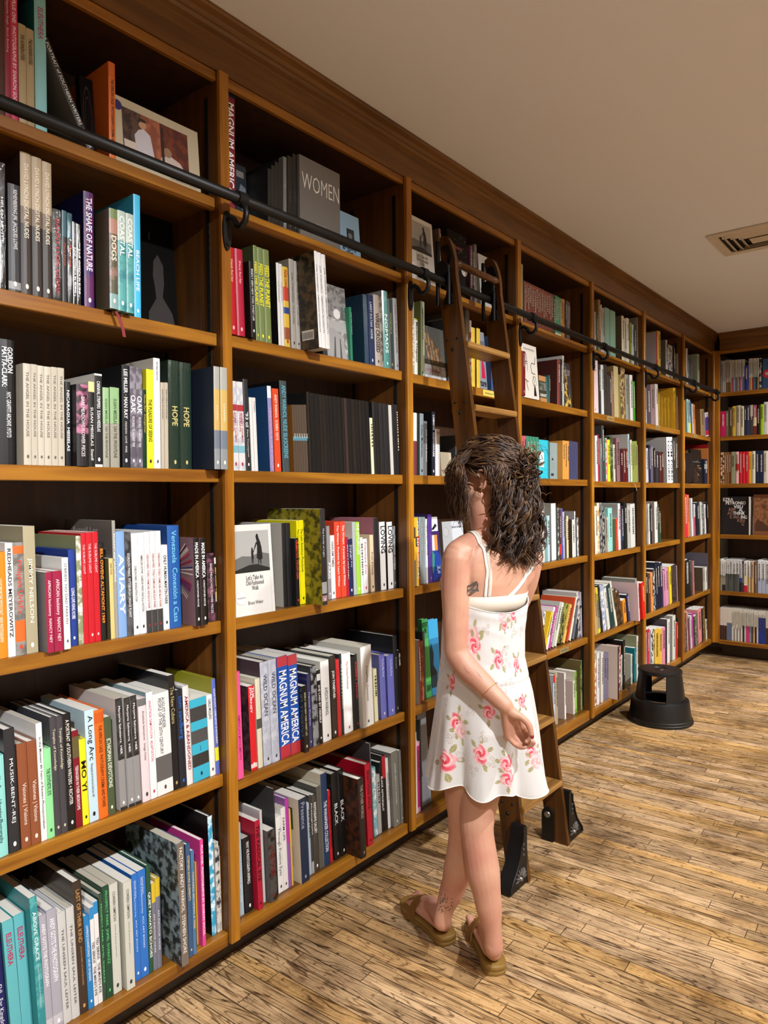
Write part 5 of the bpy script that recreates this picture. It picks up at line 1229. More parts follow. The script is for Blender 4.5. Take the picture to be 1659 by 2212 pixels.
# the smaller, farther books: one object
fm=MB()
for lst in bysh.values():
    for b in lst:
        if not b.get('far'): continue
        Mx=frame(b); P=lambda q,Mx=Mx:Mx@Vector(q)
        c=book_mesh(fm,P,b['h'],b['t'],b['d'],b['hard'],b['col'],b['cov'],b['x'].get('b',[]),b['k'],b['x'].get('covk',''))
        pages_mesh(fm,P,b['h'],b['t'],b['d'],c,b['hard'],PAGE)
        lum=sum(int(b['col'][i:i+2],16) for i in(0,2,4))
        bx=.004
        if b['title']:
            L_=(b['t1']-b['t0'])*b['h']; R3=Mx.to_3x3()
            put_text(b['title'],b['tcol'],P((bx,b['t']*(.5-b['sz']/2),b['h']*(1-b['t0']))),R3@Vector((0,0,-1)),R3@Vector((0,1,0)),L_,b['t']*b['sz'],None,.01,into=fm)
        elif b['t']>.010 and not b['k']:
            rr=random.Random(hash_(b['col'])+int(b['a']*1e4)); hx='3a342c' if lum>330 else 'c8c0b0'
            z=b['h']*rr.uniform(.86,.93); n=rr.randint(7,15); zz=b['h']*rr.uniform(.3,.55)
            w_=b['t']*.16
            while z>zz:   # a line of print too small to read
                s_=rr.uniform(.004,.009); fm.add([P((bx,b['t']*.5-w_,z)),P((bx,b['t']*.5+w_,z)),P((bx,b['t']*.5+w_,z-s_)),P((bx,b['t']*.5-w_,z-s_))],[(0,1,2,3)] ,plain(hx,.5)); z-=s_+rr.uniform(.002,.006)
fo=fm.build('book'); fo['kind']='stuff'; tag(fo,'many smaller books filling the farther shelves from the ladder to the far wall','books')
# ---------------------------------------------------------------- face-out books
def put_face(b):
    W_=b['c']-b['a']; h=b['h']; t=b['t']; kd=b['face']
    root=thing('display_book',b['label'],'book',group=f"books on the {ROWN[b['row']-1]} shelf of the {BS[b['bay']]}")
    tb=-.07 if kd not in('women','greyback','cyan') else 0
    if b['bay']==8: M0=Matrix.Translation((b['a'],L-b['X'],ZZ[(b['bay'],b['row'])]+.0008))@Matrix.Rotation(-math.pi/2,4,'Z')
    else: M0=Matrix.Translation((b['X'],b['a'],ZZ[(b['bay'],b['row'])]+.0008))
    root.matrix_world=M0@Matrix.Rotation(tb,4,'Y')
    m=MB(); c=.0026; bend=.012 if kd in('panther','walk') and b['bay']==3 else 0
    cm=paper(b['col'],'g' if kd=='walk' else '') if kd not in('bust','loops','panther') else plain(b['col'],.9,0,'matt_black_cover',.1)
    m.box(-c,0,0,W_,0,h,cm); m.box(-t,-t+c,0,W_,0,h,cm); m.box(-t+c,-c,0,.003,0,h,cm)
    e=[.0003]
    def poly(pts,hx,k=''):
        e[0]+=.00006; m.add([(e[0],p[0]*W_,p[1]*h) for p in pts],[tuple(range(len(pts)))],paper(hx,k) if k else plain(hx,.45))
    def rect(a,b2,c2,d2,hx,k=''): poly([(a,c2),(b2,c2),(b2,d2),(a,d2)],hx,k)
    def disc(cx,cz,r,hx): poly([(cx+r*math.cos(i*math.pi/12),cz+r*W_/h*math.sin(i*math.pi/12)) for i in range(24)],hx)
    def txt(s_,hx,a,z0,b2,z1,bold=.004,al='CENTER',sh=0): put_text(s_,hx,(.0012,a*W_,z0*h),(0,1,0),(0,0,1),(b2-a)*W_,(z1-z0)*h,root,bold,sh,'cover_lettering',al)
    if kd=='walk':
        rect(.06,.92,.47,.93,'a9a9a6'); poly([(.06,.47),(.92,.47),(.92,.66),(.7,.685),(.45,.645),(.25,.655),(.06,.62)],'6a6a68'); poly([(.06,.47),(.92,.47),(.92,.50),(.75,.53),(.6,.555),(.4,.55),(.2,.52),(.06,.50)],'1f1f1e')
        poly([(.60,.86),(.625,.895),(.66,.885),(.675,.845),(.71,.80),(.735,.74),(.745,.67),(.75,.61),(.71,.60),(.715,.55),(.69,.55),(.68,.60),(.66,.60),(.655,.55),(.635,.55),(.635,.61),(.60,.62),(.62,.70),(.625,.76),(.60,.80),(.575,.755),(.54,.72),(.55,.71),(.60,.755),(.625,.80)],'161616')
        poly([(.475,.715),(.49,.745),(.515,.735),(.52,.705),(.56,.73),(.555,.715),(.525,.68),(.53,.62),(.52,.61),(.52,.56),(.505,.56),(.50,.61),(.49,.56),(.475,.56),(.47,.68)],'1c1c1c')
        txt("Let's Take An\nOld-Fashioned\nWalk",'2a2a2a',.3,.27,.74,.44,.002); txt('Bruce Weber','3a3a3a',.33,.115,.70,.155,0)
        disc(.17,.2,.13,'c9c8c4'); disc(.17,.2,.12,'eceae6'); txt('Autographed','5a5a5a',.07,.185,.27,.215,0)
        rect(.92,.925,0,1,'c4c3bd')
    elif kd=='portrait':
        rect(.09,.86,.2,.87,'4a2018','n6a3020'); rect(.09,.3,.2,.87,'50382e','n2a1c18'); rect(.3,.52,.2,.87,'9a5a40','n7a4430'); poly([(.24,.2),(.22,.52),(.27,.62),(.33,.66),(.40,.60),(.42,.45),(.45,.2)],'b8b4bc'); disc(.315,.72,.045,'b08868'); poly([(.27,.70),(.275,.79),(.315,.81),(.36,.79),(.35,.76),(.29,.755)],'1a100c')
        poly([(.5,.2),(.52,.34),(.62,.42),(.75,.36),(.84,.2)],'b8aaa0'); disc(.6,.45,.05,'8a6a50'); rect(.53,.56,.2,.8,'2a1410'); rect(.1,.24,.24,.4,'c0b4a8'); disc(.045,.86,.05,'2c1f5c'); txt('FULL REFUND FOR THIS MAN','6a6050',.62,.06,.95,.085,0)
    elif kd=='women': txt('WOMEN','e4e2dc',.05,.60,.97,.80,-.012); txt('ANNIE\nLEIBOVITZ','a8a49c',.3,.08,.72,.22,-.006)
    elif kd=='paleblue': rect(.35,.72,.28,.66,'20242a'); disc(.52,.5,.1,'6a7078'); txt('graphy\nthe','14181c',.1,.08,.8,.25,.01)
    elif kd=='bwphoto':
        rect(0,1,.0,1,'7a7a7a','nb8b8b8'); rect(0,1,.55,1,'8e8e8e','n606060'); disc(.55,.62,.16,'dcdcdc'); rect(.05,1,.38,.52,'a8a8a8'); poly([(.0,0),(.1,.4),(.35,.42),(.75,.33),(.95,.0)],'9c9c9c'); poly([(.3,0),(.38,.3),(.42,.3),(.4,0)],'4a4a4a'); poly([(.6,0),(.62,.3),(.66,.28),(.7,0)],'505050')
    elif kd=='loops':
        for k in(0,.12):
            pts=[(.5+(.36-k)*math.sin(q/16*math.pi*2),.5+(.4-k)*math.cos(q/16*math.pi*2)) for q in range(17)]
            for i in range(16): a_,b_=pts[i],pts[i+1]; poly([a_,b_,(b_[0]*.94+.03,b_[1]*.94+.03),(a_[0]*.94+.03,a_[1]*.94+.03)],'3a302c')
    elif kd=='bust': poly([(.15,0),(.2,.2),(.42,.32),(.4,.42),(.36,.5),(.4,.62),(.52,.68),(.66,.6),(.66,.45),(.6,.34),(.85,.22),(.98,0)],'282220'); txt('HORST','7a7a7a',.3,.78,.33,.84,0)
    elif kd=='panther': txt('PANTHER','b8b4ae',.02,.42,.5,.54,-.004); disc(.78,.44,.15,'d8d6d0'); txt('signed','5a5a5a',.7,.43,.86,.45,0); txt('Shooting','a05048',.3,.72,.72,.80,.01); txt('REVOLT','b0aca4',.5,.08,.85,.16,-.004); rr=random.Random(2); [disc(rr.random()*.9+.05,rr.random()*.6+.35,.012,'a8a4a0') for _ in range(16)]
    elif kd=='lotte':
        rect(0,1,.28,1,'4a4a44'); 
        for i in range(5): poly([(.02+.16*i,.95-.08*i),(.12+.16*i,.93-.08*i),(.3+.14*i,.35),(.22+.14*i,.3)],'9c7a54','n5a4028')
        rect(0,1,0,.28,'c4c4c6','n9a9a9c'); txt('LOTTE REIMANN','a83a48',.05,.15,.7,.2,0)
    elif kd=='ture': rect(.1,.9,.5,.85,'6a6a70'); poly([(.3,.22),(.45,.6),(.75,.42),(.85,.22)],'c01c48'); txt('ture','101216',.05,.08,.9,.18,.02)
    elif kd=='beigelow': txt('ega | Lautner\nJohnston','8a3a2c',.02,.1,.9,.28,0)
    elif kd=='dragon':
        poly([(0,0),(0,.42),(.5,.5),(1,.4),(1,.1)],'163a94'); poly([(.0,.5),(.35,.42),(.2,.2),(0,.12)],'2a8a68'); rect(.1,.75,.48,.72,'dcd0d4'); rect(.4,.75,.48,.72,'c88a3c'); rect(0,.9,.78,1,'e8e6e8'); poly([(.1,.8),(.6,.9),(.8,.86),(.4,.8)],'1c1a20'); txt('Jewel\nBox','cfe0f4',.5,.12,.9,.25,.01)
    elif kd=='heart':
        rect(0,1,.5,1,'c8ced4'); disc(.16,.82,.13,'aab4bc'); disc(.16,.82,.115,'d0d4d8'); txt('THE HEART WE SHARE','2a2c30',.42,.88,.92,.91,.01); rect(.06,.94,.05,.5,'6a1c34')
        for i in range(9): disc(.15+.12*(i%5)*1.5,.42-.14*(i//5),.07,['e83a9c','e08a28','d83a4a'][i%3]); disc(.15+.12*(i%5)*1.5,.42-.14*(i//5),.02,'f0d840')
    elif kd=='modernist': txt('MODERNIST\nHOME','0e1c12',.05,.82,.95,.96,.012); rect(0,1,.2,.75,'58b85c'); txt('LIBRARY','0e2214',.1,.08,.95,.16,.01)
    elif kd=='bluepic': poly([(0,.1),(0,.6),(.2,.7),(.4,.55),(.3,.4),(.6,.3),(.7,.1)],'12303a'); rect(0,1,.75,1,'3aa0d0')
    elif kd=='furniture':
        txt('ATLAS OF FURNITURE DESIGN','3a3a36',.15,.9,.85,.925,.004); rect(.15,.85,.885,.887,'6a6a66')
        def line(pts,w_=.008,hx='141414'):
            for (a0,b0),(a1,b1) in zip(pts[:-1],pts[1:]):
                dx,dz=(a1-a0)*W_,(b1-b0)*h; q=math.hypot(dx,dz) or 1; ox,oz=-dz/q*w_*W_/W_,dx/q*w_*W_/h; poly([(a0-ox,b0-oz),(a0+ox,b0+oz),(a1+ox,b1+oz),(a1-ox,b1-oz)],hx)
        line([(.15,.66),(.17,.80),(.24,.84),(.31,.80),(.33,.66),(.33,.5)]); line([(.14,.68),(.34,.67)],.014); line([(.14,.64),(.34,.63)]); line([(.88,.8),(.82,.66),(.62,.67),(.55,.6),(.6,.48),(.82,.47)],.01)
        line([(.15,.34),(.3,.30),(.34,.31)],.012); line([(.2,.3),(.3,.14)]); poly([(.62,.32),(.68,.42),(.8,.42),(.85,.3),(.76,.24),(.7,.24)],'f0eee4'); line([(.62,.32),(.68,.42),(.8,.42),(.85,.3),(.76,.24),(.7,.24),(.62,.32)]); line([(.68,.42),(.76,.24)]); line([(.8,.42),(.7,.24)]); poly([(.7,.23),(.77,.23),(.82,.06),(.65,.06)],'16121a')
    elif kd=='nist': rect(0,.8,.8,1,'c08a54'); rect(0,.8,0,.16,'c08a54'); rect(0,.8,.45,.75,'7a7a74','n3a4a34'); txt('HUMANIST','e8e8e0',.02,.2,.8,.32,.02); rect(.82,1,0,1,'3f6a68')
    elif kd=='sequin': poly([(.1,0),(.1,.3),(.3,.5),(.3,.9),(.5,.92),(.6,.5),(.8,.25),(.9,0)],'2a2420','nd0b050'); txt('COUTURE\nBLOOM','b8b4bc',.25,.72,.95,.85,-.004)
    elif kd=='cyan': rect(.1,.52,.3,.69,'ecebe6'); txt('TE','101214',.2,.34,.45,.42,.03); poly([(.2,.6),(.4,.48),(.42,.5),(.25,.62)],'2a2a2a'); rect(.9,1,0,1,'1fa2b0')
    elif kd=='greyback': poly([(.2,.52),(.35,.6),(.5,.52)],'1c2424'); rect(.15,.5,.09,.16,'2a3232'); [rect(.15,.7,.47-.05*i,.475-.05*i,'6a7a7a') for i in range(5)]
    elif kd=='burst':
        rr=random.Random(3)
        for i in range(30): a_=rr.uniform(-.5,2.2); q=rr.uniform(.2,.5); cx,cz=.35+.4*math.cos(a_)*rr.random(),.5-.4*math.sin(a_)*rr.random(); dx,dz=.18*math.cos(a_),-.1*math.sin(a_); poly([(cx,cz),(cx+.01,cz+.012),(cx+dx,cz+dz),(cx+dx-.01,cz+dz-.01)],['8a6a44','5a4430','b8a078'][i%3])
        rect(.1,.8,.62,.64,'5a6a6a')
    elif kd=='bluesign': poly([(.5+.5*math.cos(i/12*math.pi),.5+.14*math.sin(i/12*math.pi)) for i in range(24)],'b02030'); txt('THE MIX','ecdcdc',.3,.45,.7,.55,.01)
    elif kd=='ezra':
        for s_,a_,z_,w_,hx in[('EZRA',.08,.88,.36,'dcd8d2'),('PETRONIO',.18,.79,.70,'e8e4de'),('VISU',.46,.69,.32,'ecece8'),('&IM',.28,.62,.24,'8a6450'),('AL',.65,.61,.13,'ecece8'),('AG',.24,.52,.18,'8a6450'),('THINK',.44,.52,.42,'ecece8'),('E MA',.34,.42,.34,'8a6450'),('ING',.72,.42,.22,'ecece8'),('KIN',.60,.33,.25,'8a6450'),('G',.74,.24,.09,'8a6450')]: txt(s_,hx,a_,z_,a_+w_,z_+.085,.012,'LEFT')
    elif kd=='brownart': rect(.1,.9,.1,.92,'8a5c38','n6a4028'); poly([(.1,.25),(.2,.38),(.5,.34),(.9,.2),(.9,.1),(.1,.1)],'4a2c1c'); disc(.6,.7,.14,'5a3420'); rect(.58,.61,.2,.6,'5a3420')
    elif kd=='bluegrey': poly([(.1,.4),(.5,.7),(.9,.65),(.8,.2)],'7a8490'); rect(.2,.8,.8,.9,'8a8a8c')
    elif kd=='pale': rect(.1,.2,.3,.55,'2a2a2a'); rect(.1,.9,.62,.63,'8a8a8a')
    m.build('cover',root)
    def pg(q): q.box(-t+c,-c,.004,W_-.003,.003,h-.003,PAGE)
    one('page_block',root,pg)
for lst in bysh.values():
    for b in lst:
        if 'face' in b: put_face(b)
# red ribbon marker and price sticker details
rb=MB(); pts=[(.018,1.02-.002,1.969),(.030,1.022,1.962),(.035,1.024,1.935),(.036,1.032,1.905),(.034,1.034,1.875)]
def ribbon(pts,w_,mat):
    m=MB(); vs=[]
    for p in pts: vs+=[(p[0],p[1]-w_,p[2]),(p[0],p[1]+w_,p[2]),(p[0]-.0006,p[1]+w_,p[2]),(p[0]-.0006,p[1]-w_,p[2])]
    fs=[(0,1,2,3),(4*len(pts)-1,4*len(pts)-2,4*len(pts)-3,4*len(pts)-4)]
    for i in range(len(pts)-1):
        for k in range(4): fs.append((4*i+k,4*i+4+k,4*i+4+(k+1)%4,4*i+(k+1)%4))
    m.add(vs,fs,mat); return m
tag(ribbon([(-.02,1.0,1.9616),(-.008,1.004,1.9616),(.003,1.010,1.958),(.008,1.018,1.940),(.0085,1.026,1.915),(.008,1.030,1.895)],.0045,plain('7a1420',.6)).build('ribbon_bookmark'),'dark red ribbon bookmark hanging over the second shelf edge of the nearest bay','ribbon')
tag(ribbon([(-.02,4.76,1.5502),(-.008,4.765,1.5502),(.003,4.78,1.546),(.006,4.80,1.53),(.006,4.83,1.49)],.004,plain('a8988c',.6)).build('ribbon_bookmark'),'pale ribbon bookmark hanging over the third shelf edge of the fifth bay','ribbon')
# ---------------------------------------------------------------- rail
RX,RZ=.078,2.335
rl=thing('ladder_rail','long dark metal rail for the rolling ladder, running along the upper shelves','rail',(RX,0,RZ))
one('pipe',rl,lambda m:m.tube([(0,-1.4,0),(0,L-.15,0)],.0155,BLACK,14),True)
for k in range(-1,7):
    y=Y0+BW*k+PW/2
    if k==6: y=L-.25
    def br(m,y=y):
        m.lathe([(0,0),(.0175,0),(.0175,.008),(.012,.012),(0,.012)],0,0,BLACK,16) if 0 else None
        # oval back plate on the post
        pl=[(y+.0155*math.cos(a),-.075+(.058 if math.sin(a)>0 else .058)*math.sin(a)) for a in [i*math.pi/12 for i in range(24)]]
        m.prism([(p[0],p[1]) for p in pl],.0125-RX,.019-RX,BLACK,'yz')
        m.tube([(.016-RX,y,-.045),(.035-RX,y,-.040),(.05-RX,y,-.052),(.062-RX,y,-.072),(.080-RX,y,-.078),(.098-RX,y,-.066),(.103-RX,y,-.045),(.098-RX,y,-.028),(.084-RX,y,-.018)],[.008,.008,.0085,.009,.0095,.009,.0085,.0085,.009],BLACK,10)
        m.tube([(0,y-.016,0),(0,y+.016,0)],.021,BLACK,14)
        m.tube([(.019-RX,y,-.115),(.023-RX,y,-.115)],.006,BLACK,8)
    one('rail_bracket',rl,br,True,angle=.7)
# ---------------------------------------------------------------- rolling ladder
YA,YB=2.42,2.775; ST=.022
def xf(z): return .436-.131*z
ld=thing('rolling_ladder','tall dark wood rolling library ladder leaning on the rail behind the woman','ladder',(0,0,0))
def stile(y0,y1):
    def fn(m):
        P=[(xf(0),0.0)]
        for z in(.5,1,1.5,2.0,2.36): P.append((xf(z),z))
        for a in range(1,9):
            q=a/8*math.pi/2; P.append((xf(2.36)-.062*(1-math.cos(q)),2.36+.165*math.sin(q)))
        P+=[(xf(2.36)-.078,2.515),(xf(2.36)-.068,2.40),(RX+.021,2.365),(RX+.021,2.30),(xf(2.2)-.094,2.25)]
        for z in(1.5,1.,.5): P.append((xf(z)-.095,z))
        P+=[(xf(.06)-.092,.06),(xf(0)-.055,0)]
        m.prism(P,y0,y1,W_LAD)
    return fn
one('side_rail',ld,stile(YA,YA+ST)); one('side_rail',ld,stile(YB,YB+ST))
one('round_rung',ld,lambda m:m.tube([(.112,YA+ST,2.41),(.112,YA+ST+.03,2.41),(.112,YA+ST+.032,2.41),(.112,YB-.032,2.41),(.112,YB-.03,2.41),(.112,YB,2.41)],[.013,.0165,.0145,.0145,.0165,.013],W_LAD,16),True)
for i,z in enumerate([2.09,1.835,1.575,1.31,1.05,.795,.535,.272]):
    def tr(m,z=z):
        x1=xf(z)+.012; x0=x1-.118; t=.024
        P=[(x0,z),(x1-.004,z),(x1,z-.005),(x1,z-t+.006),(x1-.005,z-t),(x0,z-t)]
        m.prism(P,YA+ST+.0002,YB-.0002,W_TREAD)
        m.prism([(x1-.022,z-.001),(x1-.004,z-.001),(x1,z-.005),(x1,z-t+.006),(x1-.005,z-t),(x1-.022,z-t)],YA+ST-.006,YA+ST,W_TREAD)
    one('tread',ld,tr)
for y,s in((YA,-1),(YB+ST,1),(YB,-1)):
    def bolts(m,y=y,s=s):
        for z in [2.09,1.835,1.575,1.31,1.05,.795,.535,.272]:
            for dx,dz,r in((-.03,.012,.0052),(-.075,.012,.0052),(-.052,-.03,.0075)):
                cx=xf(z)+dx
                m.lathe([(r,0),(r*.85,s*.003),(r*.4,s*.0048),(0,s*.005)],cx,y,BLACK,12,'y',z+dz)
    if not(y==YB): one('bolts',ld,bolts,True)
# rollers hooked over the rail
for y in(YA-.004,YB-.004):
    def hw(m,y=y):
        m.box(RX-.034,RX-.020,y-.018,y-.006,RZ-.095,RZ+.165,BLACK,.002)
        m.box(RX+.019,RX+.034,y-.020,y-.006,RZ-.10,RZ+.06,BLACK,.003)
        m.box(RX-.034,RX+.034,y-.018,y-.004,RZ+.022,RZ+.05,BLACK,.003)
        m.lathe([(.0,-.022),(.03,-.022),(.03,-.014),(.024,-.010),(.03,-.006),(.03,.0),(0,.0)],RX,y-.004,BLACK,24,'y',RZ+.048)
        m.prism([(xf(2.36)-.064,RZ+.14),(xf(2.36)-.03,RZ+.145),(xf(2.36)-.012,RZ+.10),(xf(2.36)-.03,RZ+.05),(xf(2.36)-.05,RZ),(xf(2.3)-.022,RZ-.05),(xf(2.2)-.03,RZ-.09),(xf(2.2)-.07,RZ-.09),(RX+.02,RZ+.0),(RX+.02,RZ+.10)],y-.006,y+.0035,BLACK)
    one('roller_hook',ld,hw,True,angle=.6)
# cast iron foot brackets with petal cut-outs
PET=plain('c09a62',.6,0,'petal_gap')
def foot(y,s):
    def fn(m):
        x1=xf(.0)-.004; x0=x1-.10
        prof=[(y,0.205),(y,.02),(y,.004),(y+s*.135,.004),(y+s*.137,.012),(y+s*.128,.03),(y+s*.105,.055),(y+s*.078,.085),(y+s*.058,.12),(y+s*.048,.15),(y+s*.034,.175),(y+s*.03,.205),(y+s*.022,.222),(y+s*.006,.222)]
        if s>0: prof=prof[::-1]
        m.prism(prof,x0+.045,x1,BLACK,'yz')
        # raised rim + flower
        rim=[(x1+.002,y+s*.134,.008),(x1+.002,y+s*.127,.030),(x1+.002,y+s*.104,.055),(x1+.002,y+s*.077,.085),(x1+.002,y+s*.057,.12),(x1+.002,y+s*.047,.15),(x1+.002,y+s*.033,.175),(x1+.002,y+s*.03,.205)]
        m.tube(rim,.003,BLACK,6)
        cy,cz=y+s*.05,.055
        for i in range(9):
            a=math.pi*(.0+i/8)*1.0
            p=[(x1+.0012,cy+math.cos(a)*.013,cz+math.sin(a)*.013-.02)]
            q=(x1+.0012,cy+math.cos(a)*.042,cz+math.sin(a)*.042-.02)
            m.tube([p[0],((p[0][0]),(p[0][1]+q[1])/2,(p[0][2]+q[2])/2),q],[.001,.0045,.002],plain('8d8d8d',.3,.8,'worn_iron'),6)
        m.lathe([(0,.004),(.007,.003),(.008,0)],cy,cz-.02,STEEL,12,'x',x1) if 0 else None
        m.tube([(x1,cy,cz-.02),(x1+.007,cy,cz-.02)],[.009,.006],STEEL,10)
        for zz in(.12,.14,.16): m.tube([(x1,y+s*.03,zz),(x1+.003,y+s*.03,zz)],.004,STEEL,8)
    return fn
one('foot_bracket',ld,foot(YA,-1),True,angle=.5); one('foot_bracket',ld,foot(YB+ST,1),True,angle=.5)
def boss(m,y):
    m.prism([(xf(.1)-.075+.026*math.cos(a),.115+.03*math.sin(a)) for a in [i*math.pi/10 for i in range(11)]]+[(xf(.1)-.101,.004),(xf(.1)-.049,.004)],y-.012,y,BLACK)
    m.lathe([(.012,-.0155),(.014,-.012)],xf(.1)-.075,y,STEEL,14,'y',.115); m.lathe([(0,-.0155),(.012,-.0155)],xf(.1)-.075,y,STEEL,14,'y',.115)
one('caster_housing',ld,lambda m:boss(m,YB),True,angle=.6)
# ---------------------------------------------------------------- step stool
st=thing('step_stool','round black plastic kick step stool standing on the floor by the far bays','stool',(.20,4.70,0),(0,0,.35))
def stool_base(m):
    m.lathe([(.198,.0),(.202,.004),(.202,.014),(.197,.018),(.197,.030),(.192,.034),(.186,.06),(.178,.135),(.174,.146),(.166,.150),(.120,.150),(.112,.146),(.112,.10),(.118,.0)],0,0,PLAST,72)
one('base_ring',st,stool_base,True,angle=.5)
def stool_top(m):
    m.lathe([(0,.337),(.03,.337),(.032,.334),(.045,.334),(.047,.337),(.127,.337),(.134,.333),(.136,.325),(.134,.312),(.124,.310),(.0,.310)],0,0,PLAST,72)
one('top_step',st,stool_top,True,angle=.5)
for a0,a1 in((math.radians(-75),math.radians(48)),(math.radians(112),math.radians(150)),(math.radians(188),math.radians(226))):
    def leg(m,a0=a0,a1=a1):
        n=14; vs=[]
        for (r0,r1,z,ex) in((.122,.133,.312,0),(.140,.152,.147,.06)):
            for i in range(n+1):
                a=a0-ex+(a1-a0+2*ex)*i/n
                for r in(r0,r1): vs.append((r*math.cos(a),r*math.sin(a),z))
        k=2*(n+1); fs=[]
        for i in range(n):
            a=2*i; fs+=[(a+1,a+3,a+3+k,a+1+k),(a+2,a,a+k,a+2+k),(a,a+2,a+3,a+1),(a+k,a+1+k,a+3+k,a+2+k)]
        fs+=[(0,1,1+k,k),(2*n+1,2*n,2*n+k,2*n+1+k)]
        m.add(vs,fs,PLAST)
    one('leg',st,leg,True,angle=.5)
# ---------------------------------------------------------------- ceiling vent
vt=thing('ceiling_vent','off-white square air vent with slanted louvres set in the ceiling','vent',(.92,4.35,CEIL))
VW=plain('cfc2ae',.5,0,'vent_enamel')
def vf(m):
    a,b=.30,.205
    for (x0,x1,y0,y1) in((-a,a,-b,-b+.045),(-a,a,b-.045,b),(-a,-a+.045,-b+.045,b-.045),(a-.045,a,-b+.045,b-.045)): m.box(x0,x1,y0,y1,-.012,-.0005,VW,.003)
one('frame',vt,vf)
def vs_(m):
    m.box(-.255,.255,-.16,.16,-.0015,-.0008,plain('1a120c',.9))
    for i in range(3):
        a=.235-.035*i; b=.15-.032*i
        for s in(-1,1):
            m.prism([(s*(b),-.002),(s*(b+.004),-.002),(s*(b-.016),-.018),(s*(b-.020),-.018)] if s>0 else [(s*(b-.020),-.018),(s*(b-.016),-.018),(s*(b+.004),-.002),(s*b,-.002)],-a,a,VW,'yz')
            m.prism([(s*a,-.002),(s*(a+.004),-.002),(s*(a-.016),-.018),(s*(a-.020),-.018)] if s>0 else [(s*(a-.020),-.018),(s*(a-.016),-.018),(s*(a+.004),-.002),(s*a,-.002)],-b,b,VW,'xz')
    m.box(-.12,.12,-.045,.045,-.018,-.015,VW)
one('louvres',vt,vs_)

# socket low on the plinth of the nearest bay
po=thing('power_outlet','small black power socket set low in the plinth of the nearest bay','socket',(-.125,.955,.05))
one('cover_plate',po,lambda m:m.box(0,.005,-.057,.057,-.036,.036,PLAST,.0015))
for q in(-.027,.027):
    one('socket_face',po,lambda m,q=q:(m.box(.005,.0075,q-.016,q+.016,-.020,.020,plain('1c1c1c',.3),.001),m.box(.0075,.0079,q-.007,q-.004,-.006,.006,plain('6a6a6a',.4)),m.box(.0075,.0079,q+.004,q+.007,-.006,.006,plain('6a6a6a',.4))))
# ---------------------------------------------------------------- the woman
RT=Vector((.39,.92,0)).normalized(); FW=Vector((-.92,.39,0)).normalized(); UP=Vector((0,0,1))   # her right, the way she faces
def Q(u,v,D): return CAM+D*(_f+_r*((u-829.5)/F_PX)-_u*((v-1106)/F_PX))
skin,nt,b=new_mat('skin'); l=nt.links.new
b.inputs['Roughness'].default_value=.5; b.inputs['Subsurface Weight'].default_value=.12; b.inputs['Subsurface Radius'].default_value=(.9,.35,.2); b.inputs['Subsurface Scale'].default_value=.012
tc=N(nt,'ShaderNodeTexCoord'); no=N(nt,'ShaderNodeTexNoise'); no.inputs['Scale'].default_value=9; no.inputs['Detail'].default_value=4; l(tc.outputs['Object'],no.inputs['Vector'])
cr=N(nt,'ShaderNodeValToRGB'); cr.color_ramp.elements[0].color=hexc('c08672'); cr.color_ramp.elements[1].color=hexc('cd9d83'); cr.color_ramp.elements[0].position=.3; cr.color_ramp.elements[1].position=.65
l(no.outputs['Fac'],cr.inputs[0]); l(cr.outputs[0],b.inputs['Base Color']); SKIN=skin
woman=thing('person','woman in a white rose-print slip dress and brown slides, standing with her back turned','person',(.5,1.93,0))
wm=MB()
def chain(pts,n=20,m=None,mat=None):
    """pts: (Vector, r) or (Vector, r, flat, axis) round-ended limb"""
    m=m or wm
    P=[p[0] for p in pts]; Rr=[p[1] for p in pts]
    d0=(P[0]-P[1]).normalized(); d1=(P[-1]-P[-2]).normalized()
    path=[P[0]+d0*Rr[0]*.98,P[0]+d0*Rr[0]*.8,P[0]+d0*Rr[0]*.45]; rad=[Rr[0]*.12,Rr[0]*.6,Rr[0]*.89]
    # smooth the joints
    k=6
    for i in range(len(P)-1):
        p0=P[max(i-1,0)];p1=P[i];p2=P[i+1];p3=P[min(i+2,len(P)-1)]
        for j in range(k):
            t=j/k; a=.5*((2*p1)+(p2-p0)*t+(2*p0-5*p1+4*p2-p3)*t*t+(3*p1-p0-3*p2+p3)*t**3)
            s=t*t*(3-2*t); path.append(a); rad.append(Rr[i]*(1-s)+Rr[i+1]*s)
    path+=[P[-1],P[-1]+d1*Rr[-1]*.45,P[-1]+d1*Rr[-1]*.8,P[-1]+d1*Rr[-1]*.98]; rad+=[Rr[-1],Rr[-1]*.89,Rr[-1]*.6,Rr[-1]*.12]
    m.tube(path,rad,mat or SKIN,n)
def ell(c,a,bb,cz,A=None,Bv=None,Cv=None,m=None,mat=None,n=24):
    A=A or RT;Bv=Bv or FW;Cv=Cv or UP; m=m or wm; vs=[];fs=[]
    for i in range(n//2+1):
        ph=math.pi*i/(n//2)
        for j in range(n):
            th=2*math.pi*j/n; vs.append(c+A*(a*math.sin(ph)*math.cos(th))+Bv*(bb*math.sin(ph)*math.sin(th))+Cv*(cz*math.cos(ph)))
    for i in range(n//2):
        for j in range(n): fs.append((i*n+j,(i+1)*n+j,(i+1)*n+(j+1)%n,i*n+(j+1)%n))
    m.add(vs,fs,mat or SKIN)
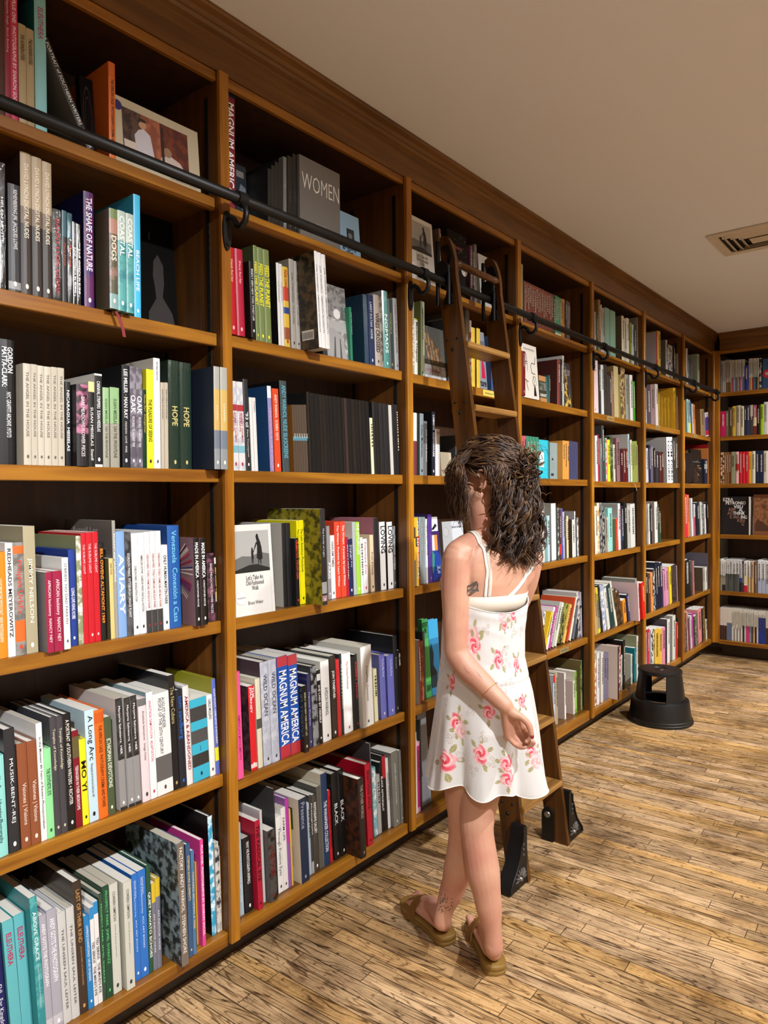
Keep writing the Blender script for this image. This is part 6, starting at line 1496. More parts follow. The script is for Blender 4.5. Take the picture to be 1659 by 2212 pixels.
def loft(rings,n=40,m=None,mat=None,p=2.2):
    m=m or wm; vs=[];fs=[]
    for (c,a,bb) in rings:
        for j in range(n):
            th=2*math.pi*j/n; cx,sy=math.cos(th),math.sin(th)
            cx=math.copysign(abs(cx)**(2/p),cx); sy=math.copysign(abs(sy)**(2/p),sy)
            vs.append(c+RT*(a*cx)+FW*(bb*sy))
    for i in range(len(rings)-1):
        for j in range(n): fs.append((i*n+j,i*n+(j+1)%n,(i+1)*n+(j+1)%n,(i+1)*n+j))
    fs+=[tuple(range(n-1,-1,-1)),tuple((len(rings)-1)*n+k for k in range(n))]
    m.add(vs,fs,mat or SKIN)
TOR=[(1046,1600,2.235,.130,.095),(1048,1560,2.235,.148,.105),(1050,1510,2.235,.148,.108),(1046,1450,2.235,.130,.098),(1042,1400,2.235,.114,.086),(1044,1350,2.235,.116,.088),(1050,1300,2.235,.126,.096),(1056,1255,2.235,.138,.098),(1062,1215,2.235,.146,.090),(1065,1188,2.235,.128,.074),(1064,1170,2.235,.085,.060),(1062,1152,2.235,.055,.050)]
loft([(Q(u,v,D),a,bb) for u,v,D,a,bb in TOR])
# bust, buttocks, shoulder blades
for s in(-1,1):
    ell(Q(1056,1262,2.235)+RT*(.068*s)+FW*.075,.058,.052,.058); ell(Q(1050,1530,2.235)+RT*(.064*s)-FW*.045,.070,.062,.080)
    ell(Q(1060,1222,2.235)+RT*(.072*s)-FW*.062,.055,.022,.075)
NB=Q(1058,1150,2.235); HC=Q(1052,1024,2.22)
chain([(Q(1062,1172,2.235),.056),(Q(1050,1130,2.225),.049),(Q(1046,1095,2.215),.049),(Q(1050,1060,2.215),.05)])
# head; hr = her head's right, hf = where the face points
a_=math.radians(62); rx=Vector((math.cos(YAW),math.sin(YAW),0)); fx=Vector((-math.sin(YAW),math.cos(YAW),0))
HF=(-math.sin(a_)*rx+math.cos(a_)*fx); HR=Vector((HF.y,-HF.x,0)); HF=(HF-UP*.10).normalized(); HU=HR.cross(HF).normalized()
def H(x,y,z): return HC+HR*x+HF*y+HU*z     # x right, y forward, z up (metres)
ell(H(0,-.012,.018),.074,.093,.086,HR,HF,HU); ell(H(0,.035,-.035),.060,.055,.075,HR,HF,HU)
ell(H(0,.062,-.085),.034,.028,.026,HR,HF,HU)         # chin
ell(H(0,.050,.030),.060,.042,.052,HR,HF,HU)          # forehead
for s in(-1,1):
    ell(H(.034*s,.070,-.032),.022,.018,.020,HR,HF,HU) # cheek
    chain([(H(.058*s,.01,-.062),.016),(H(.038*s,.05,-.088),.015),(H(.012*s,.078,-.094),.013)],12) # jaw
    ell(H(.029*s,.080,.008),.022,.010,.007,HR,HF,HU)  # brow
    # ear
    ec=H(.074*s,-.008,-.020)
    pts=[ec+HF*(.010)*1+HU*(-.022),ec+HF*(-.004)+HU*(-.027)+HR*(.006*s),ec+HF*(-.014)+HU*(-.012)+HR*(.010*s),ec+HF*(-.020)+HU*.008+HR*(.013*s),ec+HF*(-.012)+HU*.026+HR*(.011*s),ec+HF*.004+HU*.028+HR*(.007*s),ec+HF*.012+HU*.014+HR*(.002*s)]
    chain([(p,.0045) for p in pts],8); ell(ec+HF*(-.004)+HU*(-.002)+HR*(.001*s),.006,.014,.022,HR,HF,HU)
    ell(ec+HF*.000+HU*(-.025)+HR*(.004*s),.004,.006,.007,HR,HF,HU)
chain([(H(0,.085,.010),.008),(H(0,.100,-.010),.009),(H(0,.112,-.026),.0105)],10); ell(H(-.009,.100,-.030),.008,.009,.006,HR,HF,HU); ell(H(.009,.100,-.030),.008,.009,.006,HR,HF,HU)
chain([(H(-.018,.086,-.056),.005),(H(0,.096,-.053),.007),(H(.018,.086,-.056),.005)],8); chain([(H(-.016,.085,-.063),.005),(H(0,.094,-.064),.0075),(H(.016,.085,-.063),.005)],8)
ntor=len(wm.v)
# left arm, bent behind the back
chain([(Q(1062,1176,2.235),.045),(Q(1020,1180,2.19),.044),(Q(992,1198,2.15),.046)])
chain([(Q(1066,1178,2.235),.045),(Q(1110,1184,2.275),.044),(Q(1138,1200,2.30),.045)])
from mathutils.bvhtree import BVHTree
bvt=BVHTree.FromPolygons([Vector(q) for q in wm.v],wm.f)
SL=Q(988,1206,2.145); EL=Q(986,1408,2.13); WL=Q(1091,1524,2.055)
chain([(SL,.0455),(Q(984,1262,2.14),.0435),(Q(984,1330,2.135),.0395),(Q(985,1385,2.13),.036),(EL,.036),(Q(1008,1442,2.115),.0365),(Q(1040,1474,2.09),.033),(Q(1068,1502,2.07),.027),(WL,.0235)])
def hand(wr,knk,tips,thumb):
    """wr wrist point; knk four knuckles; tips: per finger 3 joints; thumb chain"""
    for kp in knk: chain([(wr,.0195),((wr+kp)/2,.0150),(kp,.0115)],12)
    chain([(knk[0],.011),(knk[1],.0115),(knk[2],.0112),(knk[3],.0105)],10)
    for kp,t,r in zip(knk,tips,(.0086,.0090,.0086,.0076)): chain([(kp,r+.0012),(t[0],r),(t[1],r*.92),(t[2],r*.8)],10)
    chain([(wr+(thumb[0]-wr)*.3,.017),(thumb[0],.0165),(thumb[1],.0108),(thumb[2],.0100),(thumb[3],.0085)],12)
hand(WL,[Q(1128,1563,2.082),Q(1118,1574,2.080),Q(1107,1584,2.078),Q(1096,1590,2.076)],
 [(Q(1141,1580,2.068),Q(1145,1594,2.052),Q(1137,1602,2.043)),(Q(1134,1595,2.070),Q(1147,1603,2.056),Q(1153,1604,2.042)),(Q(1123,1604,2.070),Q(1137,1611,2.058),Q(1149,1610,2.046)),(Q(1110,1606,2.070),Q(1122,1614,2.060),Q(1133,1615,2.050))],
 [Q(1108,1541,2.05),Q(1127,1550,2.04),Q(1142,1566,2.035),Q(1148,1587,2.032)])
# right arm, held in front
SR=Q(1142,1206,2.305); ER=Q(1098,1338,2.40); WR=Q(1036,1296,2.47)
chain([(SR,.045),(Q(1132,1262,2.34),.042),(ER,.036),(Q(1070,1326,2.44),.034),(WR,.0235)])
hd=(WR-ER).normalized(); pn=hd.cross(UP).normalized()
kk=[WR+hd*.085+UP*(.027-.018*i) for i in range(4)]
hand(WR,kk,[(q+hd*.035+pn*.004,q+hd*.055+pn*.014,q+hd*.066+pn*.03) for q in kk],[WR+hd*.03+UP*.028,WR+hd*.055+UP*.045,WR+hd*.08+UP*.048,WR+hd*.10+UP*.045])
# legs
nleg=len(wm.v)
chain([(Q(1012,1520,2.20),.082),(Q(1003,1620,2.21),.072),(Q(1000,1700,2.225),.058),(Q(1002,1770,2.245),.050),(Q(1000,1815,2.26),.047),(Q(992,1870,2.27),.0485),(Q(977,1920,2.28),.039),(Q(960,1966,2.285),.0285),(Q(955,1990,2.287),.029)])
chain([(Q(1082,1525,2.265),.082),(Q(1060,1620,2.235),.073),(Q(1040,1700,2.19),.061),(Q(1031,1765,2.17),.053),(Q(1032,1805,2.16),.0495),(Q(1043,1878,2.145),.0510),(Q(1054,1945,2.135),.041),(Q(1064,2015,2.128),.0275),(Q(1067,2045,2.127),.0285)])
def foot3(heel,toe,ank):
    d=(toe-heel); d.z=0; Ln=d.length; d.normalize(); s=Vector((d.y,-d.x,0)); z0=.032
    def G(a,bq,z): return heel+d*(a*Ln)+s*bq+UP*(z-heel.z)
    ell(G(.10,0,z0+.030),.027,.033,.031,s,d,UP); chain([(ank,.029),(G(.16,0,z0+.055),.030),(G(.12,0,z0+.035),.028)])
    chain([(ank,.028),(G(.34,.0,z0+.052),.029),(G(.52,-.002,z0+.035),.026),(G(.66,0,z0+.024),.022)])
    for s_ in(-.018,0,.018): chain([(G(.15,s_*.6,z0+.022),.021),(G(.45,s_,z0+.019),.018),(G(.72,s_*1.35,z0+.016),.0155)],12)
    for i,(q,r) in enumerate(((-.030,.0120),(-.012,.0092),(.004,.0086),(.018,.008),(.031,.0076))):
        sg=-1 if toe is TL else 1
        chain([(G(.74,q*sg*.95,z0+.014),r+.002),(G(.86-.018*i,q*sg,z0+.014),r),(G(.95-.03*i,q*sg,z0+.009),r*.9)],10)
    return G,Ln,d,s
HLp=Vector((.400,1.926,0)); TL=Vector((.165,2.020,0)); HRp=Vector((.598,1.892,0)); TRt=Vector((.425,2.062,0))
GL=foot3(HLp,TL,Q(957,1985,2.287)); GR=foot3(HRp,TRt,Q(1066,2040,2.127))
DR=[(1.225,1056,.146,.112),(1.15,1050,.143,.108),(1.05,1043,.137,.114),(.97,1041,.137,.120),(.90,1043,.150,.130),(.86,1044,.157,.138),(.76,1046,.168,.150),(.66,1047,.178,.160),(.575,1048,.190,.170)]
def dprof(z):
    for i in range(len(DR)-1):
        if DR[i][0]>=z>=DR[i+1][0] or i==len(DR)-2:
            t=min(1,max(0,(DR[i][0]-z)/(DR[i][0]-DR[i+1][0]))); return [DR[i][k]*(1-t)+DR[i+1][k]*t for k in (1,2,3)]
for i in list(range(ntor))+list(range(nleg,len(wm.v))):
    q=Vector(wm.v[i])
    if .58<q.z<1.125:
        u_,a1,b1=dprof(q.z); c=Q(u_,1106,2.235); c.z=q.z; f=.95 if q.z>.9 else .95-.20*min(1,(.9-q.z)/.25)
        x,y=(q-c).dot(RT),(q-c).dot(FW); rr_=math.sqrt((x/(a1*f))**2+(y/(b1*f))**2)
        if rr_>1: wm.v[i]=tuple(c+RT*(x/rr_)+FW*(y/rr_))
bo=wm.build('body'); rm=bo.modifiers.new('r','REMESH'); rm.mode='VOXEL'; rm.voxel_size=.0034; rm.use_smooth_shade=True
sm=bo.modifiers.new('s','SMOOTH'); sm.factor=.6; sm.iterations=5
dg=bpy.context.evaluated_depsgraph_get(); me2=bpy.data.meshes.new_from_object(bo.evaluated_get(dg)); 
bpy.data.objects.remove(bo); me2.materials.clear(); me2.materials.append(SKIN)
# nails are painted: polygons at the finger tips get the nail lacquer
body=bpy.data.objects.new('body',me2); C.objects.link(body); body.parent=woman; body.matrix_parent_inverse=Matrix.Translation((-.5,-1.93,0))
def child(m,name,smooth=True,parent=None,**k):
    o=m.build(name,woman if parent is None else parent,smooth,**k)
    if parent is None: o.matrix_parent_inverse=Matrix.Translation((-.5,-1.93,0))
    return o
NAIL=plain('8a2a2e',.2,0,'nail_lacquer')
for p,q in((Q(1149,1590,2.027),Q(1147,1583,2.03)),):
    nm=MB(); ell(p,.0062,.0028,.0085,(p-q).normalized().cross(_f).normalized(),_f,(p-q).normalized(),nm,NAIL,12); child(nm,'fingernail')
# eyes
for s in(-1,1):
    em=MB(); ell(H(.029*s,.073,-.004),.012,.012,.012,HR,HF,HU,em,plain('e8e4e0',.2,0,'eye_white'),16); eo=child(em,'eye')
    im=MB(); ell(H(.029*s,.0825,-.004),.0055,.003,.0055,HR,HF,HU,im,plain('2a1c14',.2,0,'iris'),12); io=im.build('iris',eo,True)
# jewellery
def ringc(c,nrm,r,w,mat,name,n=28):
    m=MB(); nrm=nrm.normalized(); a=nrm.orthogonal().normalized(); b2=nrm.cross(a)
    m.tube([c+a*(r*math.cos(2*math.pi*i/n))+b2*(r*math.sin(2*math.pi*i/n)) for i in range(n)],w,mat,6,False,True); return child(m,name)
GOLD=plain('d8a860',.25,1,'gold')
ringc(Q(1058,1491,2.078),Q(1068,1502,2.07)-Q(1048,1481,2.085),.033,.0007,GOLD,'bracelet')
ringc(Q(1128,1573,2.078)*.5+Q(1141,1580,2.068)*.5,Q(1141,1580,2.068)-Q(1128,1563,2.082),.0098,.0009,GOLD,'finger_ring')
ringc(H(-.082,-.010,-.050),HR,.0048,.0007,GOLD,'earring',16)
nk=MB(); cN=Q(1058,1142,2.232)
nk.tube([cN+RT*(.061*math.cos(t))+FW*(.058*math.sin(t))+UP*(-.018*(math.sin(t)+.2)) for t in [2*math.pi*i/40 for i in range(40)]],.0006,GOLD,5,False,True); child(nk,'necklace')
# sandals
SOLE=plain('86662c',.55,0,'tan_footbed'); STRAP=plain('7a5322',.55,0,'brown_strap')
def sandal(heel,toe,side):
    root=bpy.data.objects.new('sandal',None); C.objects.link(root); root.parent=woman; root.matrix_parent_inverse=Matrix.Translation((-.5,-1.93,0))
    d=(toe-heel).normalized(); s=Vector((d.y,-d.x,0)); h0=heel-d*.012; Ln=(toe-heel).length+.022
    prof=[(0,.0),(.012,.020),(.05,.031),(.15,.036),(.30,.032),(.45,.033),(.60,.041),(.74,.047),(.86,.044),(.95,.032),(.99,.016),(1,.0)]
    out=[(t,w) for t,w in prof]+[(t,-w) for t,w in prof[::-1][1:-1]]
    def ringz(z,gr): return [h0+d*(t*Ln+ (gr if t>.5 else -gr)*(1 if w==0 else .3))+s*(w+math.copysign(gr,w) if w else 0)+UP*z for t,w in out]
    m=MB(); vs=[];lv=[(.0,-.001),(.003,.002),(.012,.003),(.0135,.001),(.0150,.001),(.0165,.003),(.027,.0035),(.0305,.001),(.0315,-.002)]
    for z,g in lv: vs+=ringz(z,g)
    n=len(out); fs=[tuple(range(n)),tuple((len(lv)-1)*n+k for k in range(n-1,-1,-1))]
    for i in range(len(lv)-1):
        for k in range(n): fs.append((i*n+k,(i+1)*n+k,(i+1)*n+(k+1)%n,i*n+(k+1)%n))
    m.add(vs,fs,SOLE); so=m.build('sole',root,True,angle=.9)
    def strap(t0,t1,w,hgt,name):
        m=MB(); K=20; vs=[]
        for i in range(K+1):
            a=math.pi*i/K; t=t0+(t1-t0)*i/K; ww=.043 if t<.7 else .046
            c=h0+d*(t*Ln)+s*(ww*math.cos(a))+UP*(.014+hgt*math.sin(a)**.75)
            for (q,e) in((-w/2,0),(w/2,0),(w/2,.0035),(-w/2,.0035)):
                nrm=(s*math.cos(a)+UP*math.sin(a)); vs.append(c+d*q+nrm*e+UP*(-.010*max(0,q/w)*math.sin(a)))
        fs=[(0,1,2,3),(4*K+3,4*K+2,4*K+1,4*K)]
        for i in range(K):
            for k in range(4): fs.append((4*i+k,4*i+4+k,4*i+4+(k+1)%4,4*i+(k+1)%4))
        m.add(vs,fs,STRAP); m.build('strap',root,True,angle=.8)
    strap(.50,.62,.034,.074,'a'); strap(.78,.70,.036,.046,'b')
    return root
sandal(HLp,TL,-1); sandal(HRp,TRt,1)
# ---- dress: white satin slip with printed roses
DR=[(1.225,1056,.146,.112),(1.15,1050,.143,.108),(1.05,1043,.137,.114),(.97,1041,.137,.120),(.90,1043,.150,.130),(.86,1044,.157,.138),(.76,1046,.168,.150),(.66,1047,.178,.160),(.575,1048,.190,.170)]
def drs(z,th):
    """dress surface point; th 0 = her right side, 90 = front, 270 = back"""
    for i in range(len(DR)-1):
        if DR[i][0]>=z>=DR[i+1][0] or i==len(DR)-2:
            t=min(1,max(0,(DR[i][0]-z)/(DR[i][0]-DR[i+1][0]))); t=t*t*(3-2*t) if 0 else t
            u=DR[i][1]*(1-t)+DR[i+1][1]*t; a=DR[i][2]*(1-t)+DR[i+1][2]*t; bb=DR[i][3]*(1-t)+DR[i+1][3]*t; break
    D=2.235; c=Q(u,1106,D); 
    k=max(0,min(1,(.90-z)/.34)); f=k**1.2
    r=1+f*(.11*math.sin(6*th+.6+1.1*k)+.075*math.sin(11*th+1.9)+.03*math.sin(17*th))
    ku=max(0,min(1,(z-.92)/.25)); r+=ku*.012*math.sin(9*th+8*z)+.012*math.exp(-((z-.905)/.006)**2)*-1
    # cowl folds across the upper back, fullness pushed out at the front hem
    bk=max(0,-math.sin(th)); r+=.018*bk*math.exp(-((z-1.10-.03*abs(math.cos(th)))/.012)**2)+.010*bk*math.exp(-((z-1.05-.05*abs(math.cos(th)))/.012)**2)
    return Vector((c.x,c.y,z))+RT*(a*math.cos(th)*r)+FW*(bb*math.sin(th)*r)
def ztop(th):
    s=math.sin(th); return 1.150+(.085*max(0,s)**1.5)-(.022*max(0,-s)**2)+.006*math.cos(2*th)
def zbot(th): return .586+.012*math.sin(2*th+.5)+.010*math.sin(7*th+1.7)
NTH,NZ=440,300
ROSES=[(4.852,1.118,0.0172,0,1,0.75,0.2),(4.643,1.082,0.0094,0,2,0.9,0.2),(3.91,1.058,0.0187,2,3,0.9,0.2),(3.962,1.028,0.0181,0,4,0.9,0.2),(4.512,0.986,0.0194,0,5,0.75,0.2),(5.009,0.962,0.0162,0,6,0.75,0.2),(2.679,0.962,0.0141,0,7,0.9,0.2),(3.412,0.914,0.0162,0,8,0.75,0.2),(4.983,0.854,0.0131,0,9,0.9,0.2),(4.224,0.836,0.0156,0,10,0.9,0.2),(3.569,0.8,0.0194,0,11,0.75,0.2),(3.648,0.776,0.0172,2,12,0.75,0.2),(3.386,0.68,0.0225,0,13,0.9,0.2),(4.04,0.716,0.0194,0,14,0.75,0.2),(4.485,0.686,0.0172,0,15,0.75,0.2),(4.485,0.644,0.015,0,16,0.9,0.2),(5.061,0.698,0.0172,0,17,0.75,0.2),(5.114,0.674,0.0156,2,18,0.9,0.2),(2.731,0.782,0.0141,0,19,0.9,0.2),(2.81,0.638,0.0141,0,20,0.9,0.2),(4.59,1.112,0.0141,2,21,0.9,0.2),(4.224,1.076,0.0135,3,3,0.9,0.0),(4.931,1.058,0.0135,1,4,0.9,0.0),(4.695,1.01,0.0135,3,5,0.9,0.0),(4.721,0.968,0.0135,1,6,0.9,0.0),(4.59,0.902,0.0135,3,7,0.9,0.0),(4.773,0.908,0.0135,1,8,0.9,0.0),(3.281,0.854,0.0135,3,9,0.9,0.0),(3.857,0.836,0.0135,1,10,0.9,0.0),(3.464,0.752,0.0135,3,11,0.9,0.0),(4.093,0.764,0.0135,1,12,0.9,0.0),(3.91,0.668,0.0135,3,13,0.9,0.0),(4.224,0.692,0.0135,1,14,0.9,0.0),(3.622,0.698,0.0135,3,15,0.9,0.0),(2.574,0.572,0.0135,1,16,0.9,0.0),(4.067,1.154,0.0135,3,17,0.9,0.0),(5.009,0.782,0.0135,1,18,0.9,0.0),(5.245,1.058,0.0135,3,19,0.9,0.0),(0.207,0.899,0.0157,0,0,0.9,0.2),(1.197,0.944,0.0127,0,1,0.9,0.2),(-0.401,1.061,0.0146,0,2,0.9,0.2),(0.198,1.148,0.0167,0,3,0.9,0.2),(1.827,0.862,0.0184,0,4,0.9,0.2),(-0.029,0.949,0.0207,0,5,0.9,0.2),(0.979,1.008,0.0187,0,6,0.9,0.2),(-0.263,1.017,0.0179,0,7,0.9,0.2),(0.379,0.617,0.0207,0,8,0.9,0.2),(0.843,0.995,0.0208,0,9,0.9,0.2),(1.496,1.107,0.0159,0,10,0.9,0.2),(1.73,0.845,0.0214,0,11,0.9,0.2),(1.941,0.654,0.0134,0,12,0.9,0.2),(0.151,1.131,0.0164,0,13,0.9,0.2),(1.259,0.766,0.0171,0,14,0.9,0.2),(0.608,0.793,0.0179,0,15,0.9,0.2)]
dv=[];dc=[]
rr=random.Random(8)
tone=[(.80,.045,.10),(.86,.13,.20),(.90,.30,.36),(.72,.02,.06)]
WHT=Vector((.66,.655,.645))
def petal(x,y,seed):
    """colour of a rose at unit-disc position, or None"""
    r=math.hypot(x,y); a=math.atan2(y,x)
    edge=.86+.10*math.sin(5*a+seed)+.05*math.sin(9*a+2*seed)
    if r>edge: return None
    sp=math.sin(3*a+seed-7.5*r); sp2=math.sin(2*a-11*r+seed*2)
    if r<.22: c=Vector((.62,.03,.06))
    elif sp>.55: c=Vector((.83,.42,.44))
    elif sp<-.4: c=Vector((.74,.07,.12))
    else: c=Vector((.84,.17,.23))
    if sp2>.75: c=Vector((.90,.60,.60))
    w=max(0,(r-.66*edge)/(.34*edge)); return c*(1-.35*w)+WHT*(.35*w)
def leafc(x,y): # x along, y across, both in leaf units
    if 0<x<1 and abs(y)<.24*math.sin(math.pi*x)**.8: return Vector((.33,.30,.13)) if abs(y)>.03 else Vector((.5,.47,.3))
    return None
tops=[ztop(2*math.pi*j/NTH) for j in range(NTH)]; bots=[zbot(2*math.pi*j/NTH) for j in range(NTH)]
for i in range(NZ+1):
    for j in range(NTH):
        th=2*math.pi*j/NTH; z=tops[j]+(bots[j]-tops[j])*i/NZ
        dv.append(drs(z,th)); dc.append([WHT.x,WHT.y,WHT.z,1])
def stamp(th0,z0,size,kind,seed,asp=1.0,rot=0.0):
    size*=1.35*(1.25 if kind in(0,2) else 1)
    j0=int(th0/(2*math.pi)*NTH)%NTH; rad=.165; W=int(size*2.6/(rad*2*math.pi/NTH))+2
    for j in range(j0-W,j0+W+1):
        jj=j%NTH; th=2*math.pi*j/NTH; hx=(th-th0)*rad
        dzz=(tops[jj]-bots[jj])/NZ; i0=(tops[jj]-z0)/dzz; Hn=int(size*2.6/dzz)+2
        for i in range(int(i0)-Hn,int(i0)+Hn+1):
            if not 0<=i<=NZ: continue
            z=tops[jj]-i*dzz; x=hx/asp; y=(z-z0); cx,sx=math.cos(rot),math.sin(rot); x,y=(x*cx+y*sx)/size,(-x*sx+y*cx)/size
            c=None; k=1
            if kind==0 or kind==2:
                c=petal(x,y,seed)
                if c is not None and kind==2: c=c*.5+WHT*.5
                if c is None:
                    for q in range(4):
                        a=seed*1.7+q*(1.35+.2*math.sin(seed+q)); lx=x*math.cos(a)+y*math.sin(a)-.8; ly=-x*math.sin(a)+y*math.cos(a)
                        c=leafc(lx/.85,ly/.85)
                        if c is not None: break
            else:
                r=math.hypot(x,y); a=math.atan2(y,x)
                for q in range(3):
                    ox,oy=.55*math.cos(q*2.1+seed),.6*math.sin(q*2.1+seed); r2=math.hypot(x-ox,y-oy); a2=math.atan2(y-oy,x-ox); e=.34+.07*math.sin(5*a2)
                    if abs(r2-e)<.045: c=Vector((.42,.38,.36))
                    elif r2<e: c=Vector((.66,.63,.60)); 
                    if r2<.08: c=Vector((.60,.12,.16)) if kind==3 else Vector((.4,.36,.33))
                    if c is not None: break
            if c is not None: q=i*NTH+jj; dc[q]=[c.x,c.y,c.z,1]
for R in ROSES: stamp(*R)
dm=bpy.data.meshes.new('slip_dress'); df=[]
for i in range(NZ):
    for j in range(NTH):
        jn=(j+1)%NTH; df.append((i*NTH+j,(i+1)*NTH+j,(i+1)*NTH+jn,i*NTH+jn))
dm.from_pydata(dv,[],df); ca=dm.color_attributes.new('print','FLOAT_COLOR','POINT'); ca.data.foreach_set('color',[x for c in dc for x in c])
dm.polygons.foreach_set('use_smooth',[True]*len(df))
ms,nt,b=new_mat('rose_print_satin'); at=N(nt,'ShaderNodeAttribute'); at.attribute_name='print'; nt.links.new(at.outputs['Color'],b.inputs['Base Color']); b.inputs['Roughness'].default_value=.42; b.inputs['Sheen Weight'].default_value=.3
tc=N(nt,'ShaderNodeTexCoord'); mp=N(nt,'ShaderNodeMapping'); mp.inputs['Scale'].default_value=(14,14,4); no=N(nt,'ShaderNodeTexNoise'); no.inputs['Scale'].default_value=1; no.inputs['Detail'].default_value=3; bu=N(nt,'ShaderNodeBump'); bu.inputs['Strength'].default_value=.35; bu.inputs['Distance'].default_value=.012
nt.links.new(tc.outputs['Object'],mp.inputs[0]); nt.links.new(mp.outputs[0],no.inputs['Vector']); nt.links.new(no.outputs['Fac'],bu.inputs['Height']); nt.links.new(bu.outputs[0],b.inputs['Normal'])
dm.materials.append(ms); do=bpy.data.objects.new('slip_dress',dm); C.objects.link(do); do.parent=woman; do.matrix_parent_inverse=Matrix.Translation((-.5,-1.93,0))
so=do.modifiers.new('t','SOLIDIFY'); so.thickness=.0012
CLOTH=plain('e6e1da',.45,0,'white_satin'); BRA=plain('d2c8ba',.6,0,'ivory_elastic')
hm=MB(); hm.tube([drs(bots[j]+.001,2*math.pi*j/NTH) for j in range(0,NTH,2)],.0016,CLOTH,6,False,True); o_=child(hm,'hem'); 
tm=MB(); tm.tube([drs(tops[j]-.001,2*math.pi*j/NTH) for j in range(0,NTH,2)],.0018,CLOTH,6,False,True); child(tm,'neckline_binding')
bv=BVHTree.FromPolygons([v.co for v in me2.vertices],[p.vertices[:] for p in me2.polygons])
def snap(p,off,t=None):
    q,n,i,dd=(t or bv).find_nearest(p)
    if t and (q-p).dot(n)>0 and (p-Q(1055,1200,2.235)).dot(n)>0 and (q-p).length<.0: n=-n
    return q+n*off,n
def strapm(pts,w,off,mat,name):
    P=[Vector(p) for p in pts]; path=[]; k=8
    for i in range(len(P)-1):
        p0=P[max(i-1,0)];p1=P[i];p2=P[i+1];p3=P[min(i+2,len(P)-1)]
        for j in range(k):
            t=j/k; path.append(.5*((2*p1)+(p2-p0)*t+(2*p0-5*p1+4*p2-p3)*t*t+(3*p1-p0-3*p2+p3)*t**3))
    path.append(P[-1]); m=MB(); vs=[]; S=[snap(p,off) for p in path]
    for i,(q,n) in enumerate(S):
        t=(S[min(i+1,len(S)-1)][0]-S[max(i-1,0)][0]).normalized(); s=t.cross(n).normalized()
        vs+=[q-s*w,q+s*w,q+s*w+n*.0016,q-s*w+n*.0016]
    fs=[(0,1,2,3),(len(vs)-1,len(vs)-2,len(vs)-3,len(vs)-4)]
    for i in range(len(S)-1):
        for q in range(4): fs.append((4*i+q,4*i+4+q,4*i+4+(q+1)%4,4*i+(q+1)%4))
    m.add(vs,fs,mat); child(m,name)
LS=[Q(1000,1262,2.40),Q(1000,1180,2.30),Q(1010,1152,2.22),Q(1028,1167,2.16),Q(1040,1188,2.14),Q(1046,1214,2.13),Q(1050,1240,2.13),Q(1047,1290,2.13)]
strapm(LS,.0045,.002,CLOTH,'shoulder_strap'); strapm([p+_r*.012 for p in LS],.0055,.001,BRA,'bra_strap')
RS=[Q(1085,1262,2.45),Q(1100,1180,2.36),Q(1128,1162,2.28),Q(1148,1185,2.24),Q(1150,1215,2.22),Q(1143,1245,2.19),Q(1130,1272,2.16),Q(1112,1292,2.14)]
strapm(RS,.0045,.002,CLOTH,'shoulder_strap'); strapm([p-_r*.012 for p in RS],.0055,.001,BRA,'bra_strap')
bm_=MB(); vs=[];K=90
for i in range(K):
    th=2*math.pi*i/K; 
    for z in(1.118,1.172): 
        zz=z+(.03*max(0,math.sin(th)) if z>1.15 else 0); c=Q(1052,1106,2.235); d_=RT*math.cos(th)+FW*math.sin(th)
        hit=bvt.ray_cast(Vector((c.x,c.y,zz))+d_*.4,-d_)[0]; vs.append((hit if hit else Vector((c.x,c.y,zz))+d_*.12)+d_*.004)
bm_.add(vs,[(2*i,2*((i+1)%K),2*((i+1)%K)+1,2*i+1) for i in range(K)],BRA); bo_=child(bm_,'bra_band'); bo_.modifiers.new('t','SOLIDIFY').thickness=.0012
# tattoos follow the skin
INK=plain('54504f',.6,0,'ink')
def ink(strokes,wd,name):
    m=MB()
    for st_ in strokes:
        S=[snap(Q(*p),.0004) for p in st_]; vs=[]
        for i,(q,n) in enumerate(S):
            t=(S[min(i+1,len(S)-1)][0]-S[max(i-1,0)][0]); 
            if t.length<1e-6: t=Vector((0,0,1))
            s=t.normalized().cross(n).normalized(); ww=wd*math.sin(math.pi*(i+.5)/(len(S)))
            vs+=[q-s*ww,q+s*ww]
        m.add(vs,[(2*i,2*i+1,2*i+3,2*i+2) for i in range(len(S)-1)],INK)
    child(m,name)
ts=[]; rr=random.Random(12)
for i in range(34):
    u,v=rr.uniform(938,978),rr.uniform(1938,1972); a=rr.uniform(0,6.3); ln=rr.uniform(4,9); k=rr.uniform(-.8,.8)
    ts.append([(u+ln*t*math.cos(a+k*t),v+ln*t*math.sin(a+k*t),2.25) for t in(0,.25,.5,.75,1)])
ink(ts,.0013,'ankle_tattoo')
ts=[[(1000,1436,2.05),(998,1444,2.05),(1002,1450,2.05),(1006,1456,2.05)],[(1003,1452,2.05),(1008,1452,2.05),(1012,1460,2.05)],[(1028,1442,2.05),(1036,1446,2.05),(1038,1456,2.05),(1034,1460,2.05)],[(1032,1450,2.05),(1040,1458,2.05),(1042,1466,2.05)]]
ink(ts,.0004,'forearm_tattoo')
ink([[(1019,1285,2.1),(1022,1268,2.1),(1030,1262,2.1)],[(1022,1280,2.1),(1028,1270,2.1),(1034,1260,2.1)],[(1024,1288,2.1),(1032,1276,2.1),(1036,1266,2.1)],[(1020,1276,2.1),(1028,1278,2.1),(1036,1280,2.1)]],.0035,'rib_tattoo')
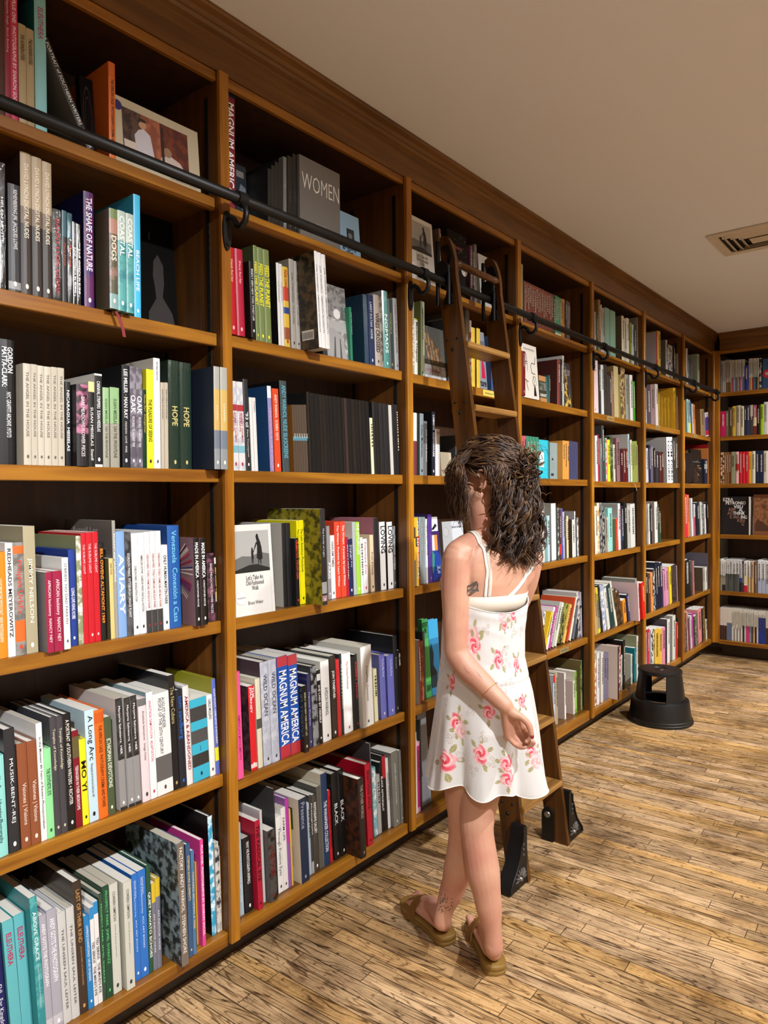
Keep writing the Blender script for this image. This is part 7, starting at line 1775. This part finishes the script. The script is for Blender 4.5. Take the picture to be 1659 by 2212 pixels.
# ---- hair
def hairmat(name,c0,c1):
    m,nt,b=new_mat(name); tc=N(nt,'ShaderNodeTexCoord'); no=N(nt,'ShaderNodeTexNoise'); no.inputs['Scale'].default_value=26; no.inputs['Detail'].default_value=3; cr=N(nt,'ShaderNodeValToRGB')
    cr.color_ramp.elements[0].position=.38; cr.color_ramp.elements[1].position=.68; cr.color_ramp.elements[0].color=hexc(c0); cr.color_ramp.elements[1].color=hexc(c1)
    nt.links.new(tc.outputs['Object'],no.inputs['Vector']); nt.links.new(no.outputs['Fac'],cr.inputs[0]); nt.links.new(cr.outputs[0],b.inputs['Base Color']); b.inputs['Roughness'].default_value=.42; b.inputs['Specular IOR Level'].default_value=.45
    return m
HM=[hairmat('brown_hair','2b1a11','4d3321'),hairmat('light_brown_hair','3c2617','71522f'),hairmat('dark_hair','1f130d','3a251a')]
hb=MB(); rr=random.Random(21)
# scalp cap
vs=[];fs=[];n=36
for i in range(15):
    ph=math.pi*.56*i/14
    for j in range(n):
        th=2*math.pi*j/n; fr=max(0,math.sin(th)); k=ph*(1-.42*fr**2)
        vs.append(H(.079*math.sin(k)*math.cos(th),-.012+.099*math.sin(k)*math.sin(th),.018+.093*math.cos(k)))
for i in range(14):
    for j in range(n): fs.append((i*n+j,(i+1)*n+j,(i+1)*n+(j+1)%n,i*n+(j+1)%n))
hb.add(vs,fs,HM[0])
def strand(pts,cr_,turns,w,mat,ph=None,n=26,nsid=5):
    P=[Vector(p) for p in pts]; L_=sum((P[i+1]-P[i]).length for i in range(len(P)-1)); ph=rr.uniform(0,6.3) if ph is None else ph
    path=[];K=max(n,int(turns*9)); m_=len(P)-1
    for q in range(K+1):
        s=q/K*m_; i=min(int(s),m_-1); t=s-i; p0=P[max(i-1,0)];p1=P[i];p2=P[i+1];p3=P[min(i+2,m_)]
        c=.5*((2*p1)+(p2-p0)*t+(2*p0-5*p1+4*p2-p3)*t*t+(3*p1-p0-3*p2+p3)*t**3); tg=(p2-p1).normalized()
        a=tg.orthogonal().normalized(); b2=tg.cross(a); e=q/K; rc=cr_*min(1,e*3.0); an=ph+turns*2*math.pi*e
        path.append(c+a*(rc*math.cos(an))+b2*(rc*math.sin(an)))
    hb.tube(path,[w*(.55+.45*math.sin(math.pi*min(1,.15+q/K*.85))) if q<K*.8 else w*(1-(q-K*.8)/(K*.2)*.8) for q in range(K+1)],mat,nsid)
def cap(k,th,e=0.0): # point on the scalp, k polar from crown, th around (90 = face)
    return H((.080+e)*math.sin(k)*math.cos(th),-.012+(.100+e)*math.sin(k)*math.sin(th),.018+(.094+e)*math.cos(k))
KN=H(.004,-.108,.012)   # the gathered knot at the back of the crown
# waves swept back from the hairline to the knot
for i in range(420):
    th=math.radians(rr.uniform(-20,200)); k0=rr.uniform(.55,1.25) if 40<math.degrees(th)<140 else rr.uniform(.9,1.55)
    a=cap(min(k0,1.5),th,.003); e=rr.uniform(.003,.012)
    kk=KN+Vector((rr.gauss(0,.018),rr.gauss(0,.018),rr.gauss(0,.022)))
    mid=[]
    for t in(.3,.6,.85):
        p=a.lerp(kk,t); dv_=(p-H(0,-.012,.018)); x,y,z=dv_.dot(HR)/.081,dv_.dot(HF)/.101,dv_.dot(HU)/.095; ln=math.sqrt(x*x+y*y+z*z); 
        if ln<1.05: p=H(0,-.012,.018)+dv_*((1.03+e*6)/ln)
        mid.append(p)
    strand([a]+mid+[kk],.0045,rr.uniform(1.0,2.0),rr.uniform(.0014,.0034),HM[rr.choice([0,1,0,1,2])],n=22)
# knot of small curls
for i in range(95):
    c=KN+HR*rr.gauss(0,.022)+HF*rr.gauss(-.012,.016)+HU*rr.gauss(0,.030); dr=Vector((rr.gauss(0,1),rr.gauss(0,1),rr.gauss(-.3,1))).normalized()
    strand([c,c+dr*.02,c+dr*.035+UP*-.012],rr.uniform(.008,.013),rr.uniform(1.2,2.2),rr.uniform(.0018,.0034),HM[rr.choice([0,1,2])],n=18)
# long ringlets down the back: each curl is a clump of strands sharing one twist
for i in range(150):
    uu=rr.uniform(0,1); back=rr.random(); n_=rr.randint(5,8); ph=rr.uniform(0,6.3); rad=rr.uniform(.008,.0145); mt=rr.choice([0,2,2,0,2,1])
    s0=Vector((1072+80*uu+rr.gauss(0,4),rr.uniform(985,1070),2.155+.05*back)); v1=rr.uniform(1150,1238) if rr.random()<.8 else rr.uniform(1095,1160)
    u1=1070+98*uu+rr.gauss(0,5); vb=v1-(16 if uu>.85 else 0)-(26*(1-uu)**3); D1=2.105+.06*back+.05*uu; um=1076+86*uu+rr.gauss(0,5)
    sw=[rr.gauss(0,5),rr.gauss(0,6)]; turns=(vb-s0.y)/700*rr.uniform(8,15)
    for j in range(n_):
        jx,jy=rr.gauss(0,1.6),rr.gauss(0,.0035)
        pts=[Q(s0.x+jx,s0.y+rr.gauss(0,4),s0.z+jy),Q(um+jx,1090,2.115+.05*back+.03*uu+jy)]+([Q(u1+sw[0]+jx,1152,D1+jy)] if vb>1168 else [])+[Q(u1+sw[1]+jx*1.6,vb+rr.gauss(0,5),D1+jy*1.6)]
        strand(pts,rad*rr.uniform(.85,1.12),turns,rr.uniform(.0011,.0024),HM[mt if rr.random()<.75 else rr.choice([0,1,2])],ph=ph+rr.gauss(0,.22),nsid=4)
# side sweep over the ear and flyaways
for i in range(70):
    a=cap(rr.uniform(1.1,1.45),math.radians(rr.uniform(175,235)),.004); b2=Q(rr.uniform(1068,1095),rr.uniform(1060,1100),2.13)
    strand([a,a.lerp(b2,.5)-_f*.012,b2],.006,2.2,rr.uniform(.0016,.003),HM[rr.choice([0,2,1])])
for i in range(60):
    a=Q(rr.uniform(1120,1165),rr.uniform(960,1180),2.15); d_=Vector((rr.gauss(.4,.4),rr.gauss(.5,.4),rr.gauss(-.2,.6))).normalized()
    strand([a,a+d_*.02,a+d_*.045+UP*-.01],.005,1.6,.0007,HM[1],n=14,nsid=4)
# loose curls framing the face
for i in range(200):
    t=rr.random(); a=cap(rr.uniform(.55,1.15),math.radians(rr.uniform(95,165)),.004)
    u1=972+34*t+rr.gauss(0,4); ve=rr.choice([1060,1080,1100,1125,1140])+rr.gauss(0,6); Dq=2.12+.10*(1-t)
    strand([a,Q(974+24*t+rr.gauss(0,4),1010,Dq),Q(u1-4,1050,Dq-.005),Q(u1+12*(ve-1050)/90+rr.gauss(0,4),ve,Dq)],rr.uniform(.005,.011),rr.uniform(1.6,3.2),rr.uniform(.0008,.0020),HM[rr.choice([1,0,0])])
ho=child(hb,'hair')
